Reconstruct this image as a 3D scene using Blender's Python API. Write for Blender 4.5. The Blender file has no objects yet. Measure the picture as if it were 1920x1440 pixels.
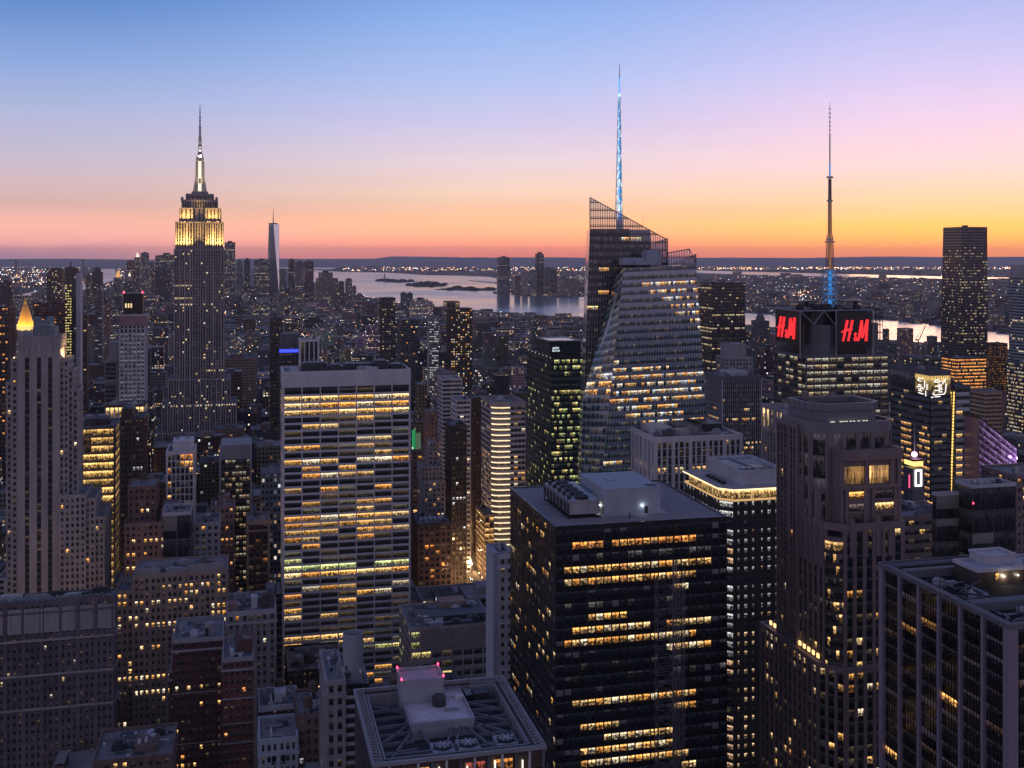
import bpy, math, random
from mathutils import Vector
R = math.radians
scene = bpy.context.scene
COL = scene.collection
# ---------------------------------------------------------------- camera, sky, sun, exposure
F, CX, HY, EYE = 2060.0, 960.0, 480.0, 260.0      # focal length, principal column, eye level (photo pixels), eye height (m)
cam_d = bpy.data.cameras.new('camera'); cam = bpy.data.objects.new('camera', cam_d); COL.objects.link(cam)
cam.location = (0, 0, EYE); cam.rotation_euler = (R(90), 0, 0)
cam_d.sensor_width = 36; cam_d.lens = 36 * F / 1920; cam_d.shift_y = -(720 - HY) / 1920
cam_d.clip_start = 1; cam_d.clip_end = 120000
scene.camera = cam
scene.view_settings.view_transform = 'Standard'
scene.view_settings.look = 'None'
scene.view_settings.exposure = 0.0
scene.view_settings.gamma = 1
scene.render.engine = 'CYCLES'
cy = scene.cycles
cy.use_denoising = True
cy.max_bounces = 6; cy.diffuse_bounces = 3; cy.glossy_bounces = 3; cy.transparent_max_bounces = 16
cy.transmission_bounces = 4; cy.volume_bounces = 0
cy.caustics_reflective = False; cy.caustics_refractive = False
cy.sample_clamp_indirect = 4.0
HAZE = 2.2e-5
SUN_EL, SUN_AZ = R(1.5), R(24)                    # afterglow: just at the horizon, right of the view

def lin(r, g, b):
    def f(c):
        c /= 255.0
        return c / 12.92 if c <= 0.04045 else ((c + 0.055) / 1.055) ** 2.4
    return (f(r), f(g), f(b))

class NT:
    def __init__(s, tree): s.t = tree; s.n = tree.nodes; s.n.clear()
    def new(s, typ, **kw):
        n = s.n.new(typ)
        for k, v in kw.items(): setattr(n, k, v)
        return n
    def put(s, sock, v):
        if isinstance(v, bpy.types.NodeSocket): s.t.links.new(v, sock)
        elif v is not None:
            try: sock.default_value = v
            except Exception: sock.default_value = (v[0], v[1], v[2], 1.0)
    def m(s, op, a, b=None, c=None, clamp=False):
        n = s.new('ShaderNodeMath', operation=op); n.use_clamp = clamp
        s.put(n.inputs[0], a)
        if b is not None: s.put(n.inputs[1], b)
        if c is not None: s.put(n.inputs[2], c)
        return n.outputs[0]
    def mix(s, f, a, b, blend='MIX'):
        n = s.new('ShaderNodeMix', data_type='RGBA', blend_type=blend)
        s.put(n.inputs[0], f); s.put(n.inputs[6], a if isinstance(a, bpy.types.NodeSocket) else tuple(a) + (1,))
        s.put(n.inputs[7], b if isinstance(b, bpy.types.NodeSocket) else tuple(b) + (1,))
        return n.outputs[2]
    def ramp(s, f, stops, interp='LINEAR'):
        n = s.new('ShaderNodeValToRGB'); cr = n.color_ramp; cr.interpolation = interp
        while len(cr.elements) < len(stops): cr.elements.new(0.5)
        for e, (p, c) in zip(cr.elements, stops):
            e.position = p; e.color = tuple(c) + (1,)
        s.put(n.inputs[0], f); return n.outputs[0]
    def mapr(s, v, a, b, c=0.0, d=1.0):
        n = s.new('ShaderNodeMapRange'); n.interpolation_type = 'SMOOTHSTEP'
        s.put(n.inputs[0], v); n.inputs[1].default_value = a; n.inputs[2].default_value = b
        n.inputs[3].default_value = c; n.inputs[4].default_value = d
        return n.outputs[0]
    def sep(s, v):
        n = s.new('ShaderNodeSeparateXYZ'); s.put(n.inputs[0], v); return n.outputs
    def noise(s, vec, scale, detail=3, rough=.55, dim='3D'):
        n = s.new('ShaderNodeTexNoise', noise_dimensions=dim); s.put(n.inputs['Vector'], vec)
        n.inputs['Scale'].default_value = scale; n.inputs['Detail'].default_value = detail; n.inputs['Roughness'].default_value = rough
        return n.outputs[0]

world = bpy.data.worlds.new("World"); scene.world = world; world.use_nodes = True
w = NT(world.node_tree)
tc = w.new('ShaderNodeTexCoord'); sx, sy, sz = w.sep(tc.outputs['Generated'])
el = w.m('DIVIDE', sz, 0.5)                                   # 0 at the horizon, 1 at 30 degrees up
def stops(rows): return [(p / 0.5, lin(*c)) for p, c in rows]
s_left = w.ramp(el, stops([(0, (190, 128, 130)), (.006, (220, 144, 138)), (.03, (234, 172, 154)), (.052, (222, 184, 184)), (.08, (202, 188, 208)),
                           (.12, (174, 182, 220)), (.16, (136, 166, 222)), (.21, (88, 134, 204)), (.24, (66, 112, 188)), (.34, (70, 104, 172)), (.5, (84, 102, 160))]))
s_mid = w.ramp(el, stops([(0, (226, 112, 86)), (.008, (246, 136, 98)), (.03, (254, 182, 132)), (.055, (252, 212, 188)), (.085, (234, 212, 222)),
                          (.12, (206, 200, 238)), (.16, (172, 192, 242)), (.21, (138, 176, 238)), (.24, (120, 160, 230)), (.34, (96, 128, 196)), (.5, (96, 114, 170))]))
s_right = w.ramp(el, stops([(0, (236, 120, 50)), (.008, (250, 142, 50)), (.027, (255, 182, 88)), (.049, (254, 212, 174)), (.078, (246, 212, 220)),
                            (.12, (228, 204, 240)), (.16, (200, 196, 246)), (.21, (168, 182, 240)), (.24, (150, 170, 234)), (.34, (108, 132, 198)), (.5, (100, 116, 170))]))
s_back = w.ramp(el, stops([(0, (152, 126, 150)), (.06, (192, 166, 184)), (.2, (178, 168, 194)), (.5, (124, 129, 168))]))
az = w.m('DIVIDE', sx, w.m('MAXIMUM', w.m('SQRT', w.m('ADD', w.m('MULTIPLY', sx, sx), w.m('MULTIPLY', sy, sy))), 1e-4))
c1 = w.mix(w.mapr(az, -.42, .02), s_left, s_mid)
c2 = w.mix(w.mapr(az, -.02, .36), c1, s_right)
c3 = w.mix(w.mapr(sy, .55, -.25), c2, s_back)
# low cloud bank far off at the left
cl = w.noise(tc.outputs['Generated'], 14, 4)
cm = w.m('MULTIPLY', w.mapr(w.m('ADD', sz, w.m('MULTIPLY', w.m('SUBTRACT', cl, .5), .03)), .014, .004), w.mapr(az, -.3, -.44))
c4 = w.mix(w.m('MULTIPLY', cm, .55), c3, lin(150, 118, 150))
up = w.mapr(sz, .45, .95)
st_m = w.new('ShaderNodeMapping'); st_m.inputs['Scale'].default_value = (3, 3, 46); w.put(st_m.inputs[0], tc.outputs['Generated'])
streak = w.m('MULTIPLY', w.m('SUBTRACT', w.noise(st_m.outputs[0], 1.6, 5, .6), .5), w.mapr(sz, .2, .01, .03, .16))      # faint uneven haze
c4 = w.mix(1.0, c4, w.m('ADD', 1.0, streak), 'MULTIPLY')
c5 = w.mix(up, c4, lin(86, 96, 142))
hsv = w.new('ShaderNodeHueSaturation'); hsv.inputs['Saturation'].default_value = .97; hsv.inputs['Value'].default_value = 1.02; w.put(hsv.inputs['Color'], c5); c5 = hsv.outputs[0]
low = w.m('ADD', 1.0, w.m('MULTIPLY', w.mapr(sz, .05, .0), .85))       # the glow is strongest along the horizon
c5 = w.mix(1.0, c5, low, 'MULTIPLY')
sky = w.new('ShaderNodeTexSky', sky_type='NISHITA'); sky.sun_disc = False; sky.sun_elevation = SUN_EL; sky.sun_rotation = SUN_AZ
sky.altitude = 260
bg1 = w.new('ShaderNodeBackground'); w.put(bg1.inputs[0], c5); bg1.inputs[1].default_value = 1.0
bg2 = w.new('ShaderNodeBackground'); w.put(bg2.inputs[0], sky.outputs[0]); bg2.inputs[1].default_value = 0.012
ad = w.new('ShaderNodeAddShader'); wo = w.new('ShaderNodeOutputWorld')
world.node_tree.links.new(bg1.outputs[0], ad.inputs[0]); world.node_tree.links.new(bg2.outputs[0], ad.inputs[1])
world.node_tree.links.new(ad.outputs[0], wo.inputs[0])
sun_d = bpy.data.lights.new('sun', 'SUN'); sun_d.energy = 0.25; sun_d.angle = R(14); sun_d.color = (1, .55, .3)
sun = bpy.data.objects.new('sun', sun_d); COL.objects.link(sun)
sd = Vector((math.sin(SUN_AZ) * math.cos(SUN_EL), math.cos(SUN_AZ) * math.cos(SUN_EL), math.sin(SUN_EL)))
sun.rotation_euler = sd.to_track_quat('Z', 'Y').to_euler()

# ---------------------------------------------------------------- materials
MATS = {}
def wallmat(name, rgb, rough=.8, var=.25, scale=.12, spec=.3, metal=0.0, streak=True):
    if name in MATS: return MATS[name]
    m = bpy.data.materials.new(name); m.use_nodes = True; t = NT(m.node_tree)
    tc = t.new('ShaderNodeTexCoord'); mp = t.new('ShaderNodeMapping')
    mp.inputs['Scale'].default_value = (1, 1, .22 if streak else 1)
    t.put(mp.inputs[0], tc.outputs['Object'])
    n1 = t.noise(mp.outputs[0], scale, 4); n2 = t.noise(tc.outputs['Object'], scale * 9, 3)
    f = t.m('ADD', t.m('MULTIPLY', t.m('SUBTRACT', n1, .5), var * 4), t.m('MULTIPLY', t.m('SUBTRACT', n2, .5), var * 2))
    c = t.mix(1.0, tuple(rgb), t.m('ADD', f, 1.0), 'MULTIPLY')
    b = t.new('ShaderNodeBsdfPrincipled'); t.put(b.inputs['Base Color'], c)
    t.put(b.inputs['Roughness'], t.m('ADD', rough, t.m('MULTIPLY', f, .3), clamp=True)); b.inputs['Specular IOR Level'].default_value = spec
    b.inputs['Metallic'].default_value = metal
    o = t.new('ShaderNodeOutputMaterial'); m.node_tree.links.new(b.outputs[0], o.inputs[0])
    MATS[name] = m; return m
def emit(name, rgb, s):
    if name in MATS: return MATS[name]
    m = bpy.data.materials.new(name); m.use_nodes = True; t = NT(m.node_tree)
    e = t.new('ShaderNodeEmission'); e.inputs[0].default_value = tuple(rgb) + (1,); e.inputs[1].default_value = s
    o = t.new('ShaderNodeOutputMaterial'); m.node_tree.links.new(e.outputs[0], o.inputs[0])
    m.cycles.emission_sampling = 'NONE'
    MATS[name] = m; return m
def panemat():
    m = bpy.data.materials.new('window_glass'); m.use_nodes = True; t = NT(m.node_tree)
    at = t.new('ShaderNodeAttribute', attribute_name='glow'); uv = t.new('ShaderNodeUVMap', uv_map='UVMap')
    u, v, _ = t.sep(uv.outputs[0]); seed = at.outputs['Alpha']
    cb = t.new('ShaderNodeCombineXYZ'); t.put(cb.inputs[0], u); t.put(cb.inputs[1], t.m('MULTIPLY', v, 2.4)); t.put(cb.inputs[2], t.m('MULTIPLY', seed, 517.0))
    n1 = t.noise(cb.outputs[0], 1.15, 3, .6); n2 = t.noise(cb.outputs[0], 3.4, 2)
    dark = t.mapr(t.m('SUBTRACT', n1, t.m('MULTIPLY', v, .22)), .32, .46, 1.25, .07)         # furniture and people, lower down
    ceil = t.mapr(t.m('ADD', v, t.m('MULTIPLY', t.m('SUBTRACT', n2, .5), .7)), .55, .95, .75, 1.5)
    mul = t.m('MODULO', u, 1.55); mu = t.m('MULTIPLY', t.mapr(mul, .07, .11), t.mapr(mul, 1.49, 1.45))
    mu = t.m('ADD', t.m('MULTIPLY', mu, .8), .2)
    ccol = t.new('ShaderNodeTexNoise'); t.put(ccol.inputs['Vector'], cb.outputs[0]); ccol.inputs['Scale'].default_value = .8
    tint = t.mix(.35, at.outputs['Color'], t.mix(1.0, at.outputs['Color'], t.mix(.6, (1, 1, 1), ccol.outputs[1]), 'MULTIPLY'))
    fx = t.m('MODULO', t.m('ADD', u, t.m('MULTIPLY', seed, 3.0)), 1.4)
    lamp = t.m('MULTIPLY', t.m('MULTIPLY', t.mapr(fx, .25, .35), t.mapr(fx, 1.1, 1.0)), t.m('MULTIPLY', t.mapr(v, .70, .76), t.mapr(v, .92, .86)))
    k = t.m('MULTIPLY', t.m('MULTIPLY', t.m('ADD', dark, t.m('MULTIPLY', lamp, .9)), ceil), mu)
    b = t.new('ShaderNodeBsdfPrincipled'); blind = t.m('MULTIPLY', t.m('GREATER_THAN', seed, .80), t.m('GREATER_THAN', v, t.m('MULTIPLY', t.m('FRACT', t.m('MULTIPLY', seed, 37.0)), .9)))
    t.put(b.inputs['Base Color'], t.mix(blind, (.012, .014, .018), (.17, .155, .14)))
    t.put(b.inputs['Roughness'], t.m('ADD', .06, t.m('MULTIPLY', seed, .12))); b.inputs['IOR'].default_value = 1.5
    b.inputs['Specular IOR Level'].default_value = .6
    t.put(b.inputs['Emission Color'], tint); t.put(b.inputs['Emission Strength'], k)
    o = t.new('ShaderNodeOutputMaterial'); m.node_tree.links.new(b.outputs[0], o.inputs[0])
    m.cycles.emission_sampling = 'NONE'
    return m
def citymat():
    m = bpy.data.materials.new('city_facade'); m.use_nodes = True; t = NT(m.node_tree)
    uv = t.new('ShaderNodeUVMap', uv_map='UVMap'); u, v, _ = t.sep(uv.outputs[0])
    wc = t.new('ShaderNodeAttribute', attribute_name='wcol'); wr = t.new('ShaderNodeAttribute', attribute_name='wrnd')
    sp = t.new('ShaderNodeSeparateColor'); t.put(sp.inputs[0], wr.outputs['Color'])
    seed, cwn, fhn = sp.outputs; prow = wr.outputs['Alpha']
    U = t.m('DIVIDE', u, t.m('MULTIPLY', cwn, 10.0)); V = t.m('DIVIDE', v, t.m('MULTIPLY', fhn, 10.0))
    fu = t.m('FRACT', U); fv = t.m('FRACT', V); iu = t.m('FLOOR', U); iv = t.m('FLOOR', V)
    msk = t.m('MULTIPLY', t.m('MULTIPLY', t.m('GREATER_THAN', fu, .22), t.m('LESS_THAN', fu, .8)), t.m('MULTIPLY', t.m('GREATER_THAN', fv, .3), t.m('LESS_THAN', fv, .84)))
    cb = t.new('ShaderNodeCombineXYZ'); t.put(cb.inputs[0], t.m('ADD', iu, t.m('MULTIPLY', seed, 531.0))); t.put(cb.inputs[1], iv); t.put(cb.inputs[2], t.m('FLOOR', t.m('MULTIPLY', seed, 977.0)))
    wn = t.new('ShaderNodeTexWhiteNoise', noise_dimensions='3D'); t.put(wn.inputs['Vector'], cb.outputs[0])
    cb2 = t.new('ShaderNodeCombineXYZ'); t.put(cb2.inputs[0], iv); t.put(cb2.inputs[1], t.m('FLOOR', t.m('MULTIPLY', seed, 733.0)))
    wn2 = t.new('ShaderNodeTexWhiteNoise', noise_dimensions='2D'); t.put(wn2.inputs['Vector'], cb2.outputs[0])
    l1 = t.m('LESS_THAN', wn.outputs[0], wc.outputs['Alpha'])
    l2 = t.m('MULTIPLY', t.m('LESS_THAN', wn2.outputs[0], prow), t.m('LESS_THAN', wn.outputs[0], .7))
    s3 = t.new('ShaderNodeSeparateColor'); t.put(s3.inputs[0], wn.outputs[1])
    lit = t.m('MULTIPLY', t.m('MAXIMUM', l1, l2), msk)
    ec = t.ramp(s3.outputs[1], [(0, (1, .46, .16)), (.25, (1, .6, .28)), (.5, (1, .76, .5)), (.75, (.95, .9, .82)), (1, (.75, .87, 1))])
    es = t.m('MULTIPLY', lit, t.m('ADD', .25, t.m('MULTIPLY', t.m('POWER', s3.outputs[2], 2.0), 1.5)))
    tcn = t.new('ShaderNodeTexCoord'); nz = t.noise(tcn.outputs['Object'], .06, 4)
    wallc = t.mix(1.0, wc.outputs['Color'], t.m('ADD', .6, t.m('MULTIPLY', nz, .8)), 'MULTIPLY')
    b = t.new('ShaderNodeBsdfPrincipled'); t.put(b.inputs['Base Color'], t.mix(msk, wallc, (.015, .017, .02)))
    t.put(b.inputs['Roughness'], t.m('SUBTRACT', .85, t.m('MULTIPLY', msk, .65)))
    t.put(b.inputs['Emission Color'], ec); t.put(b.inputs['Emission Strength'], es)
    o = t.new('ShaderNodeOutputMaterial'); m.node_tree.links.new(b.outputs[0], o.inputs[0])
    m.cycles.emission_sampling = 'NONE'
    return m
def roofmat():
    m = bpy.data.materials.new('city_roof'); m.use_nodes = True; t = NT(m.node_tree)
    wc = t.new('ShaderNodeAttribute', attribute_name='wcol'); g = t.new('ShaderNodeNewGeometry')
    n = t.noise(g.outputs['Position'], .13, 5, .65)
    b = t.new('ShaderNodeBsdfPrincipled'); t.put(b.inputs['Base Color'], t.mix(1.0, wc.outputs['Color'], t.m('ADD', .35, t.m('MULTIPLY', n, 1.3)), 'MULTIPLY'))
    b.inputs['Roughness'].default_value = .85
    o = t.new('ShaderNodeOutputMaterial'); m.node_tree.links.new(b.outputs[0], o.inputs[0]); return m
PANE, CITY, CROOF = panemat(), citymat(), roofmat()
ROOF = wallmat('roof_membrane', (.17, .17, .19), .85, .35, .1, streak=False)
ROOFD = wallmat('roof_dark', (.07, .07, .08), .85, .4, .1, streak=False)
METAL = wallmat('galvanised_metal', (.33, .35, .38), .45, .25, .4, .5, .6)
DARKM = wallmat('dark_metal', (.045, .05, .06), .5, .3, .4, .4, .3)
PALEM = wallmat('pale_panel', (.42, .44, .48), .6, .15, .2)
WOOD = wallmat('tank_wood', (.09, .07, .055), .85, .3, .6)
WHITE_ = wallmat('white_metal', (.55, .55, .57), .5, .15, .4)
REDL = emit('aircraft_red', (1, .05, .12), 6)
GOLDL = emit('gold_light', (1, .55, .16), 2.2)
WHITEL = emit('white_light', (1, .92, .85), 4)

# ---------------------------------------------------------------- mesh helpers
class MB:
    def __init__(s): s.v = []; s.f = []; s.uv = []; s.c = []; s.mi = []
    def hexa(s, P, mi=0):
        n = len(s.v); s.v += [tuple(p) for p in P]
        s.f += [(n, n+3, n+2, n+1), (n+4, n+5, n+6, n+7), (n, n+1, n+5, n+4), (n+1, n+2, n+6, n+5), (n+2, n+3, n+7, n+6), (n+3, n, n+4, n+7)]
        s.mi += [mi] * 6
    def box(s, x0, y0, z0, x1, y1, z1, mi=0):
        s.hexa([(x0,y0,z0),(x1,y0,z0),(x1,y1,z0),(x0,y1,z0),(x0,y0,z1),(x1,y0,z1),(x1,y1,z1),(x0,y1,z1)], mi); return s
    def prism(s, poly, z0, z1, poly1=None):
        n = len(s.v); k = len(poly); poly1 = poly1 or poly
        s.v += [(x, y, z0) for x, y in poly] + [(x, y, z1) for x, y in poly1]
        s.f.append(tuple(range(n + k - 1, n - 1, -1))); s.f.append(tuple(range(n + k, n + 2 * k)))
        for i in range(k): j = (i + 1) % k; s.f.append((n + i, n + j, n + k + j, n + k + i))
        s.mi += [0] * (k + 2); return s
    def tube(s, p0, p1, r0, n=6, r1=None, cap=True):
        r1 = r0 if r1 is None else r1
        a, b = Vector(p0), Vector(p1); d = (b - a)
        if d.length < 1e-6: return s
        d.normalize(); x = d.orthogonal().normalized(); y = d.cross(x); k = len(s.v)
        for c, r in ((a, r0), (b, r1)):
            for i in range(n):
                t = 2 * math.pi * (i + .5) / n; s.v.append(tuple(c + x * (r * math.cos(t)) + y * (r * math.sin(t))))
        for i in range(n): j = (i + 1) % n; s.f.append((k + i, k + j, k + n + j, k + n + i)); s.mi.append(0)
        if cap: s.f.append(tuple(range(k + n - 1, k - 1, -1))); s.f.append(tuple(range(k + n, k + 2 * n))); s.mi += [0, 0]
        return s
    def lathe(s, cx, cy, prof, n=16):
        for (r0, z0), (r1, z1) in zip(prof, prof[1:]):
            s.tube((cx, cy, z0), (cx, cy, z1), max(r0, .01), n, max(r1, .01), True)
        return s
    def quad(s, P, uv=None, col=None):
        n = len(s.v); s.v += [tuple(p) for p in P]; s.f.append((n, n+1, n+2, n+3)); s.mi.append(0); s.uv.append(uv); s.c.append(col)
    def build(s, name, mat, parent=None, smooth=False, link=True):
        me = bpy.data.meshes.new(name); me.from_pydata(s.v, [], s.f)
        for mm in (mat if isinstance(mat, (list, tuple)) else [mat]): me.materials.append(mm)
        if any(s.mi): me.polygons.foreach_set('material_index', s.mi)
        if s.uv and s.uv[0]:
            l = me.uv_layers.new(name='UVMap'); l.data.foreach_set('uv', [c for q in s.uv for p in q for c in p])
        if s.c and s.c[0]:
            a = me.color_attributes.new('glow', 'FLOAT_COLOR', 'CORNER'); a.data.foreach_set('color', [c for q in s.c for _ in range(4) for c in q])
        if smooth: me.polygons.foreach_set('use_smooth', [True] * len(me.polygons))
        me.update(); o = bpy.data.objects.new(name, me); COL.objects.link(o)
        if parent is not None: o.parent = parent
        return o
def tag(o, label=None, cat=None, group=None, kind=None):
    if label: o['label'] = label
    if cat: o['category'] = cat
    if group: o['group'] = group
    if kind: o['kind'] = kind
    return o
def empty(name, loc, rz=0.0):
    o = bpy.data.objects.new(name, None); COL.objects.link(o); o.location = loc; o.rotation_euler = (0, 0, rz); o.empty_display_size = 5
    return o
def offset(poly, d):
    out = []; k = len(poly)
    for i in range(k):
        p0, p, p1 = Vector(poly[i-1]), Vector(poly[i]), Vector(poly[(i+1) % k])
        e0 = (p - p0).normalized(); e1 = (p1 - p).normalized()
        n0 = Vector((e0.y, -e0.x)); n1 = Vector((e1.y, -e1.x)); q = n0 + n1; l = max(.35, 1 + n0.dot(n1))
        out.append(tuple(p + q * (d / l)))
    return out
def rect(x0, y0, x1, y1): return [(x0, y0), (x1, y0), (x1, y1), (x0, y1)]
def ring(mb, outer, inner, z0, z1):
    k = len(outer)
    for i in range(k):
        j = (i + 1) % k; a, b, c, d = outer[i], outer[j], inner[j], inner[i]
        mb.hexa([(a[0],a[1],z0),(b[0],b[1],z0),(c[0],c[1],z0),(d[0],d[1],z0),(a[0],a[1],z1),(b[0],b[1],z1),(c[0],c[1],z1),(d[0],d[1],z1)])

G = math.atan2(.236, .972); GC, GS = math.cos(G), math.sin(G)
def P(px, py, Y): return Vector(((px - CX) / F * Y, Y, EYE - (py - HY) / F * Y))
def gpt(px, py): return P(px, py, EYE * F / (py - HY))
def proj(p):
    y = max(p[1], 1.0); return (CX + F * p[0] / y, HY + F * (EYE - p[2]) / y)
HEROES = []          # (px0, px1, lowest visible row, nearest Y, footprint polygon in world)
PAL = {'warm': [(1, .50, .13), (1, .56, .18), (1, .42, .09), (1, .66, .30), (1, .80, .52), (1, .60, .22)], 'amber': [(1, .40, .09), (1, .46, .12), (1, .34, .07)],
       'pale': [(1, .74, .42), (1, .66, .32), (.95, .85, .62)], 'white': [(.85, .84, .88), (.9, .85, .8), (.78, .8, .9)],
       'green': [(.85, .82, .30), (1, .78, .28), (.7, .8, .32)], 'mix': [(1, .5, .14), (1, .66, .3), (1, .82, .58), (.85, .9, .95), (1, .44, .1)]}
def S(cw=3.0, fh=3.6, pf=.3, sf=.4, pp=.35, sp=.25, wall=None, span=None, p=.08, prow=.0, pal='warm', s=1.0, rows=None, lit=None, cap=.8, capmat=None, post=True, inset=0):
    return dict(cw=cw, fh=fh, pf=pf, sf=sf, pp=pp, sp=sp, wall=wall, span=span, p=p, prow=prow, pal=pal, s=s, rows=rows, lit=lit, cap=cap, capmat=capmat, post=post, inset=inset)

class B:
    """a building: an Empty at its front-left base corner; x runs along the front, y goes back, z up"""
    def __init__(b, name, label, cat, px, Y, top=None, H=None, ang=G, vis=None, seed=None, group=None, wins=90):
        b.X0 = (px - CX) / F * Y; b.Y0 = Y; b.ang = ang; b.c, b.s = math.cos(ang), math.sin(ang)
        b.root = empty(name, (b.X0, Y, 0), ang); tag(b.root, label, cat, group)
        b.H = H if H is not None else EYE - (top - HY) / F * Y
        b.mb = {}; b.panes = []; b.rng = random.Random(seed if seed is not None else int(px * 7 + Y)); b.vis = vis; b.wins = wins; b.foot = []; b.maxz = b.H
    def w(b, px, y=0.0): k = (px - CX) / F; return (k * (b.Y0 + y * b.c) - b.X0 + y * b.s) / (b.c - k * b.s)
    def lp(b, px, py, y=0.0): x = b.w(px, y); return (x, y, b.z(py, x, y))
    def fl(b, px, py, z):            # local x, y of the point seen at (px, py) at height z
        Y = (EYE - z) * F / (py - HY); X = (px - CX) / F * Y - b.X0; Y -= b.Y0
        return (X * b.c + Y * b.s, -X * b.s + Y * b.c)
    def d(b, px, x=0.0):
        k = (px - CX) / F; X, Y = b.X0 + x * b.c, b.Y0 + x * b.s
        return (X - k * Y) / (b.s + k * b.c)
    def z(b, py, x=0.0, y=0.0): return EYE - (py - HY) / F * (b.Y0 + x * b.s + y * b.c)
    def wp(b, p): return Vector((b.X0 + p[0] * b.c - p[1] * b.s, b.Y0 + p[0] * b.s + p[1] * b.c, p[2]))
    def m(b, part, mat):
        k = (part, mat.name)
        if k not in b.mb: b.mb[k] = (MB(), mat)
        return b.mb[k][0]
    def part(b, name, mat, label=None, parent=None, smooth=False):
        mb = MB(); b.extra.append((mb, name, mat, label, parent, smooth)) if hasattr(b, 'extra') else setattr(b, 'extra', [(mb, name, mat, label, parent, smooth)])
        return mb
    def facade(b, BL, BR, TR, TL, st, edge=0, panes=None, z_in=0.0):
        BL, BR, TR, TL = map(Vector, (BL, BR, TR, TL))
        n = (BR - BL).cross(TL - BL).normalized()
        wid = ((BR - BL).length + (TR - TL).length) / 2; hei = ((TL - BL).length + (TR - BR).length) / 2
        nc = max(1, round(wid / st['cw'])); nr = max(1, round(hei / st['fh']))
        def pt(s, t, o): return BL * ((1-s)*(1-t)) + BR * (s*(1-t)) + TR * (s*t) + TL * ((1-s)*t) + n * o
        def bx(mb, s0, s1, t0, t1, o0, o1):
            mb.hexa([pt(s0,t0,o1), pt(s1,t0,o1), pt(s1,t0,o0), pt(s0,t0,o0), pt(s0,t1,o1), pt(s1,t1,o1), pt(s1,t1,o0), pt(s0,t1,o0)])
        wm = b.m('wall', st['wall']); sm = b.m('wall' if st['span'] in (None, st['wall']) else 'spandrel', st['span'] or st['wall'])
        if st['pp'] > 0 and st['pf'] > 0:
            g_ = b.rng.choice((2, 3, 3, 4)) if st['pf'] >= .4 and nc > 5 else 0
            for i in range(nc + 1):
                mj = g_ and i % g_ == 0; h = st['pf'] / 2 / nc * (1.35 if mj else .72 if g_ else 1); bx(wm, max(0, i/nc - h), min(1, i/nc + h), 0, 1, 0, st['pp'] * (1.5 if mj else 1))
        if st['sp'] > 0 and st['sf'] > 0:
            for j in range(nr): bx(sm, 0, 1, j/nr, (j + st['sf'])/nr, 0, st['sp'])
        mid = b.wp(pt(.5, .5, 0)); nw = Vector((n.x * b.c - n.y * b.s, n.x * b.s + n.y * b.c, n.z))
        face = (Vector((0, 0, EYE)) - mid).dot(nw) > 0
        if panes is False or not face: return
        if st['pf'] >= .4 and b.Y0 < 720 and not st.get('nosill'):
            for j in range(nr):
                for i in range(nc): bx(wm, (i + st['pf'] * .36)/nc, (i + 1 - st['pf'] * .36)/nc, (j + st['sf'] - .07)/nr, (j + st['sf'])/nr, st['sp'] - .05, st['pp'] + .12)
        rowlit = [b.rng.random() < st['prow'] for _ in range(nr)]
        for j in range(nr):
            jt = nr - 1 - j; rp = st['rows'][jt] if st['rows'] and jt < len(st['rows']) else None
            for i in range(nc):
                r = b.rng.random(); c = None
                if st['lit'] is not None:
                    c = st['lit'](edge, jt, i, nc, nr, b.rng)
                else:
                    p = rp if rp is not None else max(st['p'], .8 if rowlit[j] else 0)
                    if r < p: c = b.rng.choice(PAL[st['pal']]); k = st['s'] * b.rng.uniform(.45, 1.35); c = (c[0]*k, c[1]*k, c[2]*k)
                if c is None: c = (.006, .006, .008) if b.rng.random() < .9 else (.05, .036, .02)
                s0, s1 = (i + st['pf']/2)/nc, (i + 1 - st['pf']/2)/nc; t0, t1 = (j + st['sf'])/nr, (j + 1)/nr
                o = .05 + z_in
                Q = [pt(s0,t0,o), pt(s1,t0,o), pt(s1,t1,o), pt(s0,t1,o)]
                wd = wid * (s1 - s0); u0 = b.rng.random() if wd > 4 else (1.55 - wd % 1.55) / 2 + .0
                b.panes.append((Q, [(u0, 0), (u0 + wd, 0), (u0 + wd, 1), (u0, 1)], (c[0], c[1], c[2], b.rng.random())))
    def tier(b, poly, z0, z1, st, panes=None, edges=None, roof=True, parapet=1.1, poly1=None):
        b.m('wall' if st['span'] is None else 'spandrel', st['span'] or st['wall']).prism(poly, z0, z1, poly1)
        top = poly1 or poly; k = len(poly); b.foot.append(poly)
        for i in range(k):
            j = (i + 1) % k
            if edges is not None and i not in edges: continue
            b.facade((*poly[i], z0), (*poly[j], z0), (*top[j], z1), (*top[i], z1), st, edge=i, panes=panes)
        q = max(st['pp'], st['sp'])
        if st['post'] and st['pp'] > 0 and st['pf'] > 0 and poly1 is None:
            wm = b.m('wall', st['wall']); hw = q + .02
            for i in range(k):
                p0, p, p1 = Vector(poly[i-1]), Vector(poly[i]), Vector(poly[(i+1) % k])
                if (p - p0).cross(p1 - p) < 0: continue
                wm.box(p.x - hw, p.y - hw, z0, p.x + hw, p.y + hw, z1)
        if st['pf'] >= .4 and st['sf'] >= .38 and poly1 is None and z1 - z0 > 14:
            zz = z1 - st['fh'] * 1.0; n_ = 0
            while zz > max(z0 + 3, z1 - 110):
                cm_ = b.part('cornice', st['capmat'] or st['wall']); ring(cm_, offset(poly, q_ := max(st['pp'], st['sp']) + (.55 if n_ == 0 else .16)), offset(poly, -.02), zz, zz + (.8 if n_ == 0 else .45)); zz -= st['fh'] * b.rng.choice((4, 5, 6)); n_ += 1
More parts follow.
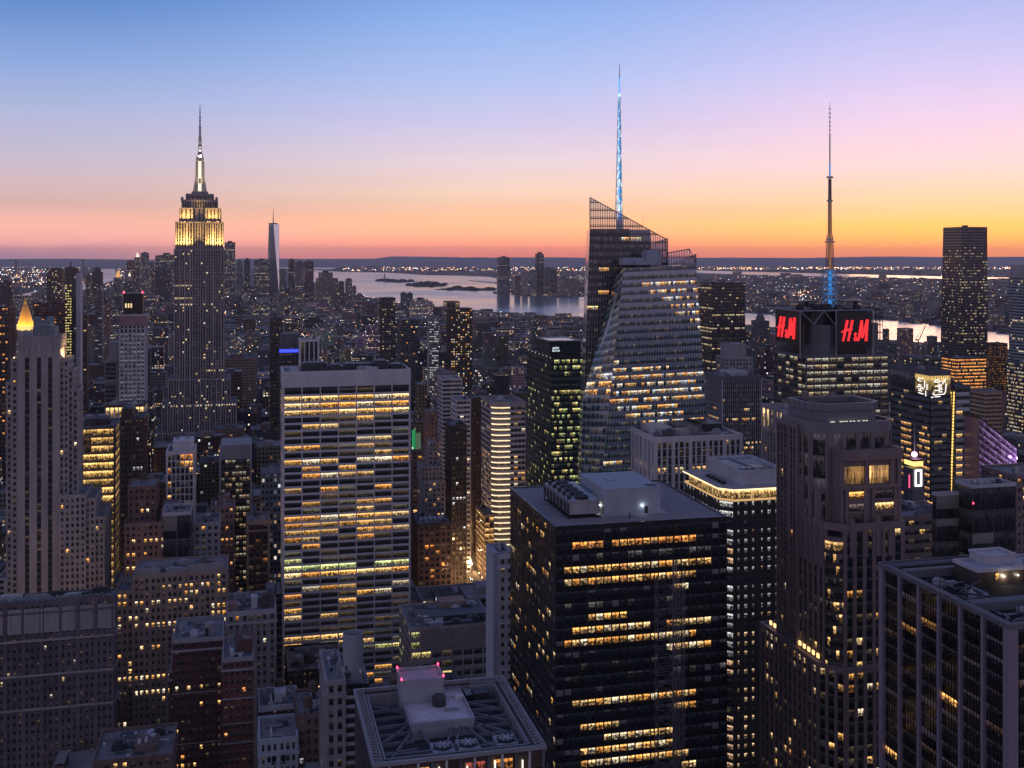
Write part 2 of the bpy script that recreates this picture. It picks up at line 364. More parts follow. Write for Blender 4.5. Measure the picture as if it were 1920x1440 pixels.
        if roof:
            cp = st['cap']; o1 = offset(top, q + .12)
            b.m('wall', st['capmat'] or st['wall']).prism(o1, z1, z1 + cp)
            b.part('roof', ROOF).prism(offset(top, -.25), z1 + cp, z1 + cp + .05)
            if parapet: ring(b.part('parapet', st['capmat'] or st['wall']), o1, offset(top, -.2), z1 + cp, z1 + cp + parapet)
        b.maxz = max(b.maxz, z1)
        return z1 + st['cap']
    def pbox(b, name, x0, y0, z0, x1, y1, z1, mat=None, label=None):
        mb = b.part(name, mat or METAL, label); mb.box(x0, y0, z0, x1, y1, z1); return mb
    def kit(b, x0, y0, x1, y1, z, n=5, hmax=3.5, tank=0, mast=0):
        """roof plant: boxes with plinths, ducts, fans, pipes"""
        for i in range(n):
            sx, sy, h = b.rng.uniform(.06, .2) * (x1-x0), b.rng.uniform(.06, .2) * (y1-y0), b.rng.uniform(.8, hmax)
            x, y = b.rng.uniform(x0, x1 - sx), b.rng.uniform(y0, y1 - sy)
            mb = b.part('roof_unit', b.rng.choice([METAL, DARKM, PALEM, ROOF])); mb.box(x, y, z, x+sx, y+sy, z+h)
            mb.box(x + sx*.15, y + sy*.15, z+h, x + sx*.85, y + sy*.85, z+h+.35)
            if b.rng.random() < .5: mb.tube((x+sx*.5, y+sy*.5, z+h+.3), (x+sx*.5, y+sy*.5, z+h+.9), min(sx, sy)*.28, 10)
            if b.rng.random() < .6: mb.box(x+sx, y+sy*.4, z+.2, min(x1, x+sx+4), y+sy*.6, z+.8)
        
        for i in range(n + 2):
            sx, sy = b.rng.uniform(.08, .3) * (x1-x0), b.rng.uniform(.08, .3) * (y1-y0); x, y = b.rng.uniform(x0, x1 - sx), b.rng.uniform(y0, y1 - sy); b.part('roof_patch', ROOFD).box(x, y, z - .02, x + sx, y + sy, z + .03 + i * .004)
        pp_ = b.m('roof_pipe', METAL)
        for i in range(n):
            x, y, L_ = b.rng.uniform(x0, x1), b.rng.uniform(y0, y1), b.rng.uniform(2, 9); e = min(x1, x + L_) if i % 2 else x; f_ = y if i % 2 else min(y1, y + L_)
            pp_.tube((x, y, z + .35), (e, f_, z + .35), .16, 5)
        for i in range(n):
            s_ = b.rng.uniform(.5, 1.3); x, y = b.rng.uniform(x0, x1 - s_), b.rng.uniform(y0, y1 - s_); b.part('roof_box', b.rng.choice([METAL, DARKM, PALEM, WHITE_])).box(x, y, z, x + s_, y + s_ * .8, z + b.rng.uniform(.5, 1.4))
        for i in range(max(2, n)):
            x, y = b.rng.uniform(x0, x1), b.rng.uniform(y0, y1); b.m('vent_pipe', METAL).tube((x, y, z), (x, y, z + b.rng.uniform(.8, 2.2)), .22, 6)
        for i in range(tank): b.tank(b.rng.uniform(x0+2, x1-2), b.rng.uniform(y0+2, y1-2), z)
        for i in range(mast):
            x, y = b.rng.uniform(x0, x1), b.rng.uniform(y0, y1); b.m('antenna', METAL).tube((x, y, z), (x, y, z + b.rng.uniform(4, 9)), .12, 5)
    def tank(b, x, y, z, r=1.9, h=3.6, leg=2.6):
        mb = b.part('water_tank', WOOD)
        mb.tube((x, y, z+leg), (x, y, z+leg+h), r, 14); mb.tube((x, y, z+leg+h), (x, y, z+leg+h+1.3), r*1.06, 14, .1)
        for a in range(4):
            t = a * math.pi/2 + .78; mb.tube((x+r*.8*math.cos(t), y+r*.8*math.sin(t), z), (x+r*.8*math.cos(t), y+r*.8*math.sin(t), z+leg), .16, 4)
    def finish(b):
        for (nm, _), (mb, mat) in b.mb.items():
            if mb.f: mb.build(nm, mat, b.root)
        made = {}
        for mb, nm, mat, label, parent, smooth in getattr(b, 'extra', []):
            if mb.f:
                o = mb.build(nm, mat, made.get(id(parent), b.root), smooth); made[id(mb)] = o
                if label: o['label'] = label
        if b.panes:
            scored = []
            for q in b.panes:
                pr = [proj(b.wp(p)) for p in q[0]]
                a = abs(sum(pr[i][0]*pr[(i+1)%4][1] - pr[(i+1)%4][0]*pr[i][1] for i in range(4))) / 2
                cxp = sum(p[0] for p in pr)/4; cyp = sum(p[1] for p in pr)/4
                vis = -10 < cxp < 1930 and cyp < min(1450, b.vis or 1450)
                scored.append((a * (1 if vis else .01) * (2.5 if max(q[2][:3]) > .15 else 1), q))
            scored.sort(key=lambda t: -t[0])
            for a, q in scored[:b.wins]:
                mb = MB(); mb.quad(*q); mb.build('window', PANE, b.root)
            if len(scored) > b.wins:
                mb = MB()
                for a, q in scored[b.wins:]: mb.quad(*q)
                o = mb.build('glazing', PANE, b.root); o['kind'] = 'stuff'
        pts = [b.wp((x, y, 0)) for poly in b.foot for x, y in poly]
        if pts:
            pp = [proj(p) for p in pts]
            b.fx = (min(p.x for p in pts), min(p.y for p in pts), max(p.x for p in pts), max(p.y for p in pts))
            HEROES.append((min(p[0] for p in pp), max(p[0] for p in pp), b.vis if b.vis else 1440, min(p.y for p in pts), [[b.wp((x, y, 0)) for x, y in poly] for poly in b.foot], b.root))
        return b
# ---------------------------------------------------------------- wall materials
LIME = wallmat('limestone', (.30, .275, .28), .85, .30)
LIMED = wallmat('dark_spandrel', (.06, .055, .06), .6, .3)
GREYST = wallmat('grey_stone', (.27, .26, .28), .85, .25)
CONC = wallmat('pale_concrete', (.40, .40, .44), .8, .16)
WHITE = wallmat('white_stone', (.55, .54, .58), .75, .15)
TRAV = wallmat('travertine', (.52, .52, .56), .7, .14)
BROWN = wallmat('brown_brick', (.155, .105, .095), .9, .25)
MAROON = wallmat('dark_red_brick', (.085, .04, .042), .9, .3)
TAN = wallmat('tan_brick', (.27, .21, .19), .9, .22)
PINK = wallmat('pinkish_brick', (.25, .17, .165), .9, .22)
SLATE = wallmat('slate_cladding', (.10, .11, .13), .6, .25)
BLACK = wallmat('black_steel', (.012, .013, .017), .35, .4, .1, .5)
BLACKG = wallmat('black_glass', (.010, .011, .014), .16, .3, .1, .6)
BROWNM = wallmat('bronze_cladding', (.055, .038, .034), .5, .3, .1, .5)
BLUEG = wallmat('blue_grey_glass', (.24, .30, .36), .16, .2, .08, 1.0, .5)
BLUEM = wallmat('blue_grey_mullion', (.26, .32, .37), .4, .15, .1, .5)
GRANITE = wallmat('brown_granite', (.18, .14, .14), .55, .22, .1, .4)
ALU = wallmat('aluminium_pier', (.21, .185, .23), .5, .12, .1, .5)
COPPER = wallmat('weathered_copper', (.16, .22, .24), .7, .3)

def simple(name, label, cat, pxl, pxr, top, Y, D, st, vis=None, kit=4, tank=0, pent=None, wins=60, group=None, H=None, parapet=1.1, mast=0, fin=True, sil=True):
    if sil and Y > 600:                       # pxl and pxr are the outer edges of the silhouette, receding side included
        for _ in range(6):
            tot = pxr - pxl; k = (pxl - CX) / F; side = D * (GS + k * GC) / Y * F
            if abs(side) < tot * .55: break
            D *= .7
        if side > 0:
            p = pxl
            for _ in range(12):
                X0 = (p - CX) / F * Y; q = CX + F * (X0 - D * GS) / (Y + D * GC); p += (pxl - q) * .9
            pxl = p
        else: pxr += side * .9
    b = B(name, label, cat, pxl, Y, top=top, H=H, vis=vis, wins=wins, group=group)
    W = b.w(pxr); b.W, b.D = W, D
    zt = b.tier(rect(0, 0, W, D), 0, b.H - st['cap'], st, parapet=parapet)
    b.zt = zt
    if pent:
        x0, y0, x1, y1, h = pent; mb = b.part('penthouse', st['wall'])
        mb.box(x0*W, y0*D, zt, x1*W, y1*D, zt+h); mb.box(x0*W-.2, y0*D-.2, zt+h, x1*W+.2, y1*D+.2, zt+h+.4)
        if kit: b.kit(x0*W+.5, y0*D+.5, x1*W-.5, y1*D-.5, zt+h+.4, max(1, kit//2), 2.2)
    if kit: b.kit(1, 1, W-1, D-1, zt+.05, kit, 3, tank, mast)
    return b.finish() if fin else b

# ================================================================ spired art deco skyscraper, floodlit crown
b = B('art_deco_skyscraper', 'tall stone skyscraper with floodlit golden crown and needle antenna', 'skyscraper', 327, 1300, H=381, vis=800, wins=40)
D = 42.0; W = b.w(419)
est = S(3.0, 3.75, .46, .36, .55, .12, LIME, LIMED, .04, .03, 'pale', .9, cap=.9)
def recessed(y, pl, pr, a=361, c=385.5, rec=2.4, back=D):
    x0, x1, xa, xc = b.w(pl, y), b.w(pr, y), b.w(a, y), b.w(c, y)
    return [(x0, y), (xa, y), (xa, y + rec), (xc, y + rec), (xc, y), (x1, y), (x1, back), (x0, back)]
b.tier(rect(b.w(292), -16, b.w(455), D + 14), 0, 52, est, parapet=.8)
b.tier(rect(b.w(305), -9, b.w(443), D + 9), 52, 84, est, parapet=.8)
b.tier(rect(b.w(316), -4.5, b.w(431), D + 5), 84, 113, est, parapet=.8)
b.tier(recessed(0, 327, 419), 113, 267, est, parapet=.6)
b.tier(recessed(1.6, 329.5, 417.5), 268, 299.5, S(3.0, 3.75, .5, .36, .55, .12, LIME, LIMED, .0, cap=.8), parapet=.6)
b.tier(recessed(5, 337, 412.5), 300.3, 316, S(4.6, 3.75, .66, .36, .5, .12, LIME, LIMED, .0, cap=.8), parapet=.6)
dst = S(3.0, 3.2, .4, .4, .4, .1, GREYST, LIMED, 0, cap=.7)
b.tier(rect(b.w(341, 7), 7, b.w(407, 7), D - 6), 316.8, 325, dst, parapet=1.6)
b.tier(rect(b.w(349, 10), 10, b.w(399.5, 10), D - 9), 325.7, 333, dst, parapet=1)
mb = b.part('red_lights', emit('red_crown', (1, .12, .16), 1.3))
xa, xb = b.w(357, 9.3), b.w(391, 9.3); zr = b.z(376, xa, 9.3)
for i in range(13): x = xa + (xb - xa) * i / 12; mb.box(x - .7, 9.2, zr - .7, x + .7, 9.5, zr + .7)
ym = D / 2; xm = b.w(375, ym); mz = lambda py: b.z(py, xm, ym)
mb = b.part('mast_base', LIME); mb.box(xm - 11, ym - 11, 333, xm + 11, ym + 11, mz(366)); mb.box(xm - 9.5, ym - 9.5, mz(366), xm + 9.5, ym + 9.5, mz(360))
mb = b.part('mast', wallmat('mast_metal', (.42, .40, .36), .4, .15, .2, .5, .5))
for k in range(4):
    a = k * math.pi / 2 + G * 0; dx, dy = math.cos(a), math.sin(a)
    for (r0, z0, r1, z1) in ((8.4, mz(360), 6.6, mz(345)), (6.6, mz(345), 5.6, mz(330)), (5.6, mz(330), 5.0, mz(303))):
        px_, py_ = -dy, dx; t = 1.3
        mb.hexa([(xm - px_*t, ym - py_*t, z0), (xm + dx*r0 - px_*t, ym + dy*r0 - py_*t, z0), (xm + dx*r0 + px_*t, ym + dy*r0 + py_*t, z0), (xm + px_*t, ym + py_*t, z0),
                 (xm - px_*t, ym - py_*t, z1), (xm + dx*r1 - px_*t, ym + dy*r1 - py_*t, z1), (xm + dx*r1 + px_*t, ym + dy*r1 + py_*t, z1), (xm + px_*t, ym + py_*t, z1)])
mb.lathe(xm, ym, [(5.2, mz(360)), (4.6, mz(330)), (4.3, mz(303)), (4.9, mz(302)), (4.9, mz(297)), (4.2, mz(296)), (4.0, mz(291)), (2.6, mz(287.5)), (1.9, mz(286))], 16)
mb = b.part('mast_window', emit('mast_glow', (1, .84, .6), 1.5), parent=mb); mb.box(xm - 1.7, ym - 8.6, mz(359), xm + 1.7, ym - 5.0, mz(345)); mb.box(xm - 1.6, ym - 5.9, mz(345), xm + 1.6, ym - 4.9, mz(303))
for k, (h0, h1, r) in enumerate(((287, 273, 2.6), (273, 257, 2.3), (257, 238, 1.5), (238, 218, .95), (218, 205, .7), (205, 195.5, .45))):
    mb = b.part('antenna', WHITE); mb.tube((xm, ym, mz(h0)), (xm, ym, mz(h1)), r * .8, 8)
    z = mz(h0)
    mb = b.part('antenna_ring', DARKM, parent=mb)
    while z < mz(h1) - .5 and k < 5: mb.tube((xm, ym, z), (xm, ym, z + (1.5 if k > 2 else .7)), r * (1.0 if k < 2 else 1.15), 8); z += 3.6
for px_ in (341.5, 406): mb = b.part('turret', GREYST); x = b.w(px_, 8); mb.tube((x, 9, 325), (x, 9, 329.5), 1.7, 10); mb.tube((x, 9, 329.5), (x, 9, 331), 1.7, 10, .4)
b.finish(); ESB = b
def flood(b, x, y, z, sx, sy, power, tilt, rz=0.0, col=(1, .58, .15)):
    l = bpy.data.lights.new('floodlight', 'AREA'); l.shape = 'RECTANGLE'; l.size = sx; l.size_y = sy; l.energy = power; l.color = col; l.spread = R(120)
    o = bpy.data.objects.new('floodlight', l); COL.objects.link(o); o.parent = b.root; o.location = (x, y, z); o.rotation_euler = (R(180) - tilt, 0, rz)
    return o
for (pl, pr, y, z, pw) in ((330, 360, -2.4, 268.6, 75000), (386.5, 417.5, -2.4, 268.6, 75000), (338, 360, 2.0, 301, 22000), (386.5, 412, 2.0, 301, 22000)):
    x0, x1 = b.w(pl, y), b.w(pr, y); flood(b, (x0 + x1) / 2, y - .6, z, abs(x1 - x0), 1.2, pw, -R(16))
flood(b, b.w(419) + 1.8, 20, 268.6, 30, 1.2, 45000, -R(16), R(90))
flood(b, xm, ym - 12.5, mz(360), 14, 1.5, 26000, -R(14), col=(1, .76, .40))
flood(b, xm, ym - 5.5, mz(297), 4, 1, 9000, -R(4), col=(1, .9, .75))

# ================================================================ far tapering glass tower
def taper_tower():
    Y = 6100; b = B('glass_skyscraper', 'far tapering glass tower with triangular facets and thin mast on the horizon', 'skyscraper', 500, Y, H=417, vis=540, ang=R(8), wins=0)
    w = b.w(523); h0, h1 = 56.0, b.z(420)
    bot = [(0, 0), (w, 0), (w, w), (0, w)]; cx_ = w * .5
    top = [(cx_ + 1, -1 + 2), (w - 3, w / 2), (cx_, w - 2), (3, w / 2)]
    b.m('base', BLUEG).prism(bot, 0, h0)
    gl = wallmat('tower_dark_glass', (.12, .13, .16), .12, .2, .02, .8); gr = wallmat('tower_glass_sky_bright', (.85, .85, .9), .25, .1, .02, 1.0, .9)  # bright sky reflection on one facet is put into a paler glass colour
    mA, mB_ = b.m('facade', gl), b.m('facade', gr)
    bot3 = [(x, y, h0) for x, y in bot]; tp = [(x, y, h1) for x, y in [(w*.55, w*.0), (w*1.0, w*.5), (w*.6, w*.99), (w*.14, w*.45)]]
    for i in range(4):
        j = (i + 1) % 4
        for tri, mm in (((bot3[i], bot3[j], tp[i]), mA), ((bot3[j], tp[j], tp[i]), mB_ if i == 0 else mA)):
            n = len(mm.v); mm.v += list(tri); mm.f.append((n, n+1, n+2)); mm.mi.append(0)
    n = len(mA.v); mA.v += tp; mA.f.append((n, n+1, n+2, n+3)); mA.mi.append(0)
    mb = b.part('lit_floors', emit('far_lit', (1, .8, .55), .55))
    rng = random.Random(4)
    for k in range(60):
        t = rng.random() ** .8; z = h0 + (h1 - h0) * t; xr = w * (.62 - .0 * t) * 1.0; x = rng.uniform(.06, .55) * w
        yb = (w * .3) * t * (1 - x / w) + .02 * w * t * x / w
        mb.box(x, yb - .8, z, x + rng.uniform(1.5, 6), yb + .5, z + 1.6)
    zt = h1; mb = b.part('crown', DARKM); mb.tube((w*.5, w*.5, zt), (w*.5, w*.5, zt + 6), w * .38, 14)
    mb = b.part('mast', METAL); mb.tube((w*.5, w*.5, zt + 6), (w*.5, w*.5, b.z(405)), 3.2, 8, 2.2); mb.tube((w*.5, w*.5, b.z(405)), (w*.5, w*.5, b.z(391)), 1.9, 6, .8)
    b.foot.append(bot); b.finish()
taper_tower()

# ================================================================ striped art deco tower at the left
b = B('art_deco_tower', 'pale stone tower with three dark vertical window stripes and carved crown', 'skyscraper', 33, 620, top=632, vis=1130, wins=90)
W = b.w(112); D = 24.0; H = b.H
fl_, wl = b.w(50.5), b.m
stn = LIME
tri = [b.w(50.7), b.w(73), b.w(94)]
# main slab front built round three deep slots
core = b.m('wall', stn); sw = 1.15
edges = [0.0]
for x in tri: edges += [x - sw, x + sw]
edges.append(W)
zs = b.z(671)
for i in range(0, len(edges), 2): core.box(edges[i], 0, 0, edges[i+1], D, zs)
for i in range(1, len(edges) - 1, 2): core.box(edges[i], 1.3, 0, edges[i+1], D - .3, zs); b.facade((edges[i], 1.3, 0), (edges[i+1], 1.3, 0), (edges[i+1], 1.3, zs), (edges[i], 1.3, zs), S(2.3, 3.6, 0, .35, 0, .1, stn, LIMED, .0), panes=True)
core.box(0, 0, zs, W, D, H)
for i in range(15):
    x = W * (i + .5) / 15; core.box(x - .45, -.35, b.z(655), x + .45, 0, H + (1.2 if i % 2 else .4))
for x in tri: core.box(x - 1.5, -.5, zs + .4, x + 1.5, 0, b.z(660)); core.box(x - .7, -.75, zs + 1.5, x + .7, -.5, b.z(648))
core.box(-.4, -.5, b.z(656), W + .4, D + .4, b.z(654.3))
for i in range(9): y = D * (i + .5) / 9; core.box(W, y - .5, b.z(655), W + .35, y + .5, H + .7)
b.m('roof', ROOF).box(.4, .4, H, W - .4, D - .4, H + .3)
b.foot.append(rect(0, 0, W, D)); b.foot.append(rect(b.w(12, 3), 3, 0, D + 8)); 
mb = b.part('penthouse', COPPER); mb.box(b.w(62, 8), 8, H, b.w(104, 8), 20, H + 5); mb.box(b.w(66, 9), 9, H + 5, b.w(96, 9), 19, H + 8.5)
for q in (67, 92): x = b.w(q, 9); mb.tube((x, 14, H + 8), (x, 14, H + 10.5), 2.2, 12)
mb = b.part('railing', METAL)
for q in range(58, 104, 4): x = b.w(q, 7.6); mb.box(x - .12, 7.4, H, x + .12, 7.6, H + 6.4)
mb.box(b.w(58, 7.6), 7.4, H + 6.2, b.w(104, 7.6), 7.6, H + 6.5); mb.box(b.w(58, 7.6), 7.4, H + 3.4, b.w(104, 7.6), 7.6, H + 3.6)
wst = S(2.7, 3.6, .5, .42, .3, .2, stn, stn, .04, pal='warm', s=1.2, cap=.8)
def wing(p0, p1, top, y0, y1, st=wst, **k): return b.tier(rect(b.w(p0, y0), y0, b.w(p1, y0), y1), 0, b.z(top, b.w(p0, y0), y0), st, **k)
wing(22, 33, 678, 2, 22, edges=(0, 3)); wing(12.5, 22, 722, 4, 24, edges=(0, 3))
wing(112, 128, 678, 2, 22, edges=(0, 1)); wing(128, 137, 697, 5, 24, edges=(0, 1)); wing(137, 146, 735, 7, 26, edges=(0, 1))
wing(112, 160, 935, -3, 26, edges=(0, 1)); wing(160, 178, 940, -1, 28, edges=(0, 1)); wing(178, 195, 975, 0, 34, edges=(0, 1))
for (p0, p1, y, top, side) in ((113, 127, 3, 677.5, 1), (23, 32, 3, 677.5, 0)):
    mb = b.part('floodlight', emit('setback_glow', (1, .6, .22), 3)); x0, x1 = b.w(p0, y), b.w(p1, y); zz = b.z(top, x0, y) + 1.2; mb.box(x0, 3, zz, x1, 3.5, zz + .4)
    l = bpy.data.lights.new('setback_lamp', 'AREA'); l.shape = 'RECTANGLE'; l.size = 14; l.size_y = 1; l.energy = 5200; l.color = (1, .6, .25)
    o = bpy.data.objects.new('setback_lamp', l); COL.objects.link(o); o.parent = b.root
    o.location = ((W + 2.2) if side else -2.2, 11, zz + .6); o.rotation_euler = (R(180), R(14 if side else -14), R(90))
b.finish(); FIVE = b

# ================================================================ travertine office slab with horizontal window bands
b = B('office_tower', 'wide pale office slab with seven bays of horizontal windows, many lit golden', 'skyscraper', 531.5, 652, top=701, vis=1262, wins=100)
W = b.w(768); D = 34; H = b.H
gr = [.95, .95, .95, .5, .12, .08, .12, .3, .1, .92, .12, .35, .05, .45, .03, .25, .2, .92, .7, .72, .5, .3, .1, .2, .9, .85, .3, .35, .3, .12, .35, .35, .1, .3, .03, .03, .55, .5, .6, .05, .35, .06, .5, .3]
GCOL = {23: 'green', 24: 'green', 38: 'green'}
def glit(edge, j, i, nc, nr, rng):
    if j < 1: return None
    p = gr[j - 1] if j - 1 < len(gr) else .1
    if j - 1 in (36, 40): p = .95 if i < nc * .5 else .05
    if rng.random() > p:
        if rng.random() < .3: c = rng.choice(PAL['pale']); k = rng.uniform(.03, .12); return (c[0]*k, c[1]*k, c[2]*k)
        return None
    c = rng.choice(PAL[GCOL.get(j - 1, 'warm')]); k = rng.uniform(.6, 1.3) * (1.2 if p > .8 else .75)
    return (c[0]*k, c[1]*k, c[2]*k)
zc = b.z(731); gst = S(W / 7, 4.2, .06, .30, .55, .4, TRAV, TRAV, .2, lit=glit, cap=.5)
b.tier(rect(0, 0, W, D), 46, zc, gst, roof=False)
b.tier(rect(0, 0, W, D), 0, 46, S(W / 7, 4.2, .07, .36, .55, .4, TRAV, TRAV, .2, lit=lambda e, j, i, nc, nr, rng: glit(e, j + 34, i, nc, nr, rng)), roof=False)
mb = b.m('wall', TRAV); mb.box(-.6, -.6, zc + 1.2, W + .6, D + .6, H)
for i in range(8): x = W * i / 7; mb.box(x - .45, -.9, zc, x + .45, -.6, H)
for i in range(57): x = W * i / 56; mb.box(x - .12, -.72, zc + 1.4, x + .12, -.6, H - .4)
b.m('spandrel', LIMED).box(0, 0, zc, W, D, zc + 1.2)
ring(b.m('parapet', TRAV), rect(-.6, -.6, W + .6, D + .6), rect(.4, .4, W - .4, D - .4), H, H + 1.2); b.m('roof', ROOF).box(.4, .4, H, W - .4, D - .4, H + .1)
for (p0, p1, y0, y1, h) in ((566, 614, 10, 24, 4.5), (618, 640, 8, 20, 3.4), (645, 700, 14, 26, 3), (702, 728, 9, 24, 5), (733, 758, 12, 26, 2.4)):
    mb = b.part('roof_unit', DARKM); x0, x1 = b.w(p0, y0), b.w(p1, y0); mb.box(x0, y0, H + .1, x1, y1, H + h); mb.box(x0 + 1, y0 + 1, H + h, x1 - 1, y1 - 1, H + h + .6)
b.kit(2, 3, W - 2, D - 2, H + .1, 7, 2.5); b.foot.append(rect(0, -6, W, D)); b.finish(); GRACE = b

# ================================================================ faceted glass tower with sloping lattice screens and lit spire
b = B('faceted_glass_tower', 'faceted blue grey glass tower with sloping lattice screens and a glowing blue spire', 'skyscraper', 1130, 590, H=288, vis=900, wins=100)
brow = {2: .12, 3: .55, 4: .38, 5: .32, 6: .14, 7: .22, 8: .3, 9: .08, 10: .14, 11: .15, 12: .1, 13: .32, 14: .5, 15: .4, 16: .55, 17: .9, 18: .06, 19: .05, 20: .1, 21: .5, 23: .4, 25: .4, 27: .6}
def blit(edge, j, i, nc, nr, rng):
    p = brow.get(j, .05) + .1; blk = (j * 7919 + (i // 3) * 104729) % 997 / 997.0
    if j < 2 or blk > p + .12 or rng.random() > .78:
        if rng.random() < .25: k = rng.uniform(.02, .09); return (k, k * .8, k * .6)
        return (.012, .02, .03)
    c = rng.choice(PAL['mix']); k = rng.uniform(.4, 1.1); return (c[0]*k, c[1]*k, c[2]*k)
bst = S(1.9, 4.2, .11, .46, .07, .05, BLUEM, BLUEG, .1, lit=blit)
g0 = 1388
q = lambda px, py, y: b.lp(px, py, y)
def gnd(px, y): x = b.w(px, y); return (x, y, 0.0)
FT = [gnd(1076, 0), gnd(1364, 0), q(1305, 497, 0), q(1169, 503, 0)]
b.facade(*FT, bst)
mid = lambda a, c, t: tuple(Vector(a).lerp(Vector(c), t))
zc_ = b.z(745); tB = (zc_ - FT[3][2]) / (0 - FT[3][2]); pB = mid(FT[3], FT[0], tB)
A1 = q(1153, 525, 14); A2 = q(1093, 745, 14); A3 = gnd(1074, 14)
bst2 = dict(bst, sf=.24, pf=.07, span=BLUEG, cw=2.6); b.facade(A2, pB, FT[3], A1, bst2); b.facade(A3, FT[0], pB, A2, bst2)
cw = b.m('spandrel', BLUEG)
yb = 46
cw.hexa([FT[0], FT[1], gnd(1364, yb), gnd(1074, yb), FT[3], FT[2], q(1298, 497, yb)[:2] + (FT[2][2],), q(1160, 497, yb)[:2] + (FT[3][2],)])
for tri in ((A2, pB, FT[3], A1), (A3, FT[0], pB, A2)):
    n = len(cw.v); cw.v += [(p[0] + 1.6, p[1] + 2.4, p[2]) for p in tri]; cw.f.append((n, n+1, n+2, n+3)); cw.mi.append(0)
# high back volume
zk = b.z(430, 0, 17); y1 = 17.0
L = [gnd(1072, y1), gnd(1262, y1), (b.w(1219, y1), y1, b.z(455, b.w(1219, y1), y1)), q(1106, 430, y1)]
kst = S(1.9, 4.2, .12, .5, .14, .07, BLUEM, BROWNM, .03, lit=lambda e, j, i, nc, nr, rng: (lambda h: None if h > .13 else tuple(c * rng.uniform(.6, 1.2) for c in rng.choice(PAL['warm'])))(((j * 31 + (i // 4) * 57) % 101) / 101.0 if i < 8 and j > 3 else (.0 if (j in (1, 4) and nc * .5 < i < nc * .82) else 1)))
zt1 = L[3][2]
BRK = (b.w(1219, y1), y1, zt1)
b.facade(L[0], L[1], BRK, L[3], kst)
cw2 = b.m('wall', BLUEG)
cw2.hexa([L[0], L[1], gnd(1262, 48), gnd(1068, 48), L[3], (b.w(1180, y1), y1, zt1), (b.w(1175, 48), 48, zt1), (b.w(1100, 48), 48, zt1)])
cw2.hexa([(b.w(1170, y1), y1, 0), L[1], gnd(1262, 48), (b.w(1168, 48), 48, 0), (b.w(1180, y1), y1, b.z(455, b.w(1180, y1), y1)), L[2], (b.w(1214, 48), 48, L[2][2]), (b.w(1175, 48), 48, L[2][2])])
# lattice screens
SCR = bpy.data.materials.new('screen_glass'); SCR.use_nodes = True; t = NT(SCR.node_tree)
tr = t.new('ShaderNodeBsdfTransparent'); tr.inputs[0].default_value = (.80, .82, .88, 1); gl = t.new('ShaderNodeBsdfGlossy'); gl.inputs['Roughness'].default_value = .12; gl.inputs[0].default_value = (.7, .75, .8, 1)
mx = t.new('ShaderNodeMixShader'); mx.inputs[0].default_value = .22; so = t.new('ShaderNodeOutputMaterial')
SCR.node_tree.links.new(tr.outputs[0], mx.inputs[1]); SCR.node_tree.links.new(gl.outputs[0], mx.inputs[2]); SCR.node_tree.links.new(mx.outputs[0], so.inputs[0])
LAT = wallmat('screen_steel', (.16, .16, .19), .5, .1, .2, .5, .3)
def screen(poly, dx, dz, yy=None):
    """lattice on a planar polygon given as local 3-D points (x or y runs along, z up); clipped to the polygon"""
    mb = b.part('lattice_screen', LAT); gm = b.part('screen_glass', SCR)
    along = 0 if abs(poly[0][0] - poly[1][0]) + abs(poly[1][0] - poly[2][0]) > abs(poly[0][1] - poly[1][1]) + abs(poly[1][1] - poly[2][1]) else 1
    pts = [(p[along], p[2]) for p in poly]; fix = poly[0][1 - along]
    mk = lambda a, z: (a, fix, z) if along == 0 else (fix, a, z)
    def cross(axis, val):
        out = []
        for (p, q_) in zip(pts, pts[1:] + pts[:1]):
            a, c = p[axis], q_[axis]
            if (a - val) * (c - val) < 0: tt = (val - a) / (c - a); out.append(p[1 - axis] + (q_[1 - axis] - p[1 - axis]) * tt)
        return (min(out), max(out)) if len(out) >= 2 else None
    lo, hi = min(p[0] for p in pts), max(p[0] for p in pts); zl, zh = min(p[1] for p in pts), max(p[1] for p in pts)
    v = lo + dx * .5
    while v < hi:
        r = cross(0, v)
        if r: mb.tube(mk(v, r[0]), mk(v, r[1]), .17, 4)
        v += dx
    v = zl + dz * .5; k = 0
    while v < zh:
        r = cross(1, v)
        if r: mb.tube(mk(r[0], v), mk(r[1], v), .24 if k % 2 else .17, 4)
        v += dz * (.35 if k % 2 else 1.65); k += 1
    for p, q_ in zip(pts, pts[1:] + pts[:1]): mb.tube(mk(*p), mk(*q_), .24, 4)
    n = len(gm.v); gm.v += [mk(*p) for p in pts]; gm.f.append(tuple(range(n, n + len(pts)))); gm.mi.append(0)
ys = y1 - .1
sp_ = [q(1106, 430, ys), q(1106, 370, ys), q(1247, 447, ys), q(1252, 500, ys), q(1219, 500, ys), q(1219, 455, ys), q(1180, 455, ys), q(1180, 430, ys)]
screen(sp_, 1.35, 2.2)
yb2 = 44
xr_ = sp_[3][0]; screen([(xr_, y1, sp_[3][2]), (xr_, y1, sp_[2][2]), (xr_, yb2, sp_[2][2] - 3), (xr_, yb2, sp_[3][2])], 1.35, 2.2)
screen([q(1252, 499, 2), q(1252, 474, 2), q(1293, 467, 2), q(1304, 492, 2), q(1305, 499, 2)], 1.5, 2.2)
x5 = q(1305, 499, 2)[0]; z5 = FT[2][2]; screen([(x5, 2, z5), (x5, 2, z5 + 6), (x5, 24, z5 + 2), (x5, 24, z5)], 1.5, 2.2)
zf = FT[2][2]
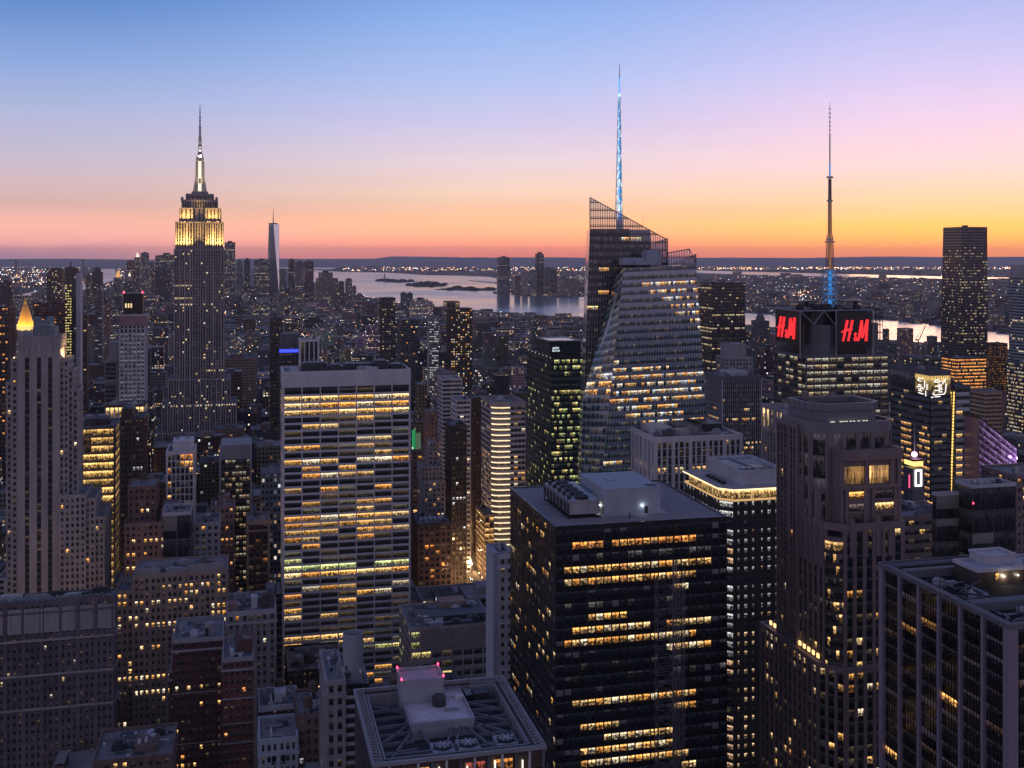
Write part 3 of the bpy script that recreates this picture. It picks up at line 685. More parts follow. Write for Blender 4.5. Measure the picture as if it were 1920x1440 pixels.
for (p0, p1, y0, y1_, pt_) in ((1212, 1240, 4, 12, 471), (1169, 1211, 5, 13, 485), (1192, 1214, 2, 5, 491)):
    mb = b.part('roof_unit', wallmat('roof_plant_blue', (.30, .34, .42), .6, .2)); x0, x1 = b.w(p0, y0), b.w(p1, y0); mb.box(x0, y0, zf + .1, x1, y1_, b.z(pt_, x0, y0)); mb.box(x0 + .6, y0 + .6, b.z(pt_, x0, y0), x1 - .6, y1_ - .6, b.z(pt_, x0, y0) + .5)
b.kit(b.w(1172, 2), 2, b.w(1300, 2), 14, zf + .1, 6, 2)
# spire
BLU = emit('spire_blue', (.06, .42, .95), 1.15); BLW = emit('spire_white', (.55, .82, 1.0), 1.5)
ysp = 30.0; xs = b.w(1161.5, ysp); sz = lambda py: b.z(py, xs, ysp)
steel = b.part('spire', wallmat('spire_steel', (.22, .3, .4), .4, .1, .2, .5, .4)); lt = b.part('spire_light', BLU, parent=steel); lw = b.part('spire_light', BLW, parent=steel)
def rad(py): return .55 + (py - 180) / 220 * 1.65
N = 15
for k in range(N):
    p0 = 412 - (412 - 180) * k / N; p1 = 412 - (412 - 180) * (k + 1) / N
    for a in range(3):
        a0 = 2*math.pi*a/3 + .5; a1 = 2*math.pi*(a+1)/3 + .5; r0, r1 = rad(p0), rad(p1)
        c0 = (xs + r0*math.cos(a0), ysp + r0*math.sin(a0), sz(p0)); c1 = (xs + r1*math.cos(a0), ysp + r1*math.sin(a0), sz(p1)); d1 = (xs + r1*math.cos(a1), ysp + r1*math.sin(a1), sz(p1)); d0 = (xs + r0*math.cos(a1), ysp + r0*math.sin(a1), sz(p0))
        steel.tube(c0, c1, .24, 4); steel.tube(c0, d0, .14, 4); (lt if (k + a) % 3 else lw).tube(c0 if k % 2 else d0, d1 if k % 2 else c1, .2, 4)
    (lw if k % 3 == 1 else lt).tube((xs, ysp, sz(p0)), (xs, ysp, sz(p1) - .6), r0 * .34, 6)
steel.tube((xs, ysp, sz(412)), (xs, ysp, zt1 - 1), 2.2, 6)
lt.tube((xs, ysp, sz(180)), (xs, ysp, sz(146)), .34, 6); steel.tube((xs, ysp, sz(146)), (xs, ysp, sz(120)), .3, 6, .14); lw.tube((xs, ysp, sz(182)), (xs, ysp, sz(176)), .7, 6)
b.foot.append([FT[0][:2], FT[1][:2], gnd(1364, 48)[:2], gnd(1068, 48)[:2]]); b.finish(); BOA = b

# ================================================================ dark tower with red letter signs and a lattice mast
b = B('broadcast_tower', 'dark office tower carrying red illuminated letters and a tall lattice mast', 'skyscraper', 1512, 640, H=230, vis=790, wins=90)
W = b.w(1665); D = b.d(1452); zt = b.z(672)
hst = S(5.0, 3.9, .12, .42, .35, .25, SLATE, BROWNM, .8, pal='pale', s=.42, rows=[.85, .85, .75, .7, .7, .75, .5, .15, .05, .1, .1], cap=.7)
def hlit(e, j, i, nc, nr, rng):
    p = ([.9, .85, .85, .8, .8, .8, .4, .1] + [.08] * 60)[j] * (1 if e == 0 else .35)
    if rng.random() > p: return None
    c = rng.choice([(.9, .76, .5), (.8, .74, .6), (.95, .7, .4)]); k = rng.uniform(.22, .62); return (c[0]*k, c[1]*k, c[2]*k)
hst['lit'] = hlit
b.tier(rect(0, 0, W, D), 0, zt, hst, parapet=1.2)
zu = b.z(583); x0u = .0; x1u = b.w(1640, 2)
b.m('upper_wall', BLACK).box(6, 6, zt + .7, x1u - 2, D - 4, zu)
drum = b.part('corner_drum', wallmat('ribbed_metal', (.11, .12, .14), .4, .2, .3, .5, .5)); cxd, cyd, rd = b.w(1536, 10), 10, 9.2
drum.tube((cxd, cyd, zt + .7), (cxd, cyd, b.z(609, 0, 8)), rd, 28)
z = zt + 1.5
while z < b.z(611, 0, 8): drum.tube((cxd, cyd, z), (cxd, cyd, z + .35), rd + .3, 28); z += 1.7
mb = b.part('lit_panel', emit('drum_lights', (1, .78, .45), .9), parent=drum)
for k in range(4): z = b.z(621 + k * 10, 0, 5); x = b.w(1553, 2); mb.box(x - 1.2, cyd - rd * .92, z - .5, x + 1.2, cyd - rd * .6, z + .5)
d2 = b.part('corner_drum', wallmat('ribbed_metal', (.2, .2, .2))); cx2 = b.w(1634, 8); d2.tube((cx2, 9, zt + .7), (cx2, 9, b.z(607, 0, 8)), 4.2, 20)
z = zt + 1.5
while z < b.z(609, 0, 8): d2.tube((cx2, 9, z), (cx2, 9, z + .35), 4.45, 20); z += 1.7
fr = b.part('sign_frame', METAL)
def beam(p, q_, r=.38): fr.tube(p, q_, r, 4)
zA, zB = b.z(583), b.z(652); xf0, xf1, xf2 = b.w(1500.5, -.5), b.w(1568, -.5), b.w(1637, -.5)
for x in (xf0, xf1, xf2): beam((x, -.5, zt), (x, -.5, zA))
beam((xf0, -.5, zA), (xf2, -.5, zA)); beam((xf0, D * .8, zA), (xf0, -.5, zA)); beam((xf2, D * .8, zA), (xf2, -.5, zA)); beam((xf0, D*.8, zA), (xf2, D*.8, zA))
xm_ = b.w(1526, -.5); beam((xf0, -.5, zA), (xm_, -.5, b.z(608)), .3); beam((xm_, -.5, b.z(608)), (b.w(1545, -.5), -.5, zA), .3); beam((b.w(1545, -.5), -.5, zA), (b.w(1566, -.5), -.5, b.z(610)), .3)
for k in range(7): x = xf2 + .0; beam((xf2, D*.8*k/6, zt), (xf2, D*.8*k/6, zA), .22)
lat = b.part('sign_frame', DARKM); xl0, xl1 = b.w(1637, 6), b.w(1655, 6)
for k in range(7): z = zt + (zA - zt) * k / 6; lat.tube((xl0, 6, z), (xl1, 6, z), .18, 4); lat.tube((xl1, 6, z), (xl1, 20, z), .18, 4)
for k in range(5): x = xl0 + (xl1 - xl0) * k / 4; lat.tube((x, 6, zt), (x, 6, zA), .18, 4); lat.tube((xl1, 6 + 3.5 * k, zt), (xl1, 6 + 3.5 * k, zA), .18, 4)
bd = b.part('sign_board', BLACK); xs0, xs1 = b.w(1569, -1), b.w(1634, -1); zs0, zs1 = b.z(652), b.z(586); bd.box(xs0, -1.4, zs0, xs1, -.9, zs1)
ysd0, ysd1 = b.d(1500, -1.2), b.d(1456, -1.2); bd = b.part('sign_board', BLACK); bd.box(-1.9, ysd0, b.z(645, 0, 10), -1.4, ysd1, b.z(580, 0, 10))
RED = emit('red_letters', (1, .035, .045), 1.25)
LET = [[(.0,.0),(.19,1.0)], [(.22,.0),(.41,1.0)], [(-.06,.44),(.40,.60)], [(.66,.0),(.82,.98)], [(.82,.98),(.83,.14)], [(.83,.14),(1.07,1.02)], [(1.07,1.02),(1.0,-.02)]]
AMP = [[(.535,.20),(.48,.08)], [(.48,.08),(.53,.0)], [(.53,.0),(.60,.16)], [(.575,.16),(.50,.32)], [(.50,.32),(.55,.40)], [(.55,.40),(.575,.30)], [(.52,.26),(.62,.0)]]
def letters(org, ux, uz, out):
    o, ux, uz, out = Vector(org), Vector(ux), Vector(uz), Vector(out); mb = MB()
    for segs, wd in ((LET, .042), (AMP, .018)):
        for (a, c) in segs:
            p, q_ = Vector(a), Vector(c); d = (q_ - p).normalized(); nn = Vector((d.y * 1.0, -d.x)) * wd
            w0, w1 = (.8, 1.15)
            cs = [p - nn * w0, p + nn * w0, q_ + nn * w1, q_ - nn * w1]
            P8 = [o + ux * c_.x + uz * c_.y for c_ in cs]
            mb.hexa([v for v in P8] + [v + out * .7 for v in P8])
    return mb
wS = (xs1 - xs0); mbl = letters((xs0 + wS * .16, -1.42, zs0 + (zs1 - zs0) * .17), (wS * .66, 0, 0), (0, 0, (zs1 - zs0) * .60), (0, -1, 0)); mbl.build('sign_letters', RED, b.root)
lS = ysd1 - ysd0; zq0, zq1 = b.z(645, 0, 10), b.z(580, 0, 10)
mbl = letters((-1.92, ysd1 - lS * .14, zq0 + (zq1 - zq0) * .15), (0, -lS * .66, 0), (0, 0, (zq1 - zq0) * .60), (-1, 0, 0)); mbl.build('sign_letters', RED, b.root)
rf = b.part('roof', ROOFD); rf.box(.5, .5, zA - .5, xf2 - .5, D * .8, zA)
rk = b.part('helipad_deck', DARKM); zh = zA + 4.6
for (p0, p1, y0, y1_) in ((1490, 1534, 12, 24), (1580, 1628, 12, 26)): rk = b.part('helipad_deck', DARKM); rk.box(b.w(p0, y0), y0, zh, b.w(p1, y0), y1_, zh + .6); rk.tube((b.w((p0 + p1) / 2, y0 + 5), y0 + 5, zA), (b.w((p0 + p1) / 2, y0 + 5), y0 + 5, zh), 1.4, 8)
for p_ in (1500, 1528, 1606): b.part('roof_dish', DARKM).lathe(b.w(p_, 13), 13, [(2.2, zA), (2.5, zA + 2), (1.2, zA + 3.4)], 12)
b.kit(4, 4, xf2 - 4, D * .7, zA, 8, 3); b.kit(W * .8, 2, W - 1, D - 2, zt + .8, 4, 3)
# mast
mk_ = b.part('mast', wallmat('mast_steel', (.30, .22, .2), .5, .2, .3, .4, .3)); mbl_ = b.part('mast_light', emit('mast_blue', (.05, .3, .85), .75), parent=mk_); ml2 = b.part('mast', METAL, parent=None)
ymt = 18.0; xmt = b.w(1556, ymt); mzz = lambda py: b.z(py, xmt, ymt)
def latt(m1, m2, pa, pb, ra, rb, n):
    for k in range(n):
        t0, t1 = k / n, (k + 1) / n; za, zb_ = mzz(pa + (pb - pa) * t0), mzz(pa + (pb - pa) * t1); r0, r1 = ra + (rb - ra) * t0, ra + (rb - ra) * t1
        for a in range(4):
            A0, A1_ = math.pi/4 + a * math.pi/2, math.pi/4 + (a + 1) * math.pi/2
            c0 = (xmt + r0*math.cos(A0), ymt + r0*math.sin(A0), za); c1 = (xmt + r1*math.cos(A0), ymt + r1*math.sin(A0), zb_); d0 = (xmt + r0*math.cos(A1_), ymt + r0*math.sin(A1_), za); d1 = (xmt + r1*math.cos(A1_), ymt + r1*math.sin(A1_), zb_)
            m1.tube(c0, c1, .22, 4); m1.tube(c0, d0, .15, 4); m2.tube(c0, d1, .13, 4); m1.tube(d0, c1, .12, 4)
latt(ml2, mbl_, 580, 505, 4.6, 3.9, 7); latt(mk_, mk_, 505, 440, 2.6, 1.7, 9); latt(mk_, mk_, 440, 335, 1.1, .8, 18)
for py in (575, 560, 545, 530, 516, 508): ml2.tube((xmt, ymt, mzz(py)), (xmt, ymt, mzz(py) + .35), 5.4 if py > 510 else 7.0, 10)
for k in range(14):
    a = k * 2.4; py = 512 + (k % 4) * 16; ml2.lathe(xmt + 6.2*math.cos(a), ymt + 6.2*math.sin(a), [(.5, mzz(py)), (.7, mzz(py) + 2.6)], 8)
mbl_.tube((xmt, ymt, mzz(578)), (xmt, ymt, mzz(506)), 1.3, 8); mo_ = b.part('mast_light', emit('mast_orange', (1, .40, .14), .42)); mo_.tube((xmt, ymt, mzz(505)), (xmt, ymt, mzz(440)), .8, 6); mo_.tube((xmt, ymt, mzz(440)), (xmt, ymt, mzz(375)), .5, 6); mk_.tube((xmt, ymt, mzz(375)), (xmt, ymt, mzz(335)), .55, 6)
for (py, r) in ((455, 3.0), (450, 2.2), (378, 1.8), (334, 2.0)): ml2.tube((xmt, ymt, mzz(py)), (xmt, ymt, mzz(py) + 1), r, 8)
mbl_.tube((xmt, ymt, mzz(332)), (xmt, ymt, mzz(305)), .5, 6); ml2.tube((xmt, ymt, mzz(305)), (xmt, ymt, mzz(256)), .42, 6); ml2.tube((xmt, ymt, mzz(256)), (xmt, ymt, mzz(192)), .25, 6, .14)
for py in range(205, 256, 8): ml2.tube((xmt, ymt, mzz(py)), (xmt, ymt, mzz(py) + .6), .6, 6)
b.foot.append(rect(-2, -2, W + 2, D)); b.finish(); HM = b
# ================================================================ black office block in the middle foreground
b = B('office_tower', 'black foreground office block with rows of golden windows and a pale roof box', 'skyscraper', 1042, 322, top=990, wins=100)
W = b.w(1362); D = b.d(958); H = b.H
kr = {1: [(2, 6), (7, 18)], 3: [(1, 20)], 4: [(1, 18)], 5: [(15, 17)], 7: [(4, 9)], 8: [(2, 12), (14, 20)], 9: [(1, 18)], 10: [(14, 20)], 14: [(2, 18)], 15: [(15, 18)], 16: [(3, 8)], 17: [(6, 15)], 18: [(3, 15)], 19: [(3, 17)], 20: [(16, 18)], 21: [(2, 4), (16, 19)], 23: [(3, 9)], 25: [(2, 14)]}
def klit(e, j, i, nc, nr, rng):
    if e == 0:
        on = any(a <= i < c for a, c in kr.get(j, []))
        if not on:
            if j in (2, 6, 11, 12) and rng.random() < .22: k = rng.uniform(.02, .08); return (k, k, k * .9)
            return (.004, .005, .008)
        c = rng.choice(PAL['amber' if j == 1 else 'warm']); k = rng.uniform(.5, 1.15) * (.6 if rng.random() < .12 else 1); return (c[0]*k, c[1]*k, c[2]*k)
    if rng.random() < (.42 if (j * 17 + i // 3 * 5) % 7 < 3 and j % 3 else .03): c = rng.choice(PAL['warm']); k = rng.uniform(.2, .8); return (c[0]*k, c[1]*k, c[2]*k)
    return (.004, .005, .008)
kst = S(2.45, 3.6, .16, .46, .16, .1, BLACK, BLACKG, 0, lit=klit, cap=1.0)
zt = b.tier(rect(0, 0, W, D), 0, H - 1, kst, roof=True, parapet=.45)
PAV = wallmat('roof_pavers', (.22, .21, .23), .85, .2, .3, streak=False)
b.m('roof_paving', PAV).box(.3, .3, zt + .05, W - .3, D - .3, zt + .12)
x0, y0 = b.fl(1133, 968, H); x1, _ = b.fl(1237, 961, H)
x1 = x0 + (x1 - x0); yb = y0 + 25
PB = wallmat('plant_room_panel', (.30, .34, .40), .6, .12, .25)
pr = b.part('plant_room', PB); zp = H + 8.0
pr.box(x0, y0, H, x1, yb, zp); pr.box(x0 - .1, y0 - .1, zp, x1 + .1, yb + .1, zp + .25)
for k in range(10): x = x0 + (x1 - x0) * (k + .5) / 10; pr.box(x - .04, y0 - .03, H + .3, x + .04, y0, zp - .1)
pr.box(x0 - 1, y0 - 1, H + .1, x1 + 2, yb, H + .2)
b.part('hatch', DARKM, parent=pr).box(x1 - 3.8, y0 + 1.0, zp + .25, x1 - .8, y0 + 4, zp + .4)
b.part('door', BLACK, parent=pr).box(x1 - 5.2, y0 - .12, H + .2, x1 - 4.2, y0 - .03, H + 2.4)
b.part('duct', METAL).box(x0 + 5, y0 + 12, zp + .25, x0 + 8, y0 + 16, zp + .5)
WL = emit('wall_lamp_glow', (.9, .95, 1), 6)
def wlamp(b, x, y, z, e, col=(.9, .95, 1)):
    b.part('wall_lamp', WL).box(x - .14, y - .18, z - .1, x + .14, y + .02, z + .12)
    l = bpy.data.lights.new('wall_lamp', 'POINT'); l.energy = e; l.shadow_soft_size = .15; l.color = col
    o = bpy.data.objects.new('wall_lamp', l); COL.objects.link(o); o.parent = b.root; o.location = (x, y - .5, z)
wlamp(b, x1 - 6.0, y0 - .05, H + 2.7, 60); wlamp(b, x0 - .3, y0 + 4, H + 2.6, 60, (1, .9, .75)); wlamp(b, x0 - .3, y0 + 8, H + 2.6, 60, (1, .9, .75))
cx0, cy0 = b.fl(1067, 973, H); cx1, _ = b.fl(1121, 968, H); cyb = cy0 + 27
ct = b.part('cooling_tower', METAL); ct.box(cx0, cy0, H + 1.2, cx1, cyb, H + 5.2); ct.box(cx0 - .25, cy0 - .25, H + 5.0, cx1 + .25, cyb + .25, H + 5.5)
lg = b.part('cooling_tower_frame', BLACK, parent=ct); lg.box(cx0 - .6, cy0 - .6, H + .55, cx1 + .6, cyb + .6, H + .8)
for k in range(8):
    y = cy0 + (cyb - cy0) * k / 7
    for x in (cx0 - .3, cx1 + .3): lg.box(x - .15, y - .15, H, x + .15, y + .15, H + 1.3)
    lg.box(cx0 - .2, y - .9 + .5, H + 1.4, cx0 - .02, y + 1.6, H + 4.4)
for k in range(5):
    y = cy0 + (cyb - cy0) * (k + .5) / 5; xm = (cx0 + cx1) / 2; fn = b.part('fan', BLACK, parent=ct)
    fn.tube((xm, y, H + 5.5), (xm, y, H + 6.3), 2.2, 20); b.part('fan_grille', DARKM).tube((xm, y, H + 6.3), (xm, y, H + 6.36), 1.9, 20)
    for a in range(6): t = a * math.pi / 3; b.extra[-1][0].tube((xm, y, H + 6.4), (xm + 1.8*math.cos(t), y + 1.8*math.sin(t), H + 6.4), .12, 4)
    b.part('roof_unit', DARKM).box(cx0 + .3, y - .7, H + 5.5, cx0 + 1.3, y + .7, H + 6.8)
mx_, my_ = b.fl(1181, 972, H); mb = b.part('roof_mast', BLACK); mb.tube((mx_, my_, H), (mx_, my_, H + 1.8), .22, 6)
for a in range(3): mb.tube((mx_, my_, H + 1), (mx_ + .8*math.cos(a*2.1), my_ + .8*math.sin(a*2.1), H + .1), .06, 4)
b.finish(); KT = b

# builders' hoist climbing the black block
hx0, hx1 = KT.w(1233, -2.6), KT.w(1284, -2.6)
hr = empty('construction_hoist', KT.wp((hx0, -2.6, 0)), G); tag(hr, 'thin grey scaffold hoist climbing the front of the black office block', 'hoist')
hz = KT.z(1078, hx0, -2.6); mw = hx1 - hx0
HS = wallmat('hoist_steel', (.16, .17, .19), .5, .2, .4, .5, .3)
def scaffold(name, xa, xb, ya, yb_, z1, r, step):
    mb = MB()
    for x in (xa, xb):
        for y in (ya, yb_): mb.tube((x, y, 0), (x, y, z1), r, 4)
    z = 0; k = 0
    while z < z1 - step:
        for (p, q_) in (((xa, ya), (xb, ya)), ((xb, ya), (xb, yb_)), ((xb, yb_), (xa, yb_)), ((xa, yb_), (xa, ya))):
            mb.tube((*p, z), (*q_, z), r * .7, 4); a, c = (p, q_) if k % 2 else (q_, p); mb.tube((*a, z), (*c, z + step), r * .6, 4)
        z += step; k += 1
    return mb.build(name, HS, hr)
scaffold('scaffold', 0, mw * .56, 0, 2.2, hz, .09, 2.6); scaffold('scaffold', mw * .8, mw, 0, 1.6, hz + 1.2, .09, 1.8); scaffold('mast', mw * .62, mw * .72, .5, 1.4, hz + 4, .1, 1.2)
mb = MB(); mb.box(mw * .1, .1, 60, mw * .5, 2, 63); mb.build('hoist_cage', DARKM, hr)
mb = MB(); 
for k in range(0, int(hz), 9): mb.box(mw*.66, .9, k, mw*.68, 2.5, k + .12)
mb.build('wall_tie', HS, hr)

# ================================================================ dark block with a glowing glass crown
b = B('office_tower', 'dark office block with glowing golden glass crown and small white windows', 'skyscraper', 1369, 475, top=942, vis=1420, wins=100)
W = b.w(1478); D = b.d(1297); H = b.H; ch = 5.0
poly = [(ch * .35, 0), (W, 0), (W, D), (-ch * .6, D), (-ch * .6, ch)]
def clit(e, j, i, nc, nr, rng):
    if e == 4:
        if j in (2, 8, 19, 20, 21, 22): return None
        k = rng.uniform(.25, .75); return ((1*k, .62*k, .36*k) if j > 16 or rng.random() < .12 else (.8*k, .76*k, .74*k))
    if j in (2, 8, 13) or (j > 14 and rng.random() < .35): return None
    if j > 13: k = rng.uniform(.2, .8); return (1*k, .66*k, .36*k)
    k = rng.uniform(.14, .5) * (1 if j < 2 else .75); return (.85*k, .80*k, .78*k) if rng.random() < .9 else (1*k, .6*k, .3*k)
cst = S(3.8, 4.0, .64, .52, .3, .28, wallmat('black_panel', (.022, .022, .026), .5, .3, .1, .4), None, 0, lit=clit, cap=.3)
b.tier([poly[0], poly[1], poly[2], poly[3], poly[4]], 0, H, cst, edges=(0, 1, 2, 3), parapet=0, )
b.facade((*poly[4], 0), (*poly[0], 0), (*poly[0], H), (*poly[4], H), S(20, 4.0, .04, .36, .3, .28, cst['wall'], None, 0, lit=clit), edge=4)
z1 = H + .35; z2 = b.z(920)
glz = S(1.6, 9, .08, .02, .12, .1, wallmat('gold_mullion', (.30, .2, .1), .5), None, 0, lit=lambda e, j, i, nc, nr, rng: (lambda k: (1.0*k, .60*k, .22*k))(rng.uniform(.6, 1.05)), cap=.9, capmat=PALEM)
inn = offset(poly, -1.3); b.tier(inn, z1, z2, glz, roof=False)
sl = b.part('canopy', wallmat('canopy_panel', (.36, .33, .34), .6, .15, .2)); o1 = offset(poly, .9); sl.prism(o1, z2, z2 + .9)
mb = b.part('led_strip', emit('led_gold', (1, .74, .36), 2.6)); ring(mb, offset(poly, 1.05), offset(poly, .92), z2 + .1, z2 + .5)
mb = b.part('terrace_rail', emit('terrace_glow', (1, .6, .25), .7)); ring(mb, offset(poly, .40), offset(poly, .32), H + .3, H + 1.2)
x0, y0 = b.fl(1390, 910, z2 + 1); x1 = b.w(1473, y0)
pb = b.part('penthouse', PALEM); zz = z2 + .9; pb.box(x0, y0, zz, x1, D - 3, zz + 5.5); ring(pb, rect(x0 - .15, y0 - .15, x1 + .15, D - 2.85), rect(x0 + .4, y0 + .4, x1 - .4, D - 3.4), zz + 5.5, zz + 6.6)
b.part('plant_well', BLACK, parent=pb).box(x0 + 2, y0 + 4, zz + 5.5, x1 - 2, D - 5, zz + 5.7); b.part('partition', PALEM, parent=pb).box(x0 + (x1-x0)*.45, y0 + .5, zz + 5.7, x0 + (x1-x0)*.47, D - 4, zz + 6.5)
for k in range(5): b.part('roof_unit', BLACK).box(.5, 9 + k * 4, zz, 2.2, 11.4 + k * 4, zz + 1.3)
for k in range(4): b.part('roof_unit', METAL).box(x0 + 3 + k * 3, y0 + 6, zz + 5.7, x0 + 5 + k * 3, y0 + 9, zz + 6.3)
b.part('door', BLACK, parent=pb).box(x1 - 4, y0 - .1, zz, x1 - 3.1, y0, zz + 2.1)
for (xa, ya, za, e) in ((W * .5, -2.6, z1 + .5, 2500),): flood(b, xa, ya + .6, za, W * .9, .6, 1500, -R(12), col=(1, .62, .25))
b.finish()

# ================================================================ block of white stone piers, dark windows between
def rlit(row, pal='warm', k0=1.0, p=.75):
    def f(e, j, i, nc, nr, rng):
        if j == row and rng.random() < p: c = rng.choice(PAL[pal]); k = rng.uniform(.3, 1) * k0; return (c[0]*k, c[1]*k, c[2]*k)
        if rng.random() < .015: return (.4, .25, .1)
        return None
    return f
b = B('office_block', 'office block with slender white stone piers and crowded dark roof plant', 'skyscraper', 1229, 560, top=819, vis=905, wins=60)
W = b.w(1389); D = b.d(1173)
zt = b.tier(rect(0, 0, W, D), 0, b.H - 3, S(3.1, 4.3, .42, .3, .7, .1, TRAV, BLACK, 0, lit=rlit(3, p=.7), cap=1.6), parapet=1.2)
b.kit(2, 3, W - 2, D - 2, zt, 16, 3.2)
for k in range(3): b.pbox('penthouse', W*(.1 + .3*k), D*.35, zt, W*(.33 + .3*k), D*.8, zt + 3.4 + k * .5, [PALEM, SLATE, DARKM][k])
b.finish()

# ================================================================ stepped granite tower, right
b = B('postmodern_tower', 'stepped brown granite tower with curved corner bay, tall fin and octagonal roof house', 'skyscraper', 1560, 335, H=214, vis=1440, wins=100)
W = b.w(1691); D = b.d(1471)
def alit(p, ks=.8, rows=()):
    def f(e, j, i, nc, nr, rng):
        pp = p if j not in rows else .55
        if rng.random() < pp: c = rng.choice(PAL['warm']); k = rng.uniform(.25, 1.1) * ks; return (c[0]*k, c[1]*k, c[2]*k)
        return None
    return f
pst = S(3.1, 3.7, .36, .38, .6, .08, GRANITE, BLACKG, 0, lit=alit(.10, 1, (12,)), cap=.8)
zA_ = b.z(998); chx = 4.2
polyA = [(chx, 0), (W, 0), (W, D), (0, D), (0, chx)]
b.tier(polyA, 0, zA_, pst, edges=(0, 1, 2, 3), parapet=1.4)
# curved glass bay at the corner
bay = b.part('corner_bay', BLACKG); zb1 = b.z(1018); nn = 8; arc = []
for k in range(nn + 1):
    a = math.pi * (1.0 + .5 * k / nn); arc.append((chx + chx * 1.08 * math.cos(a), chx + chx * 1.08 * math.sin(a)))
bay.prism([(chx + 1, chx + 1)] + arc, 0, zb1)
cst2 = S(20, 3.7, .05, .3, .12, .14, BROWNM, BROWNM, 0, lit=lambda e, j, i, nc, nr, rng: ((1.1*(q:=rng.uniform(.3, 1)), .62*q, .22*q) if j == 0 or rng.random() < .13 else None))
for k in range(nn): b.facade((*arc[k], 0), (*arc[k+1], 0), (*arc[k+1], zb1), (*arc[k], zb1), cst2, edge=9)
b.m('wall', GRANITE).prism([(p[0], p[1]) for p in [(chx + 1, chx + 1)] + arc], zb1, zb1 + 1.2)
for k, p_ in enumerate((1597, 1621, 1646, 1669)):          # pier heads standing above the terrace
    x = b.w(p_, -.3); b.m('wall', GRANITE).box(x - .8, -.85, zA_ - 8, x + .8, .9, b.z((976, 992, 974, 992)[k]))
for k in range(8):
    y = chx + (D - chx) * (k + .3) / 8; b.m('wall', GRANITE).box(-.9, y - .7, zA_ - 12, .8, y + .7, zA_ + 2.0 + 4.2 * ((k * 5) % 3) + k * .8)
# terrace storeys with big windows
xa, xb = b.w(1577, 3), b.w(1686, 3); zB_ = b.z(852, 0, 3)
b.m('wall', GRANITE).box(xa, 3, zA_, xb, D, zB_)
zw = [b.z(v, xa, 3) for v in (985, 955, 938, 914, 866)]
def bays(z0, z1, lits, y=3.0):
    for (p0, p1), c in zip(((1591, 1622), (1637, 1678)), lits):
        x0, x1 = b.w(p0, y), b.w(p1, y); b.m('wall', BLACK).box(x0, y - .04, z0, x1, y + .2, z1)
        Q = [(x0 + .1, y - .1, z0 + .1), (x1 - .1, y - .1, z0 + .1), (x1 - .1, y - .1, z1 - .1), (x0 + .1, y - .1, z1 - .1)]
        b.panes.append((Q, [(0, 0), (x1 - x0, 0), (x1 - x0, 1), (0, 1)], (*c, b.rng.random())))
dk = (.015, .012, .014)
bays(b.z(982, xa, 3), b.z(966, xa, 3), (dk, dk)); bays(b.z(960, xa, 3), b.z(946, xa, 3), ((.12, .09, .08), (1.1, .66, .26))); bays(b.z(938, xa, 3), b.z(923, xa, 3), ((1.2, .55, .14), (.03, .02, .02)))
for p_ in (1577, 1586, 1622, 1636, 1678, 1685): x = b.w(p_, 3); b.m('wall', GRANITE).box(x - .55, 2.35, zA_, x + .55, 3, b.z(914, xa, 3))
b.m('wall', GRANITE).box(xa - .3, 2.1, b.z(914, xa, 3) - .6, xb + .3, 3, b.z(914, xa, 3) + .5)
for (p0, p1, c) in ((1582, 1620, (.22, .115, .04)), (1628, 1666, (.34, .18, .06))):      # tall curtained windows
    x0, x1 = b.w(p0, 3), b.w(p1, 3); z0, z1 = b.z(909, xa, 3), b.z(876, xa, 3); n = 7
    for k in range(n):
        u0, u1 = x0 + (x1 - x0) * k / n, x0 + (x1 - x0) * (k + 1) / n; kk = b.rng.uniform(.35, 1.1) if not (p0 == 1628 and k == 0) else 3.2
        b.panes.append(([(u0, 2.9, z0), (u1 - .06, 2.9, z0), (u1 - .06, 2.9, z1), (u0, 2.9, z1)], [(.2, .6), (1.3, .6), (1.3, 1), (.2, 1)], (c[0]*kk, c[1]*kk, c[2]*kk, b.rng.random())))
for p_ in (1577, 1624, 1671, 1684): x = b.w(p_, 3); b.m('wall', GRANITE).box(x - .7, 2.2, b.z(914, xa, 3), x + .7, 3, zB_ - 2)
b.m('wall', GRANITE).box(xa - .4, 1.7, zB_ - 2.2, xb + .4, 3, zB_); ring(b.m('parapet', GRANITE), rect(xa - .4, 1.7, xb + .4, D), rect(xa, 2.1, xb - .4, D - .4), zB_, zB_ + 1.2); b.m('roof', ROOF).box(xa, 2.1, zB_, xb, D, zB_ + .1)
xc1 = b.w(1677, 9); zC = b.z(799, 0, 9)
polyC = [(4, 9), (xc1 - 3, 9), (xc1, 12), (xc1, D), (0, D), (0, 13)]
tst = S(4.6, 8, .3, .05, .6, .3, GRANITE, BLACKG, 0, lit=lambda *a: (.02, .016, .02), cap=2.4, capmat=wallmat('granite_band', (.17, .16, .18), .5, .12))
b.tier(polyC, zA_, zC - 2.4, tst, parapet=1.0)
xd1 = b.w(1652, 12); zD = b.z(758, 0, 12)
polyD = [(5, 12), (xd1 - 3.5, 12), (xd1, 15), (xd1, D - 1), (1, D - 1), (1, 16)]
hs = b.part('roof_house', wallmat('roof_house_panel', (.14, .14, .17), .55, .1, .2)); hs.prism(polyD, zC, zD - 2.2)
rb = b.part('roof_house_band', wallmat('granite_band', (.2, .2, .2)), parent=hs); ring(rb, offset(polyD, .6), offset(polyD, -.5), zD - 2.3, zD); 
for i in range(len(polyD)):
    p, q_ = Vector(offset(polyD, .7)[i]), Vector(offset(polyD, .7)[(i+1) % len(polyD)]); n = max(2, int((q_ - p).length / 3.4))
    for k in range(n): c = p.lerp(q_, (k + .5) / n); rb.box(c.x - .15, c.y - .15, zD - 2.2, c.x + .15, c.y + .15, zD - .1)
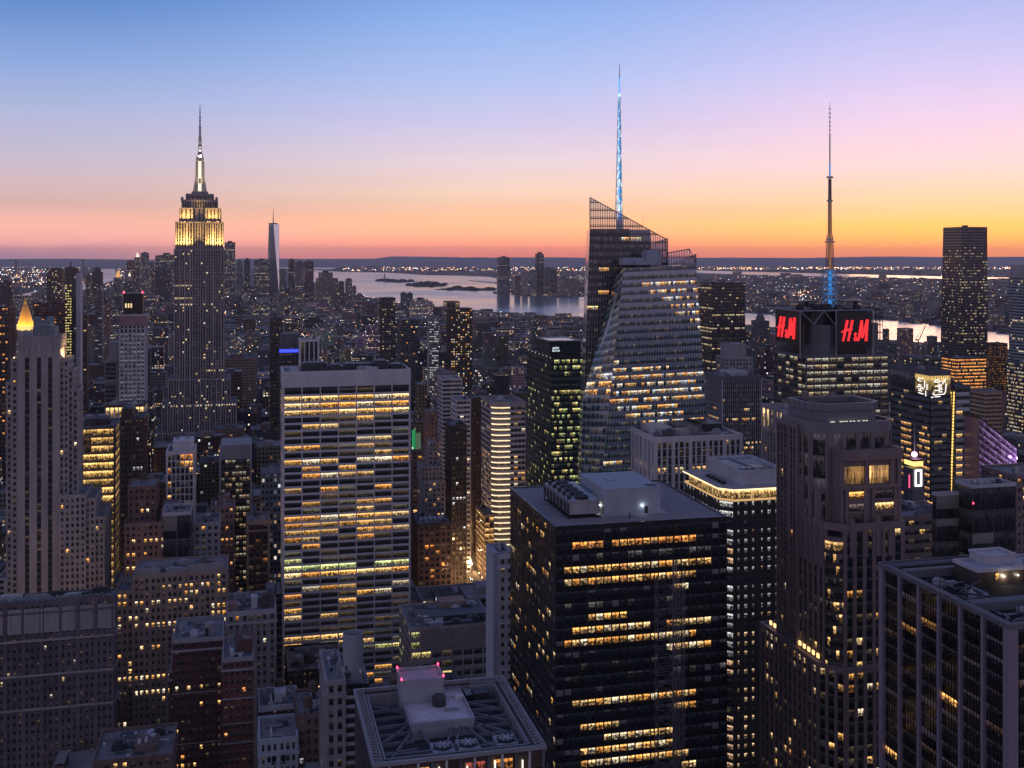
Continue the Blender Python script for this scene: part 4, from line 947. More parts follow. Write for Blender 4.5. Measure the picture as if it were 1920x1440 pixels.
b.part('roof_well', BLACK).prism(offset(polyD, -.5), zD - 2.2, zD - 2.0)
mb = b.part('roof_lamp', emit('roof_lamps', (.95, 1, .75), 1.6), parent=hs)
for k, p_ in enumerate((1561, 1565, 1578, 1583, 1589, 1597, 1603, 1612, 1621, 1627)): x = b.w(p_, 11); mb.box(x - .28, 11.3, zC + .2, x + .28, 11.6, zC + .75)
fin = b.part('fin', GRANITE); yf = D - 4
for (p0, p1, top) in ((1509, 1513, 735), (1513, 1519, 752), (1519, 1525, 770)): fin.box(b.w(p0, yf), yf - 1.5, zA_ - 20, b.w(p1, yf), yf + 2, b.z(top, 0, yf))
b.tier(rect(-1.2, D - 11, 4, D + 2), 0, b.z(800, 0, D - 8), S(2.2, 3.7, .4, .36, .5, .1, GRANITE, BLACKG, .03), parapet=.6)
# lower wing along the avenue
zL = b.z(1262, 0, -2)
b.tier([(chx - 1.2, -3), (W + 1, -3), (W + 1, D + 12), (-2.2, D + 12), (-2.2, chx)], 0, zL, S(3.1, 3.7, .36, .4, .6, .1, GRANITE, BLACKG, 0, lit=alit(.14, .9, (0, 1)), cap=.8), parapet=.6)
mb = b.part('ledge_lights', emit('ledge_glow', (1, .6, .22), 2.2))
for k in range(12): y = chx + 2 + k * (D + 4) / 12; mb.box(-1.1, y, zL + 1.6, -.75, y + 1.2, zL + 2.9)
b.finish(); AM = b

# ================================================================ black tower with white piers, bottom right corner
b = B('office_tower', 'black tower with tall pale piers and sunken roof in the bottom right corner', 'skyscraper', 1893, 238, H=180, wins=60)
D = b.d(1657); W = 42.0; H = b.H
def dlit(e, j, i, nc, nr, rng):
    on = {(3, 0, 12): 1, (3, 2, 12): 1, (3, 2, 18): 1.1, (3, 3, 6): 1.1, (3, 1, 3): .22, (3, 5, 10): 1.2, (3, 5, 15): 1.1, (0, 0, 10): 1.2, (0, 0, 16): 1, (3, 2, 2): .2, (3, 4, 17): .15}.get((e, i, j))
    if on: return (1.1*on, .50*on, .14*on)
    return (.01, .008, .012) if rng.random() < .92 else (.035, .02, .016)
dst = S(D / 6, 3.8, .115, .5, .9, .1, ALU, BLACKG, 0, lit=dlit, cap=.6, capmat=wallmat('roof_curb', (.12, .12, .145), .7, .2), post=False)
b.tier(rect(0, 0, W, D), 0, H - 2.4, dst, roof=False, edges=())
for e_, (p, q_) in {0: ((0, 0), (W, 0)), 3: ((0, D), (0, 0))}.items(): b.facade((*p, 0), (*q_, 0), (*q_, H - .6), (*p, H - .6), dst, edge=e_)
ring(b.m('spandrel', BLACKG), rect(0, 0, W, D), rect(1.5, 1.5, W - 1.5, D - 1.5), H - 2.4, H - .62)
wm = b.m('wall', ALU)
for (x, y) in ((0, 0), (0, D), (W, 0), (W, D)): wm.box(x - .95, y - .95, 0, x + .95, y + .95, H - .6)
wm.box(-1.02, -1.02, 0, 1.4, -.9, H - .62); 
fm = b.m('spandrel', BLACKG)
for i in range(6):
    for k in range(1, 6): y = D * (i + .09 + .82 * k / 6) / 6; fm.box(-.22, y - .05, 0, -.02, y + .05, H - 1)
for k in range(1, 18): x = W * k / 18; fm.box(x - .05, -.22, 0, x + .05, -.02, H - 1)
CURB = wallmat('roof_curb', (.2, .2, .2))
ring(b.m('parapet', CURB), rect(-1.1, -1.1, W + 1.1, D + 1.1), rect(1.6, 1.6, W - 1.6, D - 1.6), H - .6, H); ring(b.m('parapet', CURB), rect(-1.1, -1.1, W + 1.1, D + 1.1), rect(-.75, -.75, W + .75, D + .75), H, H + .5)
b.m('roof', wallmat('tar_roof', (.022, .022, .026), .95, .4, .1, .1, streak=False)).box(1.6, 1.6, H - 2.2, W - 1.6, D - 1.6, H - 2.0)
b.m('parapet', CURB).box(1.7, D * .30, H - 2, W - 2, D * .36, H + .1)
b.m('parapet', CURB).box(1.7, D * .86, H - 2, W - 2, D * .9, H + .1)
px0, py0 = b.fl(1833, 1101, H - 2); ph = b.part('penthouse', BROWNM); xq1 = W - 6; ph.box(px0, py0, H - 2, xq1, D * .84, H + 1.6)
tp = b.part('penthouse_roof', wallmat('white_roof', (.40, .40, .45), .7, .2, .3), parent=ph); tp.box(px0 - .3, py0 - .3, H + 1.6, xq1 + .3, D * .84 + .3, H + 1.9)
ring(tp, rect(px0 - .3, py0 - .3, xq1 + .3, D*.84 + .3), rect(px0 + .3, py0 + .3, xq1 - .3, D*.84 - .3), H + 1.9, H + 2.5)
tp.box(px0 + 5, py0 + 4, H + 1.9, px0 + 14, py0 + 10, H + 3.9); ring(tp, rect(px0 + 4.8, py0 + 3.8, px0 + 14.2, py0 + 10.2), rect(px0 + 5.4, py0 + 4.4, px0 + 13.6, py0 + 9.6), H + 3.9, H + 4.5)
for k in range(4): b.part('roof_unit', METAL).tube((px0 + 16 + k * 2, py0 + 3, H + 1.9), (px0 + 16 + k * 2, py0 + 3, H + 3.4), .5, 10)
b.panes.append(([(px0 + 5, py0 - .1, H - .6), (px0 + 6, py0 - .1, H - .6), (px0 + 6, py0 - .1, H + 1.2), (px0 + 5, py0 - .1, H + 1.2)], [(0, 0), (1, 0), (1, 1), (0, 1)], (1, .5, .12, .3)))
wlamp(b, px0 + 7.5, py0 - .1, H + .2, 260, (1, .86, .6))
wlamp(b, px0 + 11.5, py0 - .1, H + .2, 80, (1, .86, .6))
cr = b.part('window_cleaning_crane', DARKM); kx, ky = 3.2, D * .44
for (p, q_) in (((kx, ky, H - 2), (kx, ky, H + .8)), ((kx, ky, H + .8), (kx + 9, ky + 5, H + 1.2)), ((kx, ky, H + .5), (kx + 8, ky - 3, H - .4)), ((kx + 1, ky - 4, H - 1), (kx + 8, ky - 4, H - 1)), ((kx + 1, ky - 6, H - 1), (kx + 8, ky - 6, H - 1)), ((kx + 1, ky - 4, H - 1), (kx + 1, ky - 6, H - 1)), ((kx + 8, ky - 4, H - 1), (kx + 8, ky - 6, H - 1))): cr.tube(p, q_, .25, 5)
b.kit(4, 4, W - 6, D * .28, H - 2, 10, 2.4); b.kit(4, D * .4, px0 - 1, D * .8, H - 2, 5, 1.6)
b.finish()

# ================================================================ roof with fans and beams, bottom middle
b = B('office_tower', 'grey tower top with sunken roof, three big fans and diagonal beams at the bottom edge', 'skyscraper', 703, 238.5, H=150, wins=40)
W = b.w(1018); D = b.d(668); H = b.H; FR = wallmat('roof_frame', (.24, .25, .28), .55, .2, .3, .4, .2)
STR = emit('strip_lamp', (1, .86, .66), 2.2)
b.m('wall', BLACKG).box(0, 0, 0, W, D, H - 5)
ring(b.m('wall', BROWNM), rect(0, 0, W, D), rect(2.6, 2.6, W - 2.6, D - 2.6), H - 5, H - .8)
for i in range(13):
    x = W * i / 12
    b.m('pier', PALEM if i % 2 else SLATE).box(x - .25, -.5, 0, x + .25, 0, H - 1)
for k in range(20): y = D * k / 19; b.m('pier', SLATE).box(-.4, y - .12, 0, 0, y + .12, H - 1); b.m('pier', SLATE).box(W, y - .12, 0, W + .4, y + .12, H - 1)
for i in range(6):
    for jj in range(6):
        if b.rng.random() < .6:
            x0 = W * (i * 2 + .35) / 12; z1 = H - 2.2 - jj * 3.8; c = b.rng.choice(PAL['amber'] + [(.6, .12, .08)]); k = b.rng.uniform(.15, .8)
            b.panes.append(([(x0, -.06, z1 - 2.6), (x0 + W/8.5, -.06, z1 - 2.6), (x0 + W/8.5, -.06, z1), (x0, -.06, z1)], [(0, 0), (4, 0), (4, 1), (0, 1)], (c[0]*k, c[1]*k, c[2]*k, b.rng.random())))
    if i < 5: x = W * (i * 2 + 2.45) / 12; b.part('strip_lamp', STR).box(x - .13, -.75, H - 14, x + .13, -.5, H - 2.2 + (0 if i % 2 else -.5))
ring(b.m('parapet', FR), rect(-.7, -.7, W + .7, D + .7), rect(.1, .1, W - .1, D - .1), H - .8, H)
ring(b.m('walkway', wallmat('walkway_deck', (.12, .14, .18), .6, .2, .3)), rect(.1, .1, W - .1, D - .1), rect(2.4, 2.4, W - 2.4, D - 2.4), H - 2.6, H - 2.2)
ring(b.m('parapet', FR), rect(2.3, 2.3, W - 2.3, D - 2.3), rect(2.7, 2.7, W - 2.7, D - 2.7), H - 5, H - .6)
for xx in (.7, W - .7):
    n = 26; tr_ = b.part('rim_truss', FR)
    for k in range(n):
        y0, y1_ = D * k / n, D * (k + 1) / n; s_ = 1.0 if xx < 5 else -1.0
        tr_.tube((xx - .9*s_, y0, H + .1), (xx + .9*s_, y1_, H + .1), .11, 4); tr_.tube((xx + .9*s_, y0, H + .1), (xx - .9*s_, y0, H + .1), .11, 4)
    tr_.tube((xx - .9, 0, H + .1), (xx - .9, D, H + .1), .13, 4); tr_.tube((xx + .9, 0, H + .1), (xx + .9, D, H + .1), .13, 4)
b.m('roof', wallmat('plant_deck', (.045, .048, .06), .8, .3, .2, streak=False)).box(2.7, 2.7, H - 5, W - 2.7, D - 2.7, H - 4.6)
zc = H - 1.2; zr = H - 4.6
c0 = b.fl(771, 1362, zc); c1 = b.fl(887, 1346, zc); cy1 = b.fl(790, 1300, zc)[1] + 12
core = b.part('roof_core', wallmat('core_panel', (.28, .30, .35), .65, .15, .2)); cxa, cya, cxb = c0[0], c0[1], c1[0]; cyb = cya + 18
core.box(cxa, cya, zr, cxb, cyb, zc); b.part('core_roof', wallmat('core_roof_pale', (.46, .47, .52), .8, .2, .2), parent=core).box(cxa + .3, cya + .3, zc, cxb - .3, cyb - .3, zc + .02); ring(core, rect(cxa - .2, cya - .2, cxb + .2, cyb + .2), rect(cxa + .3, cya + .3, cxb - .3, cyb - .3), zc, zc + .7)
st_ = b.part('stair_tower', wallmat('core_panel', (.2, .2, .2))); sx1 = cxa + (cxb - cxa) * .66; sy0 = cyb - 5.2; hz_ = zc + 5.2
st_.box(cxa - .5, sy0, zr, sx1, cyb + 3, hz_); ring(st_, rect(cxa - .7, sy0 - .2, sx1 + .2, cyb + 3.2), rect(cxa - .2, sy0 + .3, sx1 - .3, cyb + 2.7), hz_, hz_ + .9)
b.part('stair_tower_roof', wallmat('pink_roof', (.42, .36, .42), .8, .1), parent=st_).box(cxa - .2, sy0 + .3, hz_, sx1 - .3, cyb + 2.7, hz_ + .15)
for (x, y) in ((cxa - .5, sy0), (sx1, sy0), (cxa - .5, cyb + 3), (sx1, cyb + 3)):
    b.part('aircraft_light', REDL).lathe(x, y, [(.2, hz_ + .9), (.25, hz_ + 1.3), (.1, hz_ + 1.5)], 8)
    l = bpy.data.lights.new('aircraft_light', 'POINT'); l.energy = 60; l.color = (1, .05, .12); l.shadow_soft_size = .2; o = bpy.data.objects.new('aircraft_light', l); COL.objects.link(o); o.parent = b.root; o.location = (x, y, hz_ + 1.8)
b.part('roof_unit', DARKM).lathe(sx1 - 1.5, sy0 - 2.2, [(1.7, zc + .1), (1.7, zc + 2.1), (1.2, zc + 2.5)], 16)
for (dx, dy, sx, sy, h, mt) in ((.62, .35, 3.4, 1.6, .9, METAL), (.2, .06, 1.1, .9, .7, WHITE), (.86, .72, 2, 1.4, .9, WHITE), (.72, .80, 4.5, 4, .35, PALEM)): x, y = cxa + (cxb - cxa) * dx, cya + 18 * dy; b.part('roof_unit', mt).box(x, y, zc + .02, x + sx, y + sy, zc + h)
bmz = H - 3.0; BMM = wallmat('roof_beam', (.13, .145, .17), .6, .2, .3)
def rbeam(p, q_, h=.7, t=.22):
    p, q_ = Vector((*p, bmz)), Vector((*q_, bmz)); d = (q_ - p).normalized(); n = Vector((-d.y, d.x, 0)) * t
    mb = b.part('roof_beam', BMM); mb.hexa([p - n, p + n, q_ + n, q_ - n] if False else [p + n * -1, q_ - n, q_ + n, p + n, p - n + Vector((0, 0, h)), q_ - n + Vector((0, 0, h)), q_ + n + Vector((0, 0, h)), p + n + Vector((0, 0, h))])
for k in range(6): y = 9 + k * (D - 13) / 6; rbeam((2.7, y), (cxa, y + .8)); rbeam((cxb, y + .4), (W - 2.7, y))
rbeam((2.7, 8), (W - 2.7, 8), .8, .26)
for (p, q_) in (((2.8, 3), (cxa, cya)), ((W - 2.8, 3), (cxb, cya)), ((cxa + 2, cya), (cxa + 5, 2.8)), ((cxa + 6, 8), (cxa + 10, cya)), ((cxa + 12, cya), (cxa + 8, 8)), ((cxb, cya + 2), (W - 3, 12)), ((cxb, cya + 8), (W - 3, 20)), ((cxa, cya + 4), (2.8, 14)), ((cxb - 2, cya), (cxb + 3, 2.8)), ((cxb + 2, 8), (W - 5, 2.8)), ((cxb, cyb - 4), (W - 3, cyb - 10)), ((cxa, cyb - 6), (2.8, cyb - 1)), ((cxb, cyb - 1), (W - 3, cyb + 2))): rbeam(p, q_)
for (fx, fy) in ((829.6, 1397), (877.5, 1391.5), (948, 1383)):
    x, y = b.fl(fx, fy, H - 1.8); fb = b.part('fan', wallmat('fan_housing', (.30, .32, .38), .6, .15, .3)); fb.box(x - 2.5, y - 2.6, zr, x + 2.5, y + 2.6, H - 2.2)
    rg = b.part('fan_ring', DARKM, parent=fb); rg.tube((x, y, H - 2.2), (x, y, H - 1.75), 2.1, 24); rg.tube((x, y, H - 1.75), (x, y, H - 1.70), 1.85, 24)
    bl = b.part('fan_blades', PALEM, parent=fb)
    for a in range(8):
        t = a * math.pi / 4; c, s = math.cos(t), math.sin(t); c2, s2 = math.cos(t + .34), math.sin(t + .34); z = H - 1.66
        bl.hexa([(x + .35*c, y + .35*s, z), (x + 1.75*c, y + 1.75*s, z), (x + 1.75*c2, y + 1.75*s2, z), (x + .35*c2, y + .35*s2, z), (x + .35*c, y + .35*s, z + .06), (x + 1.75*c, y + 1.75*s, z + .06), (x + 1.75*c2, y + 1.75*s2, z + .06), (x + .35*c2, y + .35*s2, z + .06)])
    bl.tube((x, y, H - 1.7), (x, y, H - 1.5), .4, 10)
b.part('roof_unit', PALEM).box(cxb + 3, cyb - 1, zr, cxb + 7, cyb + 2, H - 1.6); b.part('roof_unit', BLACK).box(cxb + .8, cyb - 4, zr, cxb + 2.6, cyb + 3, H - .8); b.part('roof_unit', DARKM).box(cxb + 3, D - 7, zr, W - 5, D - 4, H - 1)
dv = b.part('davit', METAL)
for x in (cxb + 3, cxb + 11): dv.tube((x, D - 4, H - 4), (x, D - 4, H + 4), .12, 5)
dv.tube((cxb + 3, D - 4, H + .5), (cxb + 11, D - 4, H + .5), .12, 5)
b.foot.append(rect(0, 0, W, D)); b.finish()
# ================================================================ the rest of the recognisable buildings
T = 'office_tower'
DIMST = wallmat('vignetted_limestone', (.13, .11, .125), .9, .4, .08)  # vignette darkness of the lower left is put into this stone's base colour
# ---- left, front to back
b = simple('stone_office_block', 'broad dark stone block with small dark windows at the bottom left', 'building', -60, 213, 1140, 480, 12,
       S(2.5, 3.6, .55, .44, .4, .2, DIMST, DIMST, .02, pal='pale', s=.5, cap=.9), vis=1440, kit=8, pent=None, wins=100, fin=False)
W, H = b.W, b.H
for py in (1210, 1276, 1340): z = b.z(py); b.part('cornice', LIME).box(-.9, -.9, z - .5, W + .9, 0, z + .4); b.part('cornice', LIME).box(W, -.9, z - .5, W + .9, 12, z + .4)
b.m('frieze', GREYST).box(-.5, -.55, b.z(1196), W + .5, 0, H - 2.2)
for k in range(9): x = W * (k + .5) / 9; b.m('frieze', LIME).box(x - .4, -.85, b.z(1196), x + .4, -.55, H - 2.4)
tr2 = b.part('roof_truss', METAL)
for k in range(26): x0, x1 = W * k / 26, W * (k + 1) / 26; tr2.tube((x0, .5, H + 1), (x1, .5, H + 2.2 + .6 * (k % 2)), .12, 4); tr2.tube((x0, .5, H + 1), (x0, .5, H + 2.6), .1, 4); tr2.tube((x0, 2.5, H + 1.2), (x1, .5, H + 2.4), .1, 4)
b.finish()
simple('flat_roof_building', 'low building with broad grey roof, skylight well and white hatch at the bottom left', 'building', 176, 322, 1432, 400, 27, S(3, 3.8, .5, .5, .3, .2, BROWN, None, .08, cap=.6), kit=7, pent=(.5, .2, .8, .55, 2.2), wins=20)
def stl(rows_lit, p=.85, base=.07, pal='warm', s=1.2):
    return lambda e, j, i, nc, nr, rng: (lambda c, k: (c[0]*k, c[1]*k, c[2]*k))(rng.choice(PAL[pal]), rng.uniform(.55, 1.2) * s) if rng.random() < (p if j in rows_lit and rows_lit[j](i / nc) else base) else None
b = simple('stone_office_block', 'tan stone block with many golden windows behind the dark red brick block', 'building', 250, 425, 1083, 560, 30,
       S(2.65, 3.85, .46, .42, .3, .2, TAN, None, 0, lit=stl({1: lambda t: t > .35, 2: lambda t: .5 < t < .7, 3: lambda t: t < .62, 4: lambda t: t > .8, 5: lambda t: t > .8, 6: lambda t: True, 9: lambda t: .05 < t < .55, 10: lambda t: .4 < t < .6, 13: lambda t: t < .7, 15: lambda t: True}, .85, .06), cap=.9), vis=1370, kit=6, wins=90, fin=False)
for (p0, p1, h) in ((252, 300, 4), (312, 345, 2.5), (352, 420, 4.5)): b.pbox('roof_frame', b.w(p0), 1.2, b.zt, b.w(p1), 1.6, b.zt + h, GREYST)
b.finish()
simple('stone_office_block', 'narrow tan stone wing with lit windows beside the dark bottom left block', 'building', 219, 249, 1112, 566, 26, S(2.65, 3.85, .46, .42, .3, .2, TAN, None, .2, pal='warm', s=1.2, cap=.9), vis=1330, kit=2, wins=40)
b = simple('brick_block', 'dark red brick block with stepped shoulders and few lit windows', 'building', 325, 417, 1205, 480, 30,
       S(2.5, 3.7, .5, .5, .25, .15, MAROON, None, 0, lit=stl({5: lambda t: True, 10: lambda t: .3 < t < .62 or t > .9, 14: lambda t: t < .5}, .7, .02), cap=.5, capmat=GREYST), kit=4, tank=0, wins=60, fin=False)
b.tier(rect(b.w(318), 1.5, b.w(325), 30), 0, b.z(1262), S(2.5, 3.7, .5, .5, .25, .15, MAROON, None, .0, cap=.4, capmat=GREYST), parapet=.4)
b.part('chimney', GREYST).tube((b.w(393, 8), 8, b.zt), (b.w(393, 8), 8, b.zt + 5), 2.1, 12); b.finish()
b = simple('brick_block', 'narrow red brick block with white coping and grey roof hut', 'building', 418, 474, 1240, 455, 26,
       S(2.4, 3.7, .5, .5, .25, .15, wallmat('red_brick', (.13, .06, .055), .9, .25), None, 0, lit=stl({3: lambda t: .45 < t < .8}, .9, .03, 'amber'), cap=.5, capmat=GREYST), kit=4, wins=50, pent=(.45, .3, 1, .95, 5), fin=False)
for py in (1258, 1312, 1395): z = b.z(py); b.m('coping', GREYST).box(-.5, -.6, z - .2, b.W + .5, 0, z + .25)
b.finish()
b = simple('mansard_building', 'grey stone building with pale cornice and busy roof left of the golden lit office slab', 'building', 426, 516, 1152, 555, 32, S(3.2, 4.2, .5, .4, .4, .2, GREYST, None, .02, cap=1.2, capmat=CONC), vis=1300, kit=9, tank=1, wins=40, fin=False)
b.pbox('roof_unit', b.w(427), 3, b.zt, b.w(446), 10, b.zt + 4, PINK); b.pbox('roof_unit', b.w(471), 6, b.zt, b.w(483), 11, b.zt + 6, PALEM); b.pbox('lift_house', b.w(500), 8, b.zt, b.w(516), 20, b.zt + 9, SLATE); b.finish()
simple('black_slab', 'thin black slab wall against the left edge of the golden lit office slab', 'building', 519, 529, 1118, 600, 28, S(5, 4, 0, .5, 0, .1, BLACK, None, 0, cap=.5), vis=1290, kit=0, wins=0)
b = simple('ornate_town_house', 'small pale blue ornate front with arched windows at the bottom edge', 'building', 487, 557, 1392, 430, 22, S(2.6, 4.6, .5, .4, .35, .25, wallmat('blue_stone', (.34, .40, .46), .8, .2), None, 0, cap=.9), kit=2, wins=24, fin=False)
for k in range(3): x = b.W * (.38 + .12 * k); b.m('arch', BLACK).box(x - .9, -.45, b.z(1436), x + .9, -.36, b.z(1422)); b.m('arch', BLACK).tube((x, -.45, b.z(1422)), (x, -.36, b.z(1422)), .9, 12)
b.finish()
b = simple('brick_block', 'dark red block with white scalloped parapet behind the pale blue ornate front', 'building', 486, 558, 1330, 462, 20, S(2.6, 3.9, .5, .5, .3, .2, MAROON, None, .05, pal='pale', s=.6, cap=1.1, capmat=CONC), kit=7, wins=30, tank=1, fin=False)
b.pbox('roof_unit', b.w(515), 5, b.zt, b.w(537), 12, b.zt + 4, PALEM); b.finish()
b = B('round_stair_tower_building', 'dark office building with a pale round open topped turret and ribbed curved bay', 'building', 613, 335, top=1262, wins=30)
W, D = b.w(690), 26
b.tier(rect(0, 0, b.w(645), D), 0, b.z(1285), S(2.6, 3.8, .45, .4, .4, .2, GREYST, None, .03, cap=.8), parapet=.6)
b.tier(rect(b.w(645), 2, W, D), 0, b.z(1300), S(30, 2.9, 0, .3, 0, .5, BLACK, PALEM, 0, cap=.8), parapet=.6)
xr, yr = b.w(662, 9), 9; tu = b.part('turret', wallmat('turret_panel', (.26, .30, .34), .6, .12, .2)); zt_, zb_ = b.z(1186, xr, yr), b.z(1285, xr, yr); rr = 3.2
n = 28
for k in range(n):
    a0, a1 = 2*math.pi*k/n, 2*math.pi*(k+1)/n
    tu.hexa([(xr + rr*math.cos(a0), yr + rr*math.sin(a0), zb_), (xr + rr*math.cos(a1), yr + rr*math.sin(a1), zb_), (xr + (rr-.35)*math.cos(a1), yr + (rr-.35)*math.sin(a1), zb_), (xr + (rr-.35)*math.cos(a0), yr + (rr-.35)*math.sin(a0), zb_),
             (xr + rr*math.cos(a0), yr + rr*math.sin(a0), zt_), (xr + rr*math.cos(a1), yr + rr*math.sin(a1), zt_), (xr + (rr-.35)*math.cos(a1), yr + (rr-.35)*math.sin(a1), zt_), (xr + (rr-.35)*math.cos(a0), yr + (rr-.35)*math.sin(a0), zt_)])
b.part('turret_floor', DARKM).tube((xr, yr, zt_ - 3), (xr, yr, zt_ - 2.6), rr - .36, 24)
for k in range(5): b.part('curved_rail', METAL).tube((xr, yr, zb_ - 2 - k * 1.6), (xr, yr, zb_ - 1.8 - k * 1.6), rr + 1.4, 24)
b.kit(1, 3, W - 1, D - 1, b.z(1285) + .8, 9, 3); b.finish()
b = simple('brick_block', 'brown block with stepped roof huts at the foot of the round turret', 'building', 559, 612, 1345, 440, 26, S(2.6, 3.9, .5, .45, .3, .2, BROWN, None, .05, pal='white', s=.6, cap=.8), kit=6, tank=2, wins=30)
b = simple('brick_block', 'dark flat roofed block in the shadow below the golden lit office slab', 'building', 540, 640, 1262, 600, 40, S(2.6, 3.9, .5, .45, .3, .2, BROWNM, None, .01, cap=.6), kit=8, tank=1, wins=20)
# ---- left, middle distance
b = simple('stone_office_block', 'brown brick block with stepped shoulders and lit rows below the gold lit loft', 'building', 234, 330, 985, 650, 30, S(3.1, 4.0, .5, .48, .3, .2, PINK, None, 0, lit=stl({2: lambda t: t > .1, 4: lambda t: t < .25, 6: lambda t: t < .8}, .8, .04, s=1.3), cap=.8), vis=1075, kit=4, wins=50, fin=False)
b.tier(rect(b.w(241, 4), 4, b.w(292, 4), 30), 0, b.z(918, 0, 4), S(3.1, 4.0, .5, .48, .3, .2, BROWN, None, 0, lit=stl({3: lambda t: .2 < t < .7}, .9, .03, s=1.2), cap=.8), parapet=.8); b.tank(b.w(270, 14), 14, b.z(918, 0, 4) + .8); b.tier(rect(b.w(304, 2), 2, b.w(330, 2), 28), 0, b.z(962, 0, 2), S(3.1, 4.0, .5, .48, .3, .2, PINK, None, .12, cap=.8), parapet=.6); b.finish()
b = simple('mechanical_block', 'windowless grey screen box on a stone block left of the golden lit office slab', 'building', 306, 362, 965, 625, 22, S(9, 14, .05, .04, .12, .1, SLATE, None, 0, lit=lambda *a: (.004, .004, .006), cap=.9, capmat=CONC), vis=1060, kit=2, wins=0)
simple('stone_office_block', 'tan block with two square lit windows right of the grey screen box', 'building', 364, 414, 985, 640, 26, S(3.2, 4.0, .5, .45, .3, .2, GREYST, None, .1, s=1.3, cap=.8), vis=1075, kit=4, wins=40)
simple('brick_block', 'pinkish brick block with red lit lower windows behind the grey screen box', 'building', 396, 440, 953, 690, 24, S(2.9, 3.7, .5, .45, .3, .2, PINK, None, 0, lit=stl({5: lambda t: True, 9: lambda t: t < .9}, .75, .06, 'amber'), cap=.8), vis=1045, kit=3, tank=1, wins=40, pent=(.3, .4, .8, .9, 5))
b = simple('ornate_block', 'narrow ornate red brown block with arched top storey left of the golden lit office slab', 'building', 464, 504, 980, 680, 24, S(4.3, 4.2, .4, .4, .5, .25, MAROON, None, .06, pal='amber', s=.6, cap=1.3, capmat=TAN), vis=1070, kit=3, wins=30, fin=False)
for k in range(3): x = b.W * (k + .5) / 3; b.m('arch', BLACK).tube((x, -.6, b.z(1003)), (x, -.5, b.z(1003)), 1.3, 12); b.m('arch', BLACK).box(x - 1.3, -.6, b.z(1012), x + 1.3, -.5, b.z(1003))
for x in (0, b.W): b.m('quoin', TAN).box(x - .7, -.7, 0, x + .7, .5, b.H - 1)
b.finish()
b = simple(T, 'white gridded tower with orange lit upper floors and a pale roof house', 'building', 313, 368, 850, 700, 26, S(2.8, 4.3, .2, .14, .55, .3, WHITE, WHITE, 0, lit=stl({0: lambda t: t > .4, 1: lambda t: t > .45, 4: lambda t: t < .28}, .85, .04, 'amber', 1.0), cap=1.0), vis=965, kit=2, wins=70, pent=(.2, .25, .95, .9, 6))
b = simple(T, 'dark tower with grey crown, pale side frames and many tiny lit windows', 'building', 415, 470, 862, 740, 30, S(2.4, 3.9, .25, .35, .15, .2, BLACK, BROWNM, .45, pal='pale', s=.28, cap=.6), vis=1040, kit=2, wins=70, fin=False)
b.pbox('crown_panel', -.6, -.6, b.z(862), b.W + .6, 30, b.z(835), wallmat('crown_panel_grey', (.24, .24, .27), .7, .2)); b.m('side_frame', CONC).box(-1.2, -.7, 0, -.3, 1, b.z(835)); b.m('side_frame', CONC).box(b.W + .3, -.7, 0, b.W + 1.2, 30, b.z(838)); b.finish()
# golden glass office with curving floors
b = simple('glass_office_block', 'glass office block with brilliant golden floors behind the striped stone tower', 'building', 138, 226, 803, 745, 30,
       S(3.6, 5.6, .05, .28, .2, .6, LIMED, wallmat('floor_edge', (.2, .15, .12), .6), 0, lit=lambda e, j, i, nc, nr, rng: (lambda k: (1.15*k, .66*k, .20*k))((rng.uniform(.75, 1.2) if j in (3, 4, 5, 7, 8) else rng.uniform(.35, 1.0)) * (1 if j < 9 else .55) * (0.05 if j in (1, 2) and i < nc * .35 else 1)), cap=1.2, capmat=SLATE), vis=1010, kit=5, wins=90, pent=(.2, .35, .8, .9, 4))
simple(T, 'dark bronze tower with white lights low down right of the brilliant golden floors', 'building', 226, 277, 787, 728, 28, S(2.6, 3.9, .4, .4, .4, .15, BROWNM, BLACK, 0, lit=stl({8: lambda t: t > .35, 10: lambda t: t > .35, 12: lambda t: t > .4}, .8, .01, 'white', .6), cap=.7), vis=960, kit=4, wins=50, pent=(.0, .2, .5, .9, 6))
b = simple('gold_lit_loft', 'loft building whose top storey glows gold behind white pilasters', 'building', 198, 276, 762, 930, 24, S(3.4, 9, .3, .12, .5, .3, CONC, CONC, 0, lit=lambda e, j, i, nc, nr, rng: (1.1, .66, .24) if j == 0 else ((1.0, .5, .16) if j == 1 and i > nc * .6 else None), cap=1.2, capmat=LIMED), vis=840, kit=6, wins=40)
b = simple(T, 'pale silver tower with faint bluish windows and dark plant house with red beacons', 'skyscraper', 224.5, 277, 592, 980, 26, S(3.3, 3.9, .34, .36, .45, .2, CONC, GREYST, 0, lit=lambda e, j, i, nc, nr, rng: (lambda k: (.55*k, .55*k, .7*k))(rng.uniform(.04, .26) * (2.5 if j > 24 and rng.random() < .12 else 1)) if j > 3 else None, cap=.8), vis=750, kit=2, wins=50, fin=False)
b.m('crown', PINK).box(-.7, -.7, b.z(612), b.W + .7, 26.6, b.H - .2); xx0, xx1 = b.w(232, 6), b.w(267, 6); bx_ = b.part('plant_house', BLACK); bx_.box(xx0, 6, b.H, xx1, 22, b.z(550, xx0, 6))
for k in range(10): x = xx0 + (xx1 - xx0) * k / 9; bx_.box(x - .3, 5.6, b.H, x + .3, 6, b.z(550, xx0, 6))
for q_ in (236, 241, 246): x = b.w(q_, 5.4); b.part('lit_louvre', emit('louvre_glow', (1, .7, .35), 1.2)).box(x - .6, 5.5, b.z(577, x, 5), x + .6, 5.7, b.z(569, x, 5))
for x in (xx0, xx1): b.part('aircraft_light', REDL).lathe(x, 6.5, [(.6, b.z(550, x, 6)), (.8, b.z(548, x, 6)), (.3, b.z(546, x, 6))], 8)
b.finish()
